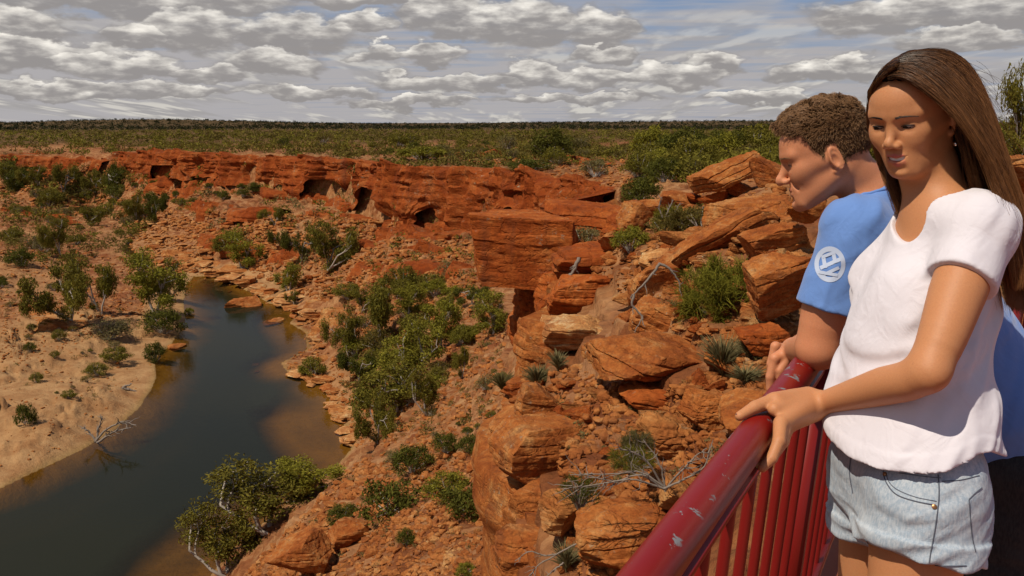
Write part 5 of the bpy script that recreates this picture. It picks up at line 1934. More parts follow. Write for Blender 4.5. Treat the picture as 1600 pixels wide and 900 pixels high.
def scrub_patch(poly, n, smin, smax, mat, seed, quads=46):
    """low scrub sprinkled over a slope, small and past counting"""
    rs = np.random.RandomState(seed)
    xs = [p[0] for p in poly]; ys = [p[1] for p in poly]
    X_ = rs.uniform(min(xs), max(xs), n * 5); Y_ = rs.uniform(min(ys), max(ys), n * 5)
    ok = inside_poly(X_, Y_, poly)
    g, good_ = hits(X_[ok][:n], Y_[ok][:n])
    g = g[good_ & (g[:, 2] > ZW + .2)]
    s = proj(g)[:, 2] / FPX * (smin + (smax - smin) * rs.rand(len(g)) ** 1.8) / 2
    V, F_ = leaf_cloud(rs, g + np.stack([0 * s, 0 * s, s * .45], 1), s, quads, 1.0, 0.65)
    sz = np.repeat(s * 0.22, quads * 4)[:, None]
    c = V.reshape(-1, 4, 3).mean(1).repeat(4, 0)
    return link('scrub', mesh_np('scrub', c + (V - c) * sz, F_, False), mat, kind='stuff')


scree = [(240, 280), (560, 300), (745, 370), (750, 460), (600, 470), (520, 440), (430, 430), (300, 370)]
scrub_patch(scree, 260, 5, 26, M_LEAF, 1)
scrub_patch(scree, 200, 5, 22, M_LEAF_GY, 2)
scrub_patch([(0, 250), (200, 262), (260, 330), (200, 400), (0, 420)], 380, 6, 28, M_LEAF_YL, 3)
scrub_patch([(0, 250), (200, 262), (260, 330), (200, 400), (0, 420)], 120, 8, 30, M_LEAF, 13, 70)
scrub_patch([(0, 216), (440, 224), (960, 226), (960, 262), (700, 248), (440, 236), (200, 234), (0, 230)], 420, 6, 24, M_LEAF, 4, 40)
scrub_patch([(500, 460), (760, 420), (790, 560), (760, 660), (600, 700), (540, 640)], 240, 8, 30, M_LEAF_YL, 5, 60)
scrub_patch([(0, 430), (120, 430), (240, 520), (150, 640), (0, 600)], 120, 3, 14, M_LEAF_YL, 6)
scrub_patch([(460, 760), (640, 680), (780, 700), (800, 880), (560, 900), (430, 900)], 110, 4, 18, M_LEAF_GY, 7, 60)
scrub_patch([(780, 600), (1000, 560), (1240, 560), (1200, 700), (1000, 860), (900, 820)], 90, 6, 26, M_LEAF_GY, 8, 90)


scrub_patch([(200, 246), (560, 262), (890, 294), (890, 335), (600, 335), (400, 300), (200, 280)], 150, 6, 22, M_LEAF, 9, 50)

# ---- close plants: needle shrub, grass tufts, dead shrub and branches
def needle_bush(px, py, w, h, n, mat, label, zc, seed, r_=0.0016, name='shrub', curl=0.35):
    rs = np.random.RandomState(seed)
    q = P(px, py, zc); g = np.array([q.x, q.y, q.z])
    k = zc / FPX
    W_, H_ = w * k / 2, h * k
    S_ = Strands()
    heads = []
    stems = MB()
    for _ in range(70):
        a = rs.uniform(0, 6.28); rr_ = math.sqrt(rs.rand()) * W_ * .8
        c = np.array([math.cos(a) * rr_, math.sin(a) * rr_ * .8, H_ * (0.2 + 0.62 * rs.rand() * math.sqrt(max(0.05, 1 - (rr_ / W_) ** 2)))])
        heads.append(c)
        if rs.rand() < .5:
            stems.tube([g + np.array([0, 0, -.05]) + c * .05, g + c * np.array([.45, .45, .5]), g + c], [.012, .007, .003], 5)
    heads = np.array(heads)
    kx = rs.randint(len(heads), size=n)
    st = heads[kx] + rs.normal(size=(n, 3)) * W_ * .07
    d = heads[kx] / np.linalg.norm(heads[kx], axis=1, keepdims=True) * .6 + rs.normal(size=(n, 3)) * .55 + np.array([0, 0, .45])
    d /= np.linalg.norm(d, axis=1, keepdims=True)
    ln = W_ * rs.uniform(.14, .34, n)[:, None]
    C = [st + d * ln * s + np.array([0, 0, -curl]) * ln * s * s for s in np.linspace(0, 1, 5)]
    S_.add(np.stack(C, 1) + g, r_)
    root = bpy.data.objects.new(name, None)
    COL.objects.link(root)
    root.location = g
    tag(root, label, 'shrub', None)
    f_ = S_.build('foliage', mat, None); recenter(f_, g); f_.location = (0, 0, 0); f_.parent = root
    s_ = stems.build('stem', M_DEAD); recenter(s_, g); s_.location = (0, 0, 0); s_.parent = root
    return root


needle_bush(1130, 525, 165, 150, 6500, M_LEAF_BR, 'largest fine-leaved green shrub among the boulders left of the man', 12.6, 3, 0.0050)
needle_bush(1080, 372, 80, 56, 2200, M_LEAF_YL, 'airy yellow-green shrub in front of the smooth tan rock', 19.0, 4, 0.006)
needle_bush(1050, 366, 70, 50, 1800, M_LEAF_BR, 'airy shrub left of the airy yellow-green one', 20.0, 14, 0.006)
needle_bush(995, 712, 60, 50, 2500, M_LEAF_GY, 'grey wiry shrub above the dead branches', 8.6, 5, 0.0018)
needle_bush(985, 735, 90, 40, 1800, M_LEAF, 'sparse green shrub beneath the grey wiry one', 8.2, 6, 0.002)
needle_bush(905, 790, 80, 60, 1200, M_LEAF_DK, 'sparse dark shrub over the lichen boulder', 8.4, 7, 0.002)


def tuft(px, py, w, h, n, mat, label, seed, zc=None, group='grass tufts between the rocks'):
    rs = np.random.RandomState(seed)
    g = np.array(hit(px, py)) if zc is None else PA(px, py, zc)
    k = proj(g)[0][2] / FPX
    W_, H_ = w * k / 2, h * k
    a = rs.uniform(0, 6.28, n)
    ou = rs.uniform(.2, 1, n)
    d = np.stack([np.cos(a) * ou * W_, np.sin(a) * ou * W_, H_ * rs.uniform(.5, 1.1, n)], 1)
    C = [d * np.array([s ** 1.5, s ** 1.5, 1])[None] * 1.0 * np.array([1, 1, 1]) * 0 + np.stack([d[:, 0] * s ** 1.6, d[:, 1] * s ** 1.6, d[:, 2] * (s - .25 * s * s) * 1.33], 1) for s in np.linspace(0, 1, 6)]
    S_ = Strands()
    S_.add(np.stack(C, 1), k * 0.9, k * 0.25)
    return S_.build('grass_tuft', mat, None, loc=g, label=label, cat='grass', group=group)


for a in [(1128, 590, 90, 62, 420, M_DRYGRASS, 'largest spiky grass tuft below the big green shrub'),
          (840, 606, 60, 34, 260, M_DRYGRASS, 'dry grass tuft on the cliff-edge rubble'),
          (872, 580, 44, 30, 160, M_DRYGRASS, 'dry grass tuft by the pale slab'),
          (1170, 560, 50, 30, 200, M_DRYGRASS, 'dry grass at the man\'s fingers'),
          (1165, 600, 70, 26, 260, M_DRYGRASS, 'flattened dry grass behind the handrail end'),
          (885, 895, 60, 46, 220, M_DRYGRASS, 'dry grass at the bottom by the bare twigs'),
          (785, 612, 50, 30, 200, M_LEAF_GY, 'grey grass tuft on the left rubble edge'),
          (1000, 590, 30, 20, 120, M_DRYGRASS, 'small grass tuft on top of the wide slab')]:
    tuft(*a[:6], a[6], int(a[0]))


def dead_branch(name, px_pts, zcs, r_, label, seed, twigs=10, cat='branch', tw=0.5):
    rs = np.random.RandomState(seed)
    mb = MB()
    for pts_, zc in zip(px_pts, zcs):
        C = catmull([PA(a, b, zc - c * .03) for a, b, c in pts_], 14)
        C += rs.normal(size=C.shape) * r_ * .25
        mb.tube(C, np.linspace(r_, r_ * .35, 14), 6)
        for _ in range(twigs):
            i = rs.randint(3, 13)
            d = nrm(C[i] - C[i - 1] + rs.normal(size=3) * .35 * np.linalg.norm(C[i] - C[i - 1]) * 2)
            ln = np.linalg.norm(C[-1] - C[0]) * rs.uniform(.10, .3) * tw * 2
            q = [C[i] + d * ln * s + rs.normal(size=3) * ln * .05 for s in np.linspace(0, 1, 5)]
            mb.tube(q, np.linspace(r_ * .45, r_ * .12, 5), 5)
    c = np.concatenate(mb.v).mean(0)
    o = mb.build(name, M_DEAD, label=label, cat=cat)
    return recenter(o, c)


dead_branch('dead_branch', [[(1030, 412, 0), (1018, 430, 0), (1000, 450, 0), (985, 466, 0)], [(990, 460, 0), (988, 478, 0), (1002, 495, 0), (992, 518, 0)], [(1030, 412, 0), (1046, 420, 0), (1058, 436, 0), (1064, 452, 0)]],
            [12.4, 12.4, 12.6], 0.022, 'white forked dead branch lying over the brown boulders', 1, 4)
dead_branch('dead_shrub', [[(1040, 762, 0), (1000, 738, 1), (960, 740, 2), (890, 742, 1)], [(1040, 764, 0), (990, 750, 2), (940, 756, 3), (880, 764, 2)], [(1036, 760, 0), (1010, 720, 2), (985, 705, 3), (960, 702, 3)],
                           [(1040, 766, 0), (1060, 740, 3), (1085, 715, 4), (1105, 700, 4)], [(1038, 764, 0), (1070, 748, 2), (1100, 730, 2), (1112, 690, 2)], [(1036, 764, 0), (1000, 742, 4), (960, 752, 5), (905, 740, 6)], [(1040, 768, 0), (1036, 744, 0), (1026, 716, 0), (1004, 686, 0)]],
            [7.6, 7.5, 7.7, 7.5, 7.4, 7.6, 7.7], 0.0105, 'grey dead shrub sprawling across the rubble beside the handrail', 2, 16)
dead_branch('dead_branch', [[(900, 850, 0), (870, 866, 0), (840, 884, 1), (828, 900, 1)], [(870, 866, 0), (850, 868, 0), (826, 862, 0), (806, 876, 0)], [(880, 880, 0), (866, 890, 0), (850, 905, 0)]],
            [8.3, 8.3, 8.2], 0.010, 'thin bare twig hanging at the bottom of the cliff edge', 3, 8)
dead_branch('dead_branch', [[(905, 402, 0), (898, 420, 0), (886, 436, 0), (884, 448, 0)]], [20.0], 0.05, 'grey gnarled root down the layered red ledge', 4, 5)
dead_branch('dead_shrub', [[(1040, 340, 0), (1046, 325, 0), (1052, 312, 0)], [(1036, 340, 0), (1030, 324, 0), (1034, 308, 0)], [(1042, 340, 0), (1056, 330, 0), (1062, 318, 0)]], [19.5, 19.6, 19.7], 0.02, 'twiggy white dead bush below the flat dark boulder', 5, 10)
g_ = hit(150, 690)
k_ = proj(g_)[0][2]
dead_branch('fallen_tree', [[(150, 690, 0), (165, 672, 0), (190, 660, 0), (212, 664, 0)], [(150, 690, 0), (140, 676, 0), (128, 668, 0)], [(152, 692, 0), (176, 676, 0), (205, 668, 0)], [(150, 690, 0), (154, 670, 0), (160, 650, 0)]],
            [k_ - 1, k_ - 1, k_ - 1.2, k_ - 1], 0.10, 'grey fallen tree with its branches in the left waterline', 6, 14, 'fallen tree')
g_ = hit(195, 608); k_ = proj(g_)[0][2]
dead_branch('driftwood', [[(184, 612, 0), (196, 604, 0), (206, 600, 0)], [(194, 606, 0), (212, 612, 0)]], [k_ - .6, k_ - .6], 0.16, 'dark driftwood stump on the sandy left bank', 7, 3, 'driftwood')
for a, b, zo_, s_ in ((262, 408, 0, 8), (728, 520, 0, 9), (600, 470, 0, 10)):
    pass
# ------------------------------------------------------------ the railing line (shared with the hands)
RAIL_A = np.array([0.171, 1.018, -0.545])
RAIL_B = np.array([0.620, 1.880, -0.545])
RAIL_R = 0.031
RD = (RAIL_B - RAIL_A) / np.linalg.norm(RAIL_B - RAIL_A)
RN = np.cross(RD, (0, 0, 1.0))            # horizontal, towards the people
RZ = np.array([0, 0, 1.0])


def rail_pt(s, ang, rad):
    """s metres along from A, angle around (0 = people side, 90 = top), distance from the axis"""
    a = R(ang)
    return RAIL_A + RD * s + rad * (math.cos(a) * RN + math.sin(a) * RZ)


# ------------------------------------------------------------ woman
M_SKIN_W = skin_material('tanned_skin', (0.50, 0.220, 0.095), (0.46, 0.120, 0.090))
M_SKIN_M = skin_material('ruddy_skin', (0.56, 0.225, 0.110), (0.42, 0.10, 0.075))
M_EYE = plain('eye_white', (0.34, 0.29, 0.27), 0.3)
M_IRIS = plain('iris', (0.022, 0.013, 0.008), 0.3)
M_TEETH = plain('teeth', (0.92, 0.89, 0.84), 0.25)
M_LASH = plain('lash', (0.02, 0.012, 0.010), 0.6)
M_HAIR_W = hair_material('brown_hair', (0.012, 0.005, 0.003), (0.25, 0.105, 0.036))
M_HAIRCAP_W = plain('scalp_hair', (0.030, 0.013, 0.007), 0.9, 0, 0.05)
M_HAIRCAP_M = plain('scalp_hair_light', (0.075, 0.038, 0.018), 0.9, 0, 0.05)
M_HAIR_M = hair_material('light_brown_hair', (0.028, 0.012, 0.006), (0.30, 0.155, 0.066), 0.5)


def build_eyes(parent, fr, open_=True):
    for sx in (-1, 1):
        c = V3(0.030 * sx, 0.0715, 0.0)
        mb = MB()
        n1, n2 = 20, 14
        th = np.linspace(0, math.pi, n2)
        ph = np.linspace(0, 2 * math.pi, n1, endpoint=False)
        pts = np.array([[math.sin(a) * math.cos(b), math.cos(a), math.sin(a) * math.sin(b)] for a in th for b in ph]) * np.array([0.0135, 0.0132, 0.0120]) + c
        F = [[i * n1 + j, i * n1 + (j + 1) % n1, (i + 1) * n1 + (j + 1) % n1, (i + 1) * n1 + j] for i in range(n2 - 1) for j in range(n1)]
        mb.add(to_world(fr, pts), F)
        e = mb.build('eye', M_EYE, parent)
        mb = MB()
        cc = c + V3(-0.0020, 0.0127, -0.0026)
        ring = [cc + V3(0.0086 * math.cos(a), -0.0012, 0.0086 * math.sin(a)) for a in np.linspace(0, 2 * math.pi, 18, endpoint=False)]
        mb.add(to_world(fr, np.array([cc + V3(0, .0009, 0)] + ring)), [[0, i + 1, (i + 1) % 18 + 1] for i in range(18)])
        mb.build('iris', M_IRIS, e)


def surf_point(f, p, d, steps=40):
    """march p along d until f = 0"""
    p = np.array(p, dtype=np.float32); d = np.array(d, dtype=np.float32)
    for _ in range(steps):
        v = float(f(p[None])[0])
        p = p + d * v * 0.7
    return p


def build_brows(parent, f, fr, mat, thick=0.0010, n=150, arch=0.003, seed=3):
    rs = np.random.RandomState(seed)
    lines_ = []
    for sx in (-1, 1):
        for i in range(n):
            u = rs.uniform(0, 1)
            x = (0.0125 + 0.034 * u) * sx
            z = 0.0185 + arch * math.sin(u * 2.4) - 0.002 * u * u + rs.normal() * 0.0007 * (1.25 - u)
            p = surf_point(f, (x, 0.12 - abs(x) * 0.5, z), (0, -1, 0))
            dirx = np.array([sx * 0.95, -0.25, 0.22 - 0.5 * u])
            q = p + dirx * 0.0058
            q = surf_point(f, q + V3(0, 0.004, 0), (0, -1, 0), 12) + V3(0, 0.0007, 0)
            mid_ = (p + q) / 2 + V3(0, 0.0004, 0.0002)
            lines_.append(np.array([p, mid_, q]))
    s = Strands()
    s.add(np.array([to_world(fr, l) for l in lines_]), thick * 0.5, thick * 0.25)
    s.build('eyebrows', mat, parent)


def build_lashes(parent, fr, f, thick=0.0011):
    for sx in (-1, 1):
        mb = MB()
        pts = []
        for u in np.linspace(0, 1, 9):
            x = 0.0175 + 0.0265 * u
            z = -0.0018 + 0.0016 * math.sin(u * math.pi) + 0.0012 * u
            p = surf_point(f, (x * sx, 0.11 - 0.25 * x, z + 0.0016), (0, -1, 0))
            pts.append(p + V3(0, 0.0010, 0))
        mb.tube(to_world(fr, np.array(pts)), [thick * .4] + [thick] * 7 + [thick * .4], 5)
        mb.build('eyelash', M_LASH, parent)


# head pose: turned about 45 degrees from the lens, tipped down a little
def aim_frame(yaw_deg, pitch_deg, roll_deg, ear_px, zc, scale, ear_local=(0.0735, -0.012, -0.012)):
    base = nrm((P(ear_px[0], ear_px[1], zc))[:])
    to_cam = nrm((-base[0], -base[1], 0))
    left = nrm(np.cross(to_cam, (0, 0, 1)))          # screen left
    if left[0] > 0: left = -left
    y = R(yaw_deg)
    hf = math.cos(y) * to_cam + math.sin(y) * left
    fwd = nrm(hf * math.cos(R(pitch_deg)) - np.array([0, 0, 1]) * math.sin(R(pitch_deg)))
    side = nrm(np.cross((0, 0, 1), hf))
    up = nrm(np.array([0, 0, 1]) + side * math.tan(R(roll_deg)))
    fr = frame((0, 0, 0), fwd, up, scale)
    ear = np.array(P(ear_px[0], ear_px[1], zc))
    o = ear - to_world(fr, np.array(ear_local))
    return (o, fr[1], scale)


WF = aim_frame(24, 15, -2, (1489, 185), 1.56, 0.875)
wf = np.array([-0.93, -0.36, 0.0]); wf = nrm(wf)          # the way her body faces
wl = nrm(np.cross((0, 0, 1), wf))                         # her left
BW = np.stack([wl, wf, np.array([0, 0, 1.0])], 1)
wf2 = nrm(np.array([-0.97, 0.10, 0]))
wl2 = nrm(np.cross((0, 0, 1), wf2))
BC = np.stack([wl2, wf2, np.array([0, 0, 1.0])], 1)
W_neck = PA(1470, 322, 1.61)
W_S1 = PA(1532, 358, 1.51)
W_S2 = PA(1478, 352, 1.80)
W_chest = PA(1458, 432, 1.64)
W_waist = PA(1424, 590, 1.62)
W_pelvis = PA(1412, 735, 1.61)
W_elbow = PA(1450, 584, 1.43)
W_wrist = rail_pt(0.705, 18, 0.088)
Whead_l = head_sdf(False)


def W_head(p):
    return Whead_l(to_local(WF, p)) * WF[2]


def W_torso(p):
    d = s_ell(p, W_chest, (0.120, 0.078, 0.175), BC)
    d = s_min(d, s_cap(p, W_neck - RZ * .02, W_S1, 0.036, 0.040), 0.045)
    d = s_min(d, s_cap(p, W_neck - RZ * .02, W_S2, 0.036, 0.040), 0.045)
    for sx in (-1, 1):
        c = W_chest + wf2 * 0.056 + wl2 * 0.062 * sx - RZ * 0.018
        d = s_min(d, s_sph(p, c, 0.054), 0.045)
    d = s_min(d, s_ell(p, W_waist, (0.105, 0.072, 0.14), BW), 0.06)
    d = s_min(d, s_ell(p, W_pelvis, (0.138, 0.088, 0.130), BW), 0.06)
    return d


W_nb = to_world(WF, np.array((0, -0.022, -0.055)))


def W_neckf(p):
    return s_chain(p, [W_nb, (W_nb + W_neck) / 2 + wf * .004, W_neck - RZ * 0.01], [0.050, 0.047, 0.052], 0.02)


# fingers close round the rail, thumb over the top
def wc(*pts):
    return [rail_pt(*q) for q in pts]


W_fing = [
    (wc((0.566, 32, .050), (0.528, 8, .049), (0.505, -22, .046), (0.492, -46, .044)), [.0125, .0108, .0096, .0082]),
    (wc((0.584, 24, .052), (0.550, -2, .050), (0.530, -36, .046), (0.520, -62, .044)), [.0125, .0108, .0096, .0084]),
    (wc((0.603, 17, .051), (0.574, -10, .049), (0.560, -44, .045), (0.553, -70, .044)), [.0120, .0102, .0092, .0082]),
    (wc((0.622, 9, .050), (0.598, -16, .047), (0.588, -44, .045), (0.583, -64, .043)), [.0108, .0092, .0082, .0074]),
]
W_thumb = (wc((0.668, 44, .063), (0.618, 70, .052), (0.582, 98, .0440), (0.553, 128, .0415)), [.0165, .0140, .0115, .0088])
W_palm = [(rail_pt(0.692, 26, 0.084), rail_pt(0.570, 31, 0.052), .0175, .0125), (rail_pt(0.692, 21, 0.084), rail_pt(0.590, 24, 0.054), .0175, .0125),
          (rail_pt(0.692, 16, 0.083), rail_pt(0.609, 16, 0.052), .0175, .0122), (rail_pt(0.692, 11, 0.082), rail_pt(0.623, 8, 0.051), .0170, .0115),
          (rail_pt(0.692, 34, 0.080), rail_pt(0.618, 66, 0.057), .0175, .0140), (rail_pt(0.67, 30, 0.074), rail_pt(0.590, 58, 0.050), .014, .0120)]
W_handf = hand_prims(W_fing + [W_thumb], W_palm)
W_fore = nrm(W_wrist - W_elbow)


def W_arm(p):
    L_ = W_wrist - W_elbow
    d = s_limb(p, [W_S1, W_S1 + (W_elbow - W_S1) * 0.45, W_S1 + (W_elbow - W_S1) * 0.86, W_elbow + L_ * .10, W_elbow + L_ * .38, W_elbow + L_ * .74, W_wrist],
               [0.0465, 0.0440, 0.0345, 0.0330, 0.0325, 0.0250, 0.0198], 30)
    d = s_min(d, s_sph(p, W_elbow - W_fore * 0.010 - RZ * .004, 0.020), 0.030)
    d = s_min(d, s_cap(p, W_wrist, rail_pt(0.685, 20, 0.085), 0.0195, 0.0180), 0.02)
    d = s_min(d, W_handf(p), 0.010)
    return d


W_hipN = PA(1440, 775, 1.54)
W_kneeN = PA(1405, 1130, 1.55)
W_hipF = PA(1385, 765, 1.70)
W_kneeF = PA(1352, 1110, 1.78)


def W_leg(hip, knee):
    dn = nrm(knee - hip)
    ankle = knee + V3(0.01, 0.02, -0.40)
    ankle[2] = -1.565 + 0.09
    def f(p):
        d = s_chain(p, [hip, hip + (knee - hip) * .5, knee], [0.083, 0.070, 0.052], 0.02)
        d = s_min(d, s_chain(p, [knee, knee + (ankle - knee) * .3, ankle], [0.050, 0.052, 0.036], 0.02), 0.02)
        d = s_min(d, s_cap(p, ankle - RZ * .05, ankle - RZ * .062 + wf * 0.15, 0.034, 0.026), 0.02)
        return d
    return f, ankle


W_legN, W_ankN = W_leg(W_hipN, W_kneeN)
W_legF, W_ankF = W_leg(W_hipF, W_kneeF)


def W_body_low(p):
    d = W_torso(p)
    
    d = s_min(d, W_legN(p), 0.03)
    d = s_min(d, W_legF(p), 0.03)
    d = s_min(d, s_limb(p, [W_S2, PA(1448, 560, 1.88), PA(1418, 690, 1.82)], [.043, .034, .021]), 0.02)
    hb = PA(1418, 690, 1.82)
    for q_ in range(4):
        e_ = hb + wf * (0.030 - 0.018 * q_)
        d = s_min(d, s_limb(p, [hb, e_ - RZ * .085, e_ - RZ * .165 + wl * .012], [.020, .010, .007]), 0.006)
    d = s_min(d, s_limb(p, [hb, hb + wf * .045 - RZ * .06, hb + wf * .05 - RZ * .11], [.018, .012, .008]), 0.006)
    return d


class Body:
    def __init__(self):
        self.v, self.f, self.lip, self.n = [], [], [], 0

    def add(self, v, f, lip=None):
        self.v.append(v); self.f.append(f + self.n); self.n += len(v)
        self.lip.append(np.zeros(len(v)) if lip is None else lip)

    def build(self, name, mat, **kw):
        me = mesh_np(name, np.concatenate(self.v), np.concatenate(self.f))
        attr(me, 'lip', np.concatenate(self.lip))
        return link(name, me, mat, **kw)


def bbox(pts, pad):
    pts = np.array(pts)
    return pts.min(0) - pad, pts.max(0) + pad


def head_mesh(fr, floc, neck_f, neck_end, torso_f, h=0.0017):
    """head and neck in one surface, meshed in the head's own frame"""
    ne = to_local(fr, np.array(neck_end)[None])[0]
    lo = np.minimum(V3(-0.095, -0.125, -0.135), ne - V3(.10, .09, .085))
    hi = np.maximum(V3(0.095, 0.132, 0.130), ne + V3(.10, .15, .06))

    def f(p):
        w_ = to_world(fr, p).astype(np.float32)
        return s_min(s_min(floc(p), neck_f(w_) / fr[2], 0.022), torso_f(w_) / fr[2], 0.03)
    v, q = mesh_sdf(f, lo, hi, h)
    v = relax(v, q, 2, 0.4)
    floc(v.astype(np.float32))
    lip = np.clip(1 - (floc.lip - 0.0012) / 0.0016, 0, 1) * (np.abs(v[:, 0]) < 0.027)
    return to_world(fr, v), q, lip


Bw = Body()
v, q, lip = head_mesh(WF, Whead_l, W_neckf, W_neck, W_torso)
Bw.add(v, q, lip)
lo, hi = bbox([W_S1, W_elbow, W_wrist, W_thumb[0][3]] + W_fing[0][0] + W_fing[3][0], 0.06)
v, q = mesh_sdf(W_arm, lo, hi, 0.0026)
Bw.add(relax(v, q, 1, .4), q)
lo, hi = bbox([W_neck + RZ * 0.01, W_S1, W_S2 + V3(-.25, .08, -.3), W_ankN, W_ankF, W_ankN + wf * .18], 0.12)
hi[2] = W_neck[2] + 0.035
v, q = mesh_sdf(lambda p: W_body_low(p) + 0.0035 * np.clip((p[:, 2] + .5) / .1, 0, 1), lo, hi, 0.006)
Bw.add(relax(v, q, 1, .4), q)
woman = Bw.build('person', M_SKIN_W)
tag(woman, 'smiling woman with long brown hair in white tee and denim shorts, hand on red rail', 'person', 'visitors leaning on the railing')
build_eyes(woman, WF)
build_brows(woman, Whead_l, WF, plain('brow_hair', (0.03, 0.015, 0.009), 0.7), 0.0011)
build_lashes(woman, WF, Whead_l)
# teeth
mb = MB()
tp = np.array([[x, 0.0925 - abs(x) ** 2 * 14, z] for z in (-0.0590, -0.0635, -0.0680) for x in np.linspace(-0.019, 0.019, 25)])
tp[:, 2] += np.abs(tp[:, 0]) * 0.10
tp[:, 0] += 0.0060
tp[:, 1] += 0.0004 * np.abs(np.sin(tp[:, 0] * math.pi / 0.0062))
mb.add(to_world(WF, tp), [[r * 25 + i, r * 25 + i + 1, (r + 1) * 25 + i + 1, (r + 1) * 25 + i] for r in range(2) for i in range(24)])
mb.build('teeth', M_TEETH, woman)
# earring
mb = MB()
e0 = to_world(WF, np.array([0.0830, 0.004, -0.060]))
n1, n2 = 12, 8
pts = np.array([[math.sin(a) * math.cos(b), math.sin(a) * math.sin(b), math.cos(a)] for a in np.linspace(0, math.pi, n2) for b in np.linspace(0, 2 * math.pi, n1, endpoint=False)]) * 0.0042
mb.add(pts + e0, [[i * n1 + j, i * n1 + (j + 1) % n1, (i + 1) * n1 + (j + 1) % n1, (i + 1) * n1 + j] for i in range(n2 - 1) for j in range(n1)])
mb.build('earring', plain('silver', (0.8, 0.8, 0.8), 0.12, 1.0), woman)
# thumb and finger nails
mb = MB()


def nail(mb, tip, prev, up, ln=0.0085, wd=0.0042, lift=0.0062):
    t_ = nrm(tip - prev)
    u_ = nrm(up - t_ * np.dot(up, t_))
    s_ = np.cross(t_, u_)
    pts = []
    for a in np.linspace(-0.6, 0.9, 5):
        for b in np.linspace(-1, 1, 5):
            pts.append(tip + t_ * ln * a * .8 + s_ * wd * b * (1 - 0.25 * max(a, 0) ** 2) + u_ * (lift * (1 - .22 * b * b) - .001 * a * a))
    mb.add(pts, [[i * 5 + j, i * 5 + j + 1, (i + 1) * 5 + j + 1, (i + 1) * 5 + j] for i in range(4) for j in range(4)])


nail(mb, W_thumb[0][3], W_thumb[0][2], nrm(rail_pt(0.527, 143, 1) - rail_pt(0.527, 143, 0)) + RN * 0 + RZ * .6, lift=0.0078)
for ch in W_fing[:1]:
    nail(mb, ch[0][3], ch[0][2], nrm(ch[0][3] - rail_pt(0.49, 0, 0)))
mb.build('fingernails', plain('dark_nail_varnish', (0.10, 0.03, 0.04), 0.2), woman)
# ------------------------------------------------------------ woman's clothes
def cloth_material(name, col, rough=0.85, weave=900.0, sheen=0.25, bump=0.12, worn=None):
    m, t = new_mat(name)
    o = t.new('ShaderNodeTexCoord').outputs['Object']
    n = t.noise(o, 9, 4, 0.6)
    c = t.mix(t.mapr(n, 0.3, 0.7, 0.0, 0.14), col, tuple(x * 0.75 for x in col))
    if worn:
        n2 = t.noise(t.scale3(o, (1, 1, 0.28)), 260, 3, 0.6)
        n3 = t.noise(o, 11, 5, 0.65)
        c = t.mix(t.mapr(n2, 0.38, 0.62, 0, 0.55), c, worn)
        c = t.mix(t.mapr(n3, 0.5, 0.66, 0, 0.55), c, worn)
    t.put(t.bs, 'Base Color', c)
    t.put(t.bs, 'Roughness', rough)
    t.put(t.bs, 'Specular IOR Level', 0.15)
    t.put(t.bs, 'Sheen Weight', sheen)
    b = t.new('ShaderNodeBump', i_Strength=bump, i_Distance=0.003)
    t.put(b, 'Height', t.math('ADD', t.noise(o, weave, 2, 0.5), t.math('MULTIPLY', t.noise(o, 60, 4, 0.6), 2.5)))
    rd_ = t.new('ShaderNodeVectorRotate', rotation_type='EULER_XYZ')
    t.put(rd_, 'Vector', o)
    rd_.inputs['Rotation'].default_value = (0.3, 0.7, 0.2)
    w1_ = t.noise(t.scale3(rd_.outputs[0], (1, 1, 0.28)), 24, 3, 0.45, 0.8)
    w2_ = t.noise(t.scale3(rd_.outputs[0], (0.3, 1, 1)), 17, 2, 0.45, 1.2)
    rg = t.math('SUBTRACT', 1.0, t.math('MULTIPLY', t.math('ABSOLUTE', t.math('SUBTRACT', w1_, 0.5)), 6.0), clamp=True)
    rg2 = t.math('SUBTRACT', 1.0, t.math('MULTIPLY', t.math('ABSOLUTE', t.math('SUBTRACT', w2_, 0.5)), 5.0), clamp=True)
    b2 = t.new('ShaderNodeBump', i_Strength=0.16, i_Distance=0.006)
    t.put(b2, 'Height', t.math('ADD', t.math('MULTIPLY', rg, t.mapr(w2_, 0.42, 0.6)), t.math('MULTIPLY', rg2, t.mapr(w1_, 0.45, 0.6))))
    t.put(b2, 'Normal', b.outputs[0])
    t.put(t.bs, 'Normal', b2.outputs[0])
    return m


M_WHITE = cloth_material('white_cotton', (0.66, 0.615, 0.655))
M_BLUE = cloth_material('blue_cotton', (0.125, 0.235, 0.53))
M_DENIM = cloth_material('faded_denim', (0.30, 0.36, 0.43), 0.9, 700, 0.1, 0.3, (0.54, 0.56, 0.58))
M_STITCH = plain('denim_seam', (0.09, 0.10, 0.13), 0.8)
M_BLACKC = cloth_material('black_patterned_cloth', (0.020, 0.020, 0.022), 0.9, 700, 0.1, 0.2, (0.045, 0.043, 0.042))
M_NAVYC = plain('navy_neckband', (0.02, 0.03, 0.06), 0.8)


def folds(p, a, b, wa, wb, seed):
    """a few long soft folds: narrow across a, long along b"""
    c = np.cross(a, b)
    q = np.stack([p @ a / wa, p @ b / wb, p @ c / (wa * 4.5)], 1).astype(np.float32)
    w_ = perlin(q * 0.5, seed + 5)
    q[:, 0] += w_ * 0.8
    n = perlin(q, seed)
    return np.exp(-(n * 3.0) ** 2) / (1.0 + np.exp(-6.0 * (w_ + 0.12)))


W_up = nrm(W_elbow - W_S1)


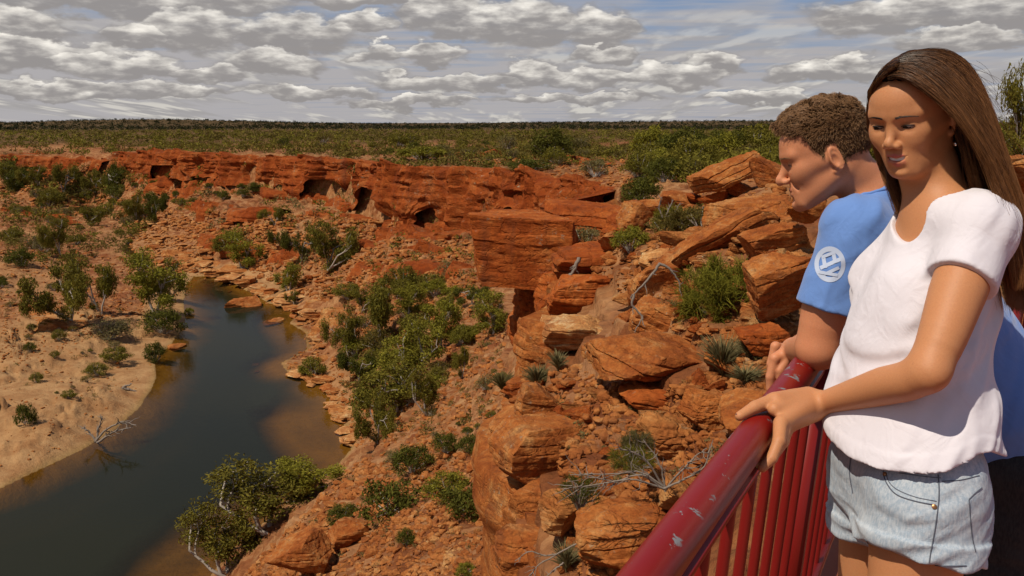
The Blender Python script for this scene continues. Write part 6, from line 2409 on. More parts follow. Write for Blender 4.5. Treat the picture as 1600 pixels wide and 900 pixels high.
def W_hips(p):
    d = s_ell(p, W_pelvis - wf * .002, (0.152, 0.098, 0.150), BW)
    d = s_min(d, s_cap(p, W_hipN - wf * 0.006, W_hipN + (W_kneeN - W_hipN) * .5, 0.095, 0.090), 0.03)
    return s_min(d, s_cap(p, W_hipF, W_hipF + (W_kneeF - W_hipF) * .5, 0.092, 0.088), 0.03)


W_hem = -0.530
W_V = to_local(WF, np.zeros((1, 3)))  # unused placeholder keeps names tidy
W_Vp = PA(1399, 378, 1.545)


def W_shirt(p):
    d = W_torso(p) - 0.009
    d = s_min(d, s_cap(p, W_chest - RZ * 0.08, W_chest * 0.35 + W_waist * 0.65 + wf * 0.004, 0.086, 0.082), 0.06)
    # loose body of the shirt below the bust
    d = s_min(d, s_ell(p, W_waist + wf * .004 - RZ * 0.125, (0.166, 0.106, 0.235), BW), 0.045)
    d = s_min(d, s_cap(p, W_neck + (W_S1 - W_neck) * .55 - RZ * 0.012, W_S1 - RZ * .004, 0.042, 0.047), 0.03)
    d = s_min(d, s_cap(p, W_neck + (W_S2 - W_neck) * .5 - RZ * 0.012, W_S2, 0.042, 0.047), 0.03)
    d = s_min(d, W_hips(p) - 0.0095, 0.03)
    fa, fb = nrm(wf * 0.8 + RZ * 0.62), nrm(RZ * 0.75 - wf * 0.65)
    w1 = np.clip((W_S1[2] - p[:, 2]) / 0.15, 0, 1)
    low = np.clip((-0.28 - p[:, 2]) / 0.1, 0, 1)
    d = d - 0.0115 * folds(p, fa, fb, 0.062, 0.34, 4) * w1
    fa2, fb2 = nrm(RZ + wf * 0.35), nrm(wf - RZ * 0.3)
    d = d - 0.0090 * folds(p, fa2, fb2, 0.065, 0.30, 9) * low
    d = d - 0.0060 * folds(p, fa, fb, 0.034, 0.20, 14)
    # sleeve
    se = W_S1 + W_up * 0.105
    sl = s_cap(p, W_S1 - W_up * 0.01 + RZ * .002, se + W_up * .03, 0.0515, 0.0550)
    sl = sl - 0.0032 * folds(p, nrm(np.cross(W_up, wl)), W_up, 0.045, 0.2, 21)
    sl = s_max(sl, (p - se) @ W_up.astype(np.float32) + 0.14 * ((p - se) @ wf.astype(np.float32)), 0.004)
    d = s_min(d, sl, 0.018)
    # far sleeve
    d = s_min(d, s_cap(p, W_S2, W_S2 + V3(-0.01, 0.01, -0.12), 0.052, 0.058), 0.02)
    # neck opening: round the neck and down to a V
    nk = s_cap(p, W_neck + RZ * .06, W_neck - RZ * 0.002 + wf * 0.004, 0.076, 0.076)
    nk = s_min(nk, s_cap(p, W_neck + wf2 * 0.030, W_Vp + wf2 * 0.012 + RZ * .004, 0.066, 0.010), 0.012)
    d = s_max(d, -nk, 0.004)
    wave = -0.34 * np.maximum((p - W_pelvis.astype(np.float32)) @ wf.astype(np.float32) - 0.01, 0) + 0.30 * np.minimum((p - W_pelvis.astype(np.float32)) @ wf.astype(np.float32) + 0.02, 0) + 0.003 * np.sin((p @ wf.astype(np.float32)) * 40 + (p @ wl.astype(np.float32)) * 18)
    d = s_max(d, (W_hem + wave) - p[:, 2], 0.003)
    d = d - 0.0016 / (1 + np.exp((p[:, 2] - W_hem - wave - 0.024) * 2500))
    return d


lo, hi = bbox([W_neck, W_S1, W_S2, W_pelvis, W_S1 + W_up * .11], 0.19)
lo[2] = W_hem - 0.07
hi[2] = W_neck[2] + 0.08
v, q = mesh_sdf(W_shirt, lo, hi, 0.0034)
v = relax(v, q, 3, 0.4)
shirt = link('t_shirt', mesh_np('t_shirt', v, q), M_WHITE, woman)

# denim shorts
W_hemN = PA(1418, 866, 1.50)
W_hemF = PA(1345, 812, 1.74)


def leg_axis(hip, knee):
    return nrm(knee - hip).astype(np.float32)


axN, axF = leg_axis(W_hipN, W_kneeN), leg_axis(W_hipF, W_kneeF)
hN = float((W_hemN - W_hipN) @ axN)
hF = float((W_hemF - W_hipF) @ axF)


def W_shorts(p):
    d = s_ell(p, W_pelvis + RZ * 0.0 - wf * .002, (0.152, 0.098, 0.150), BW)
    lN = s_cap(p, W_hipN - wf * 0.006, W_hipN + axN * 0.30 - wf * 0.004, 0.095, 0.090)
    lF = s_cap(p, W_hipF, W_hipF + axF * 0.30, 0.092, 0.088)
    cN = (p - W_hipN) @ axN - hN
    cF = (p - W_hipF) @ axF - hF
    # rolled cuffs
    lN = lN - np.where(cN > -0.034, 0.0060, 0.0)
    lF = lF - np.where(cF > -0.034, 0.0060, 0.0)
    lN = s_max(lN, cN + 0.10 * ((p - W_hipN) @ wf.astype(np.float32)), 0.003)
    lF = s_max(lF, cF, 0.003)
    d = s_min(d, s_min(lN, lF, 0.02), 0.03)
    fa, fb = nrm(RZ * 0.95 + wf * 0.45), nrm(wf - RZ * 0.35)
    low = np.clip((-0.58 - p[:, 2]) / 0.05, 0, 1)
    d = d - 0.0095 * folds(p, fa, fb, 0.050, 0.24, 31) * low
    d = d - 0.0032 * folds(p, fa, fb, 0.024, 0.12, 33)
    d = s_max(d, p[:, 2] - (-0.50), 0.004)
    return d


lo, hi = bbox([W_pelvis, W_hipN, W_hipF, W_hemN, W_hemF], 0.17)
hi[2] = -0.49
v, q = mesh_sdf(W_shorts, lo, hi, 0.0034)
v = relax(v, q, 1, 0.4)
shorts = link('denim_shorts', mesh_np('denim_shorts', v, q), M_DENIM, woman)
bvh_sh = BVHTree.FromPolygons([Vector(x) for x in v], q.tolist())


def seam(bvh, px_pts, zc, rad, lift=0.0006, n=40):
    """a stitched line lying on a garment, along a traced path"""
    out = []
    for x, y in catmull([(a, b_, 0) for a, b_ in px_pts], n)[:, :2]:
        d = ray(x, y)
        hit_ = bvh.ray_cast(Vector((0, 0, 0)), d)
        if hit_[0] is not None:
            out.append(hit_[0] + hit_[1] * lift)
    return out


mb = MB()
for pts_, r_ in (([(1466, 742), (1467, 775), (1462, 820), (1455, 858), (1450, 893)], 0.0011),
                 ([(1380, 733), (1384, 752), (1400, 772), (1430, 783), (1462, 789)], 0.0011),
                 ([(1384, 738), (1390, 754), (1404, 766), (1432, 777), (1463, 783)], 0.0007),
                 ([(1514, 781), (1516, 810), (1519, 840), (1524, 862)], 0.0010),
                 ([(1514, 780), (1524, 770), (1534, 762)], 0.0009),
                 ([(1405, 739), (1440, 744), (1470, 747)], 0.0006),
                 ([(1472, 752), (1500, 750), (1530, 743)], 0.0008),
                 ([(1352, 842), (1365, 858), (1395, 872), (1430, 880), (1470, 884), (1510, 884)], 0.0010),
                 ([(1330, 712), (1328, 740), (1333, 770)], 0.0012)):
    pts_ = seam(bvh_sh, pts_, 1.5, r_)
    if len(pts_) > 4:
        mb.tube(pts_, r_, 5)
mb.build('seams', M_STITCH, shorts)
mb = MB()
hp = bvh_sh.ray_cast(Vector((0, 0, 0)), ray(1460, 792))
if hp[0] is not None:
    mb.tube([hp[0] - hp[1] * 0.001, hp[0] + hp[1] * 0.002], [0.0045, 0.0040], 12)
    mb.build('rivet', plain('copper', (0.45, 0.22, 0.10), 0.35, 1.0), shorts)
hp = bvh_sh.ray_cast(Vector((0, 0, 0)), ray(1383, 741))
if hp[0] is not None:
    mb = MB()
    mb.tube([hp[0] - hp[1] * 0.001, hp[0] + hp[1] * 0.002], [0.004, 0.0036], 12)
    mb.build('rivet', plain('copper_dark', (0.3, 0.16, 0.08), 0.35, 1.0), shorts)
# sandals under the feet
for an in (W_ankN, W_ankF):
    mb = MB()
    c = V3(an[0], an[1], -1.565 + 0.012)
    n_ = 20
    ring = []
    for k in range(n_):
        a = k * 2 * math.pi / n_
        ring.append(c + wf * (0.055 + 0.13 * math.cos(a)) + wl * 0.045 * math.sin(a))
    ring = np.array(ring)
    mb.add(np.vstack([ring, ring + V3(0, 0, 0.016), [c + wf * .055], [c + wf * .055 + V3(0, 0, .016)]]),
           [[k, (k + 1) % n_, n_ + (k + 1) % n_, n_ + k] for k in range(n_)])
    mb.f3.append(np.array([[2 * n_ + 1, n_ + k, n_ + (k + 1) % n_] for k in range(n_)] + [[2 * n_, (k + 1) % n_, k] for k in range(n_)], dtype=np.int32))
    mb.build('sandal', plain('tan_leather', (0.25, 0.13, 0.06), 0.6), woman)

# ------------------------------------------------------------ woman's hair
rsW = np.random.RandomState(11)


def hairline_w(p):
    """positive where hair grows (head space)"""
    y, z, x = p[:, 1], p[:, 2], np.abs(p[:, 0])
    h = np.interp(y, [-0.11, -0.06, -0.030, 0.004, 0.018, 0.040, 0.060, 0.078, 0.10], [-0.085, -0.075, -0.010, 0.022, 0.026, 0.045, 0.080, 0.092, 0.095])
    return z - h


def W_haircap(p):
    d = Whead_l(p)
    th = np.clip(hairline_w(p) / 0.018, -1, 1)
    vol = (0.0015 + 0.004 * np.clip((0.075 - p[:, 1]) / 0.05, 0, 1)) + 0.010 * np.clip((-p[:, 1] + 0.03) / 0.1, 0, 1)
    n = fbm(p * np.array([60, 25, 25], dtype=np.float32), 3, seed=8) * 0.0022
    return d - np.where(th > 0, th * vol, th * 0.01) + n * (th > 0)


v, q = mesh_sdf(W_haircap, V3(-0.105, -0.135, -0.12), V3(0.105, 0.12, 0.145), 0.0024)
v = relax(v, q, 1, .4)
cap_w = mesh_np('hair', to_world(WF, v), q)
attr(cap_w, 'tip', np.zeros(len(v)))
hair_w = link('hair', cap_w, M_HAIRCAP_W, woman)
S = Strands()


def over_scalp(C, gap=0.0012):
    """lift strands that would run through the head onto its surface"""
    q = to_local(WF, C.reshape(-1, 3))
    for _ in range(3):
        dd = W_haircap(q)
        m_ = dd < gap
        if not m_.any():
            break
        n_ = sdf_normals(Whead_l, q[m_], 0.004)
        q[m_] = q[m_] + n_.astype(np.float32) * (gap + 0.0003 - dd[m_])[:, None]
    return to_world(WF, q).reshape(C.shape)


def gp(*pts):
    return [P(*q) for q in pts]


# near side: from the parting back over the head, down past the shoulder, blown to the right
near = [
    gp((1390, 122, 1.535), (1406, 117, 1.515), (1440, 134, 1.495), (1480, 166, 1.484), (1518, 208, 1.478), (1550, 280, 1.48), (1574, 368, 1.49), (1588, 450, 1.50)),
    gp((1396, 110, 1.535), (1420, 106, 1.515), (1462, 133, 1.490), (1505, 185, 1.470), (1540, 240, 1.465), (1572, 310, 1.475), (1592, 385, 1.49), (1600, 440, 1.50)),
    gp((1404, 98, 1.54), (1440, 93, 1.52), (1488, 120, 1.495), (1528, 175, 1.480), (1560, 238, 1.475), (1588, 312, 1.485), (1606, 390, 1.50), (1612, 450, 1.51)),
    gp((1415, 88, 1.56), (1462, 82, 1.54), (1504, 106, 1.53), (1532, 152, 1.52), (1556, 222, 1.51), (1584, 308, 1.51), (1622, 400, 1.52), (1628, 450, 1.53)),
    gp((1425, 84, 1.59), (1470, 78, 1.60), (1508, 98, 1.60), (1535, 140, 1.59), (1560, 212, 1.58), (1590, 300, 1.57), (1622, 390, 1.58), (1642, 440, 1.58)),
    gp((1410, 94, 1.58), (1440, 80, 1.64), (1490, 84, 1.68), (1522, 118, 1.68), (1545, 180, 1.67), (1572, 258, 1.64), (1602, 348, 1.62), (1630, 420, 1.62)),
]
S.add(over_scalp(fan_strands(near, 10500, 24, 0.0026, rsW, 0.45)), 0.00032)
# the front edge swept off the cheek and the mass behind the ear and neck
behind = [
    gp((1504, 200, 1.54), (1512, 228, 1.54), (1520, 275, 1.54), (1540, 325, 1.55), (1562, 390, 1.55), (1582, 470, 1.54)),
    gp((1500, 190, 1.56), (1520, 230, 1.58), (1540, 290, 1.60), (1556, 330, 1.60), (1580, 400, 1.58), (1596, 480, 1.57)),
    gp((1490, 200, 1.64), (1512, 250, 1.66), (1530, 300, 1.66), (1550, 345, 1.64), (1580, 410, 1.62), (1600, 470, 1.6)),
    gp((1478, 230, 1.66), (1486, 270, 1.68), (1500, 310, 1.68), (1530, 340, 1.66), (1566, 400, 1.62), (1592, 470, 1.6)),
]
S.add(fan_strands(behind, 3400, 16, 0.006, rsW, 0.25), 0.00045)
# far side of the parting, falling behind the cheek to a lock under the chin
farside = [
    gp((1398, 106, 1.52), (1376, 120, 1.545), (1361, 148, 1.585), (1356, 190, 1.63), (1372, 245, 1.69), (1392, 300, 1.68), (1402, 330, 1.67)),
    gp((1405, 98, 1.535), (1382, 106, 1.57), (1364, 132, 1.61), (1360, 185, 1.66), (1384, 250, 1.71), (1408, 300, 1.70), (1420, 330, 1.69)),
    gp((1415, 90, 1.56), (1394, 96, 1.62), (1382, 140, 1.68), (1384, 200, 1.72), (1406, 262, 1.73), (1424, 300, 1.71), (1432, 318, 1.70)),
]
S.add(over_scalp(fan_strands(farside, 3800, 18, 0.0022, rsW, 0.4)), 0.00038)
lock = [gp((1384, 258, 1.66), (1388, 290, 1.65), (1396, 320, 1.65), (1404, 336, 1.65)), gp((1400, 268, 1.68), (1404, 300, 1.67), (1414, 322, 1.66), (1420, 330, 1.66)),
        gp((1425, 275, 1.70), (1428, 295, 1.69), (1436, 312, 1.69), (1440, 322, 1.69))]
S.add(fan_strands(lock, 420, 9, 0.003, rsW, 0.6), 0.00045)
# loose flyaways
fly = [gp((1440, 84, 1.54), (1400, 86, 1.56), (1372, 104, 1.58), (1358, 126, 1.60)), gp((1500, 100, 1.5), (1548, 130, 1.52), (1585, 180, 1.55), (1612, 225, 1.56)),
       gp((1520, 150, 1.46), (1560, 210, 1.46), (1590, 250, 1.47), (1625, 290, 1.48)), gp((1530, 240, 1.46), (1570, 320, 1.46), (1585, 400, 1.47), (1588, 470, 1.48))]
S.add(fan_strands(fly, 70, 20, 0.008, rsW), 0.00024)
S.build('hair_strands', M_HAIR_W, hair_w)
# ------------------------------------------------------------ man leaning on the handrail
MF = aim_frame(82, 18, 0, (1306, 248), 1.93, 0.95)
mf = nrm((-0.95, 0.30, 0.0)); ml = nrm(np.cross((0, 0, 1), mf))
M_neck = PA(1368, 318, 2.02)
M_S1 = PA(1336, 372, 1.93)
M_S2 = PA(1400, 338, 2.30)
M_chest = PA(1400, 410, 2.10)
M_waist = PA(1500, 545, 2.12)
M_pelvis = PA(1582, 690, 2.10)
s_el = 1.03
M_elbow = rail_pt(s_el, 62, 0.064)
M_wrist = PA(1240, 546, 2.18)
M_elbow2 = rail_pt(1.33, 92, 0.065)
M_wrist2 = PA(1262, 560, 2.36)
mspine = nrm(M_chest - M_waist)
mback = nrm(np.cross(mspine, ml))      # out of the chest or back
if mback[2] > 0: mback = -mback        # chest side points down/forward
BM = np.stack([ml, mback, mspine], 1)
Mhead_l = head_sdf(True)


def M_torso(p):
    d = s_ell(p, M_chest, (0.170, 0.105, 0.17), BM)
    d = s_min(d, s_cap(p, M_neck, M_S1, 0.050, 0.052), 0.05)
    d = s_min(d, s_cap(p, M_neck, M_S2, 0.050, 0.052), 0.05)
    d = s_min(d, s_ell(p, (M_chest + M_waist) / 2, (0.155, 0.105, 0.15), BM), 0.05)
    d = s_min(d, s_ell(p, M_waist, (0.150, 0.105, 0.15), BM), 0.05)
    d = s_min(d, s_ell(p, M_pelvis, (0.165, 0.115, 0.15)), 0.06)
    return d


M_nb = to_world(MF, np.array((0, -0.034, -0.040)))


def M_neckf(p):
    return s_limb(p, [M_nb, (M_nb + M_neck) / 2 + RZ * .006, M_neck], [0.054, 0.054, 0.060])


def mfin(base, d1, d2, d3, l1, l2, l3, r):
    a = base + nrm(d1) * l1
    b = a + nrm(d2) * l2
    c = b + nrm(d3) * l3
    return ([base, a, b, c], [r, r * .9, r * .82, r * .7])


# the near hand hangs over the far side of the rail, fingers pointing down
mh = nrm(PA(1212, 560, 2.27) - M_wrist)                 # along the back of the hand
M_kn = [PA(1211, 560, 2.16), PA(1214, 566, 2.19), PA(1224, 570, 2.22), PA(1234, 572, 2.24)]
dn = V3(0.02, 0.02, -1)
lt = nrm(PA(1205, 575, 2.22) - PA(1214, 552, 2.22))
M_fing = [
    mfin(M_kn[0], lt * .9 + dn * .5, dn + V3(.05, 0, 0), dn + V3(.38, 0, 0), .046, .030, .024, .0120),
    mfin(M_kn[1], lt * .5 + dn * .8, dn + V3(.22, 0, 0), dn + V3(.5, 0, 0), .042, .028, .022, .0112),
    mfin(M_kn[2], dn + V3(.0, 0, 0), dn + V3(.40, -.2, 0), V3(.7, -.2, -.5), .036, .024, .020, .0106),
    mfin(M_kn[3], dn + V3(.1, 0, 0), dn + V3(.5, -.3, 0), V3(.8, -.3, -.3), .030, .020, .018, .0098),
]
M_thumb = mfin(M_wrist + (M_kn[0] - M_wrist) * .35 - V3(0, .012, .008), nrm(M_kn[0] - M_wrist) + dn * .9, dn + V3(.1, -.1, 0), dn + V3(.35, -.1, 0), .040, .030, .024, .0128)
M_palm = [(M_wrist, k_, .021, .0125) for k_ in M_kn]
M_handf = hand_prims(M_fing + [M_thumb], M_palm)
M_kn2 = [q + V3(.030, .10, .004) for q in M_kn]
M_fing2 = [([q + V3(.030, .10, .004) for q in ch[0]], ch[1]) for ch in M_fing + [M_thumb]]
M_handf2 = hand_prims(M_fing2, [(M_wrist2, k_, .021, .0125) for k_ in M_kn2])


def M_arm(p):
    d = s_limb(p, [M_S1, M_S1 + (M_elbow - M_S1) * .5 - mf * -0.006, M_elbow], [0.058, 0.060, 0.047])
    d = s_min(d, s_sph(p, M_elbow + V3(.006, -.010, -.004), 0.036), 0.02)
    mid_ = M_elbow + (M_wrist - M_elbow) * .35
    d = s_min(d, s_limb(p, [M_elbow, mid_, M_wrist], [0.044, 0.041, 0.027]), 0.012)
    d = s_min(d, M_handf(p), 0.012)
    return d


def M_arm2(p):
    d = s_limb(p, [M_S2, (M_S2 + M_elbow2) / 2, M_elbow2], [0.060, 0.055, 0.043])
    d = s_min(d, s_limb(p, [M_elbow2, (M_elbow2 + M_wrist2) / 2, M_wrist2], [0.042, 0.040, 0.027]), 0.012)
    return s_min(d, M_handf2(p), 0.012)


M_hips = [M_pelvis + ml * .09 - RZ * .04, M_pelvis - ml * .09 - RZ * .04]
M_ank = [V3(M_pelvis[0] + .04, M_pelvis[1] - .10, -1.50), V3(M_pelvis[0] + .02, M_pelvis[1] + .16, -1.50)]


def M_legs(p, g=0.0):
    d = None
    for hp_, an in zip(M_hips, M_ank):
        kn = (hp_ + an) / 2 + mf * .03
        e = s_limb(p, [hp_, kn, an], [0.088 + g, 0.062 + g, 0.042 + g])
        d = e if d is None else s_min(d, e, 0.02)
    return d


def M_low(p):
    return s_min(M_torso(p), M_legs(p), 0.04)


Bm = Body()
v, q, lip = head_mesh(MF, Mhead_l, M_neckf, M_neck, M_torso, 0.0018)
Bm.add(v, q, lip * 0.7)
for fn, pts in ((M_arm, [M_S1, M_elbow, M_wrist] + M_fing[0][0] + M_fing[3][0]), (M_arm2, [M_S2, M_elbow2, M_wrist2] + M_fing2[0][0])):
    lo, hi = bbox(pts, 0.075)
    v, q = mesh_sdf(fn, lo, hi, 0.0030)
    Bm.add(relax(v, q, 1, .4), q)
lo, hi = bbox([M_neck, M_S1, M_S2, M_pelvis] + M_ank, 0.17)
hi[2] = M_neck[2] + 0.02
lo[2] = -1.56
v, q = mesh_sdf(lambda p: M_low(p) + 0.004, lo, hi, 0.008)
Bm.add(relax(v, q, 1, .4), q)
man = Bm.build('person', M_SKIN_M)
tag(man, 'man with short curly hair in light blue tee, elbows on the red handrail, looking down', 'person', 'visitors leaning on the railing')
build_eyes(man, MF)
build_brows(man, Mhead_l, MF, M_HAIR_M, 0.0013, 150, 0.002, 5)
build_lashes(man, MF, Mhead_l, 0.0009)


def M_shirt(p):
    d = M_torso(p) - 0.012
    d = s_min(d, s_cap(p, M_chest, M_waist, 0.125, 0.125), 0.05)
    d = s_min(d, s_ell(p, M_waist * .35 + M_pelvis * .65, (0.178, 0.145, 0.19), BM), 0.05)
    up_ = nrm(M_elbow - M_S1)
    se = M_S1 + up_ * 0.155
    sl = s_cap(p, M_S1 - up_ * .02, se + up_ * .04, 0.064, 0.073)
    sl = sl - 0.0045 * folds(p, nrm(np.cross(up_, ml)), up_, 0.06, 0.2, 41)
    sl = s_max(sl, (p - se) @ nrm(up_ * .75 - RZ * .45).astype(np.float32), 0.004)
    d = s_min(d, sl, 0.03)
    up2 = nrm(M_elbow2 - M_S2)
    sl = s_max(s_cap(p, M_S2, M_S2 + up2 * .2, 0.068, 0.076), (p - M_S2 - up2 * .15) @ up2.astype(np.float32), 0.004)
    d = s_min(d, sl, 0.03)
    d = d - 0.008 * folds(p, mspine, ml, 0.07, 0.35, 44) - 0.004 * folds(p, nrm(mspine + mback), ml, 0.035, 0.16, 47)
    nk = s_cap(p, M_neck + (M_nb - M_neck) * .9, M_neck + (M_nb - M_neck) * .12, 0.072, 0.068)
    d = s_max(d, -nk, 0.004)
    hem = (p - (M_pelvis - mspine * 0.025)) @ (-mspine).astype(np.float32) - 0.05 - 0.006 * np.sin(p[:, 0] * 55 + p[:, 1] * 20)
    d = s_max(d, hem, 0.006)
    return d


lo, hi = bbox([M_neck, M_S1, M_S2, M_pelvis, M_S1 + nrm(M_elbow - M_S1) * .17], 0.20)
v, q = mesh_sdf(M_shirt, lo, hi, 0.0040)
v = relax(v, q, 1, .4)
mshirt = link('t_shirt', mesh_np('t_shirt', v, q), M_BLUE, man)
bvh_ms = BVHTree.FromPolygons([Vector(x) for x in v], q.tolist())
# neckband
mb = MB()
nkax = nrm(M_nb - M_neck)
nc_ = M_neck + (M_nb - M_neck) * .10
e1 = nrm(np.cross(nkax, (0, 1, 0))); e2 = np.cross(nkax, e1)
ringp = []
for a in np.linspace(0, 2 * math.pi, 60):
    dd_ = math.cos(a) * e1 + math.sin(a) * e2
    o_ = nc_ + nkax * .06 + dd_ * 0.078
    hh_ = bvh_ms.ray_cast(Vector(o_), Vector(-nkax), 0.25)
    if hh_[0] is not None:
        ringp.append(np.array(hh_[0]))
if len(ringp) > 10:
    mb.tube(ringp, 0.0042, 6, cap=False)
    mb.build('neckband', M_BLUE, mshirt)
# round white print on the sleeve
mb = MB()


def lay(bvh, cx, cy, pts2, faces_, lift=0.0008):
    out = []
    for x, y in pts2:
        h_ = bvh.ray_cast(Vector((0, 0, 0)), ray(cx + x, cy + y))
        if h_[0] is None or h_[0].length > 3.2:
            return None
        n_ = h_[1] if h_[1].dot(ray(cx, cy)) < 0 else -h_[1]
        out.append(h_[0] + n_ * lift)
    return out


def ring_shape(r0_, r1_, n_=48, sx=0.86):
    pts2, F_ = [], []
    for k in range(n_):
        a = 2 * math.pi * k / n_
        for r_ in (r0_, r0_ * .5 + r1_ * .5, r1_):
            pts2.append((math.cos(a) * r_ * sx, math.sin(a) * r_))
    for k in range(n_):
        k2 = (k + 1) % n_
        for j in range(2):
            F_.append([k * 3 + j, k2 * 3 + j, k2 * 3 + j + 1, k * 3 + j + 1])
    return pts2, F_


def bar_shape(x0, y0, x1, y1, w_, n_=8):
    dx, dy = x1 - x0, y1 - y0
    l_ = math.hypot(dx, dy)
    nx_, ny_ = -dy / l_ * w_ / 2, dx / l_ * w_ / 2
    pts2, F_ = [], []
    for k in range(n_):
        t_ = k / (n_ - 1)
        for s_ in (-1, 0, 1):
            pts2.append((x0 + dx * t_ + nx_ * s_, y0 + dy * t_ + ny_ * s_))
    for k in range(n_ - 1):
        for j in range(2):
            F_.append([k * 3 + j, k * 3 + j + 1, k * 3 + 4 + j, k * 3 + 3 + j])
    return pts2, F_


M_PRINT = plain('white_print', (0.46, 0.52, 0.66), 0.8)
for k_, (pts2, F_) in enumerate([ring_shape(20, 28), bar_shape(-15, 6, 16, -8, 6), bar_shape(-9, 16, 14, 5, 5), bar_shape(-10, -13, -7, 6, 6), bar_shape(6, -16, 9, -2, 6), bar_shape(-12, -11, 8, -19, 5), bar_shape(-17, 12, 12, 17, 5)]):
    o_ = lay(bvh_ms, 1297, 413, pts2, F_, 0.0008 + 0.0002 * k_)
    if o_ is not None:
        mb.add(o_, F_)
if mb.n:
    mb.build('sleeve_print', M_PRINT, mshirt)


def M_pants(p):
    d = s_ell(p, M_pelvis - RZ * .02, (0.178, 0.128, 0.16))
    d = s_min(d, M_legs(p, 0.016), 0.03)
    d = s_max(d, p[:, 2] - (M_pelvis[2] + 0.06), 0.004)
    return d - 0.006 * folds(p, nrm((0.3, 0.1, 1)), mf, 0.06, 0.2, 51)


lo, hi = bbox([M_pelvis] + M_ank, 0.20)
lo[2] = -1.53
v, q = mesh_sdf(M_pants, lo, hi, 0.006)
link('trousers', mesh_np('trousers', relax(v, q, 1, .4), q), M_BLACKC, man)
for an in M_ank:
    def shoe(p, an=an):
        c = V3(an[0], an[1], -1.53)
        return s_max(s_min(s_cap(p, c, c + mf * .16, 0.045, 0.038), s_cap(p, c, c + RZ * .05, 0.045, 0.045), .02), -1.565 - p[:, 2], 0.004)
    lo, hi = bbox([V3(an[0], an[1], -1.53), V3(an[0], an[1], -1.53) + mf * .16], .07)
    v, q = mesh_sdf(shoe, lo, hi, 0.006)
    link('shoe', mesh_np('shoe', v, q), plain('dark_shoe', (0.03, 0.03, 0.035), 0.7), man)


def hairline_m(p):
    y, z = p[:, 1], p[:, 2]
    h = np.interp(y, [-0.11, -0.075, -0.050, -0.034, -0.020, 0.002, 0.012, 0.030, 0.045, 0.062, 0.075, 0.10], [-0.105, -0.112, -0.100, -0.055, 0.022, 0.022, -0.004, 0.022, 0.062, 0.062, 0.074, 0.080])
    return z - h


def M_cap(p):
    d = Mhead_l(p)
    m_ = hairline_m(p)
    t_ = np.clip(m_ / 0.02, -1, 1)
    topk = np.clip((p[:, 2] - 0.03) / 0.06, 0, 1)
    th = 0.0030 + topk * (0.0050 + 0.006 * np.clip(p[:, 1] / 0.08, 0, 1))
    n = fbm(p * 48, 3, seed=61)
    return d - np.where(t_ > 0, t_ * (th + n * 0.0060 * (0.2 + topk)), t_ * .01)


v, q = mesh_sdf(M_cap, V3(-0.105, -0.13, -0.12), V3(0.105, 0.125, 0.15), 0.0024)
me = mesh_np('hair', to_world(MF, v), q)
attr(me, 'tip', np.full(len(v), 0.15))
hair_m = link('hair', me, M_HAIRCAP_M, man)
# curls
rsM = np.random.RandomState(5)
good = v[(hairline_m(v) > -0.002)]
pick = good[rsM.randint(0, len(good), 9000)].astype(np.float32)
nn = sdf_normals(Mhead_l, pick, 0.003)
topk = np.clip((pick[:, 2] - 0.03) / 0.06, 0, 1)
ln_ = 0.006 + 0.015 * topk + 0.004 * rsM.rand(len(pick))
sw = np.stack([0.3 * rsM.normal(size=len(pick)), 0.15 + 0.9 * topk, -0.9 + 0.9 * topk], 1) + rsM.normal(size=(len(pick), 3)) * 0.35
sw -= nn * np.sum(sw * nn, 1, keepdims=True)
sw /= np.linalg.norm(sw, axis=1, keepdims=True) + 1e-6
bn = np.cross(nn, sw)
clump = fbm(pick * 45, 2, seed=70)
C = []
for s_ in np.linspace(0, 1, 8):
    ang = (s_ * (2.2 + 2.6 * topk) * np.sign(clump + 0.01))[:, None]
    rr_ = (ln_ * 0.33)[:, None]
    lift = (0.15 + 0.85 * topk)[:, None]
    C.append(pick + nn * (s_ * ln_[:, None] * 0.30 + rr_ * (1 - np.cos(ang)) * 0.5 * lift) + sw * (s_ * ln_[:, None] * 0.55 + rr_ * np.sin(ang) * .5) + bn * rr_ * np.sin(ang * 1.2) * 0.6 * topk[:, None])
C = np.stack(C, 1)
S = Strands()
S.add(to_world(MF, C.reshape(-1, 3)).reshape(C.shape), 0.00055)
S.build('curls', M_HAIR_M, hair_m)
# ------------------------------------------------------------ lookout deck and railing
m, t = new_mat('red_paint')
M_RED = m
o = t.new('ShaderNodeTexCoord').outputs['Object']
chip = t.noise(o, 25, 6, 0.66, 0.3)
chip2 = t.noise(t.vmath('ADD', o, (3.1, 0, 0)), 70, 4, 0.6)
topf = t.new('ShaderNodeSeparateXYZ', i_0=t.new('ShaderNodeNewGeometry').outputs['Normal']).outputs[2]
cm_ = t.math('MULTIPLY', t.mapr(t.math('ADD', chip, t.math('MULTIPLY', chip2, 0.10)), 0.668, 0.680), t.mapr(topf, 0.55, 0.8))
n_ = t.noise(t.scale3(o, (1, 1, 1)), 5, 5, 0.6)
fadec = t.mix(t.mapr(n_, 0.35, 0.7, 0, 0.5), (0.19, 0.006, 0.004), (0.22, 0.014, 0.009))
t.put(t.bs, 'Base Color', t.mix(cm_, fadec, (0.19, 0.18, 0.185)))
t.put(t.bs, 'Roughness', t.mix(cm_, t.mix(n_, 0.30, 0.50), 0.7))
t.put(t.bs, 'Coat Weight', 0.04)
t.put(t.bs, 'Specular IOR Level', 0.22)
t.put(t.bs, 'Coat Roughness', 0.15)
b = t.new('ShaderNodeBump', i_Strength=0.5, i_Distance=0.0008, invert=True)
t.put(b, 'Height', cm_)
t.put(t.bs, 'Normal', b.outputs[0])
M_REDBAR = plain('red_bar_paint', (0.20, 0.008, 0.006), 0.4)
FLOOR = -1.565


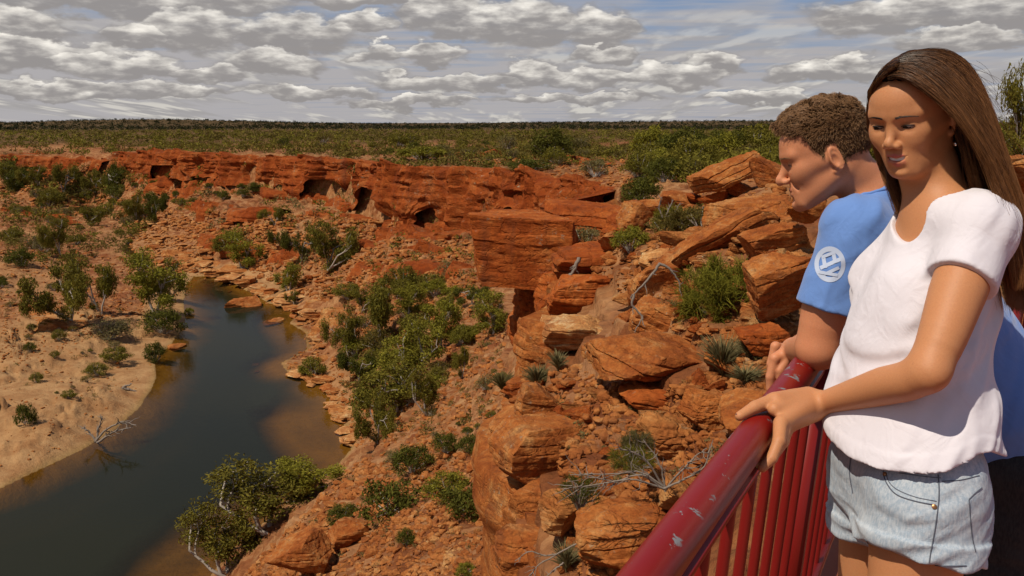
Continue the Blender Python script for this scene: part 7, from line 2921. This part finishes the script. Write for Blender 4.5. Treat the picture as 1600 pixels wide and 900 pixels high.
def railing(name, A_, B_, label, group, s0, s1, spacing=0.155, lean=0.07, r_top=RAIL_R, posts=()):
    A_ = np.array(A_); B_ = np.array(B_)
    d = (B_ - A_) / np.linalg.norm(B_ - A_)
    out = -np.cross(d, (0, 0, 1.0))
    root = bpy.data.objects.new(name, None)
    COL.objects.link(root)
    root.location = (*(A_ + d * s0)[:2], FLOOR)
    tag(root, label, 'railing', group)
    inv_ = -np.array(root.location)

    def part(nm, mb_, mat, smooth=True):
        me = mb_.mesh(nm, smooth)
        o_ = link(nm, me, mat, root)
        v = np.empty(len(me.vertices) * 3, dtype=np.float32)
        me.vertices.foreach_get('co', v)
        me.vertices.foreach_set('co', (v.reshape(-1, 3) + inv_).astype(np.float32).ravel())
        return o_
    mb_ = MB()
    mb_.tube([A_ + d * s for s in np.linspace(s0, s1, 40)], r_top, 40)
    part('top_rail', mb_, M_RED)
    # flat bar under the tube that the balusters meet
    dz = np.array([0, 0, -r_top - 0.018])
    mb_ = MB()
    rotm = np.stack([d, out, np.array([0, 0, 1.0])], 1)
    mb_.box(A_ + d * (s0 + s1) / 2 + dz, ((s1 - s0) / 2, 0.020, 0.006), rotm)
    part('support_bar', mb_, M_REDBAR, False)
    bot = A_[2] + (FLOOR + 0.10 - A_[2])
    h_ = A_[2] + dz[2] - bot
    mb_ = MB()
    ofs = out * lean * h_ / 0.9
    c = A_ + d * (s0 + s1) / 2 + ofs
    c[2] = bot
    mb_.box(c, ((s1 - s0) / 2, 0.022, 0.014), rotm)
    part('bottom_rail', mb_, M_REDBAR, False)
    s = s0 + spacing * 0.5
    while s < s1:
        a = A_ + d * s + dz
        e = A_ + d * s + ofs
        e[2] = bot
        mb_ = MB()
        mb_.tube([a, e], 0.0105, 12)
        part('baluster', mb_, M_REDBAR)
        s += spacing
    for s in posts:
        a = A_ + d * s + dz
        e = A_ + d * s + ofs * 1.1
        e[2] = FLOOR - 0.03
        mb_ = MB()
        ax_ = nrm(e - a)
        rr_ = np.stack([d, np.cross(ax_, d), ax_], 1)
        mb_.box((a + e) / 2, (0.030, 0.030, np.linalg.norm(e - a) / 2), rr_)
        part('post', mb_, M_REDBAR, False)
    return root


L_END = 3.15
railing('railing', RAIL_A, RAIL_B, 'dark red railing with worn tube handrail that both people lean on', 'railings of the lookout', -0.75, L_END, posts=(-0.55, 1.28, 3.08))
C0 = RAIL_A + RD * L_END
C1 = np.array([3.4, 4.75, -0.545])
d2 = nrm(C1 - C0)
railing('railing', C0 + d2 * 0.04, C1, 'far section of red railing seen right of the woman\'s hair', 'railings of the lookout', 0.0, float(np.linalg.norm(C1 - C0)), posts=(0.9, 1.8))
# deck: red oxide concrete slab with a front edge
e0 = RAIL_A + RD * -0.9 - RN * 0.10
e1 = RAIL_A + RD * (L_END + 0.1) - RN * 0.10
e2 = C1 + np.array([0.0, 0.12, 0])
poly = [(e0[0], e0[1]), (e1[0], e1[1]), (e2[0], e2[1]), (6.5, 4.0), (6.5, -2.5), (-0.9, -2.5), (-0.9, e0[1] - 0.9)]
m, t = new_mat('deck_paint')
o = t.new('ShaderNodeTexCoord').outputs['Object']
n = t.noise(o, 3, 6, 0.65)
t.put(t.bs, 'Base Color', t.mix(n, (0.22, 0.045, 0.018), (0.36, 0.10, 0.040)))
t.put(t.bs, 'Roughness', 0.8)
b = t.new('ShaderNodeBump', i_Strength=0.3, i_Distance=0.004)
t.put(b, 'Height', t.noise(o, 60, 4, 0.6))
t.put(t.bs, 'Normal', b.outputs[0])
n_p = len(poly)
V = [(x, y, FLOOR) for x, y in poly] + [(x, y, FLOOR - 0.22) for x, y in poly]
bm = bmesh.new()
vs = [bm.verts.new(v) for v in V]
bm.faces.new(vs[:n_p][::-1])
bm.faces.new(vs[n_p:])
for k in range(n_p):
    bm.faces.new([vs[k], vs[(k + 1) % n_p], vs[n_p + (k + 1) % n_p], vs[n_p + k]])
bmesh.ops.recalc_face_normals(bm, faces=bm.faces)
me = bpy.data.meshes.new('deck')
bm.to_mesh(me)
bm.free()
link('deck', me, m, kind='structure')
for k, (x, y) in enumerate([(0.25, 0.6), (1.1, 2.3), (1.75, 3.6), (0.2, -1.5), (2.6, 1.2)]):
    mb_ = MB()
    mb_.tube([(x, y, FLOOR - 0.2), (x, y, FLOOR - 2.6)], 0.09, 14)
    o_ = mb_.build('deck_column', plain('concrete_%d' % k, (0.24, 0.17, 0.12), 0.9), label='round concrete column under the lookout deck', cat='column', group='columns under the deck')
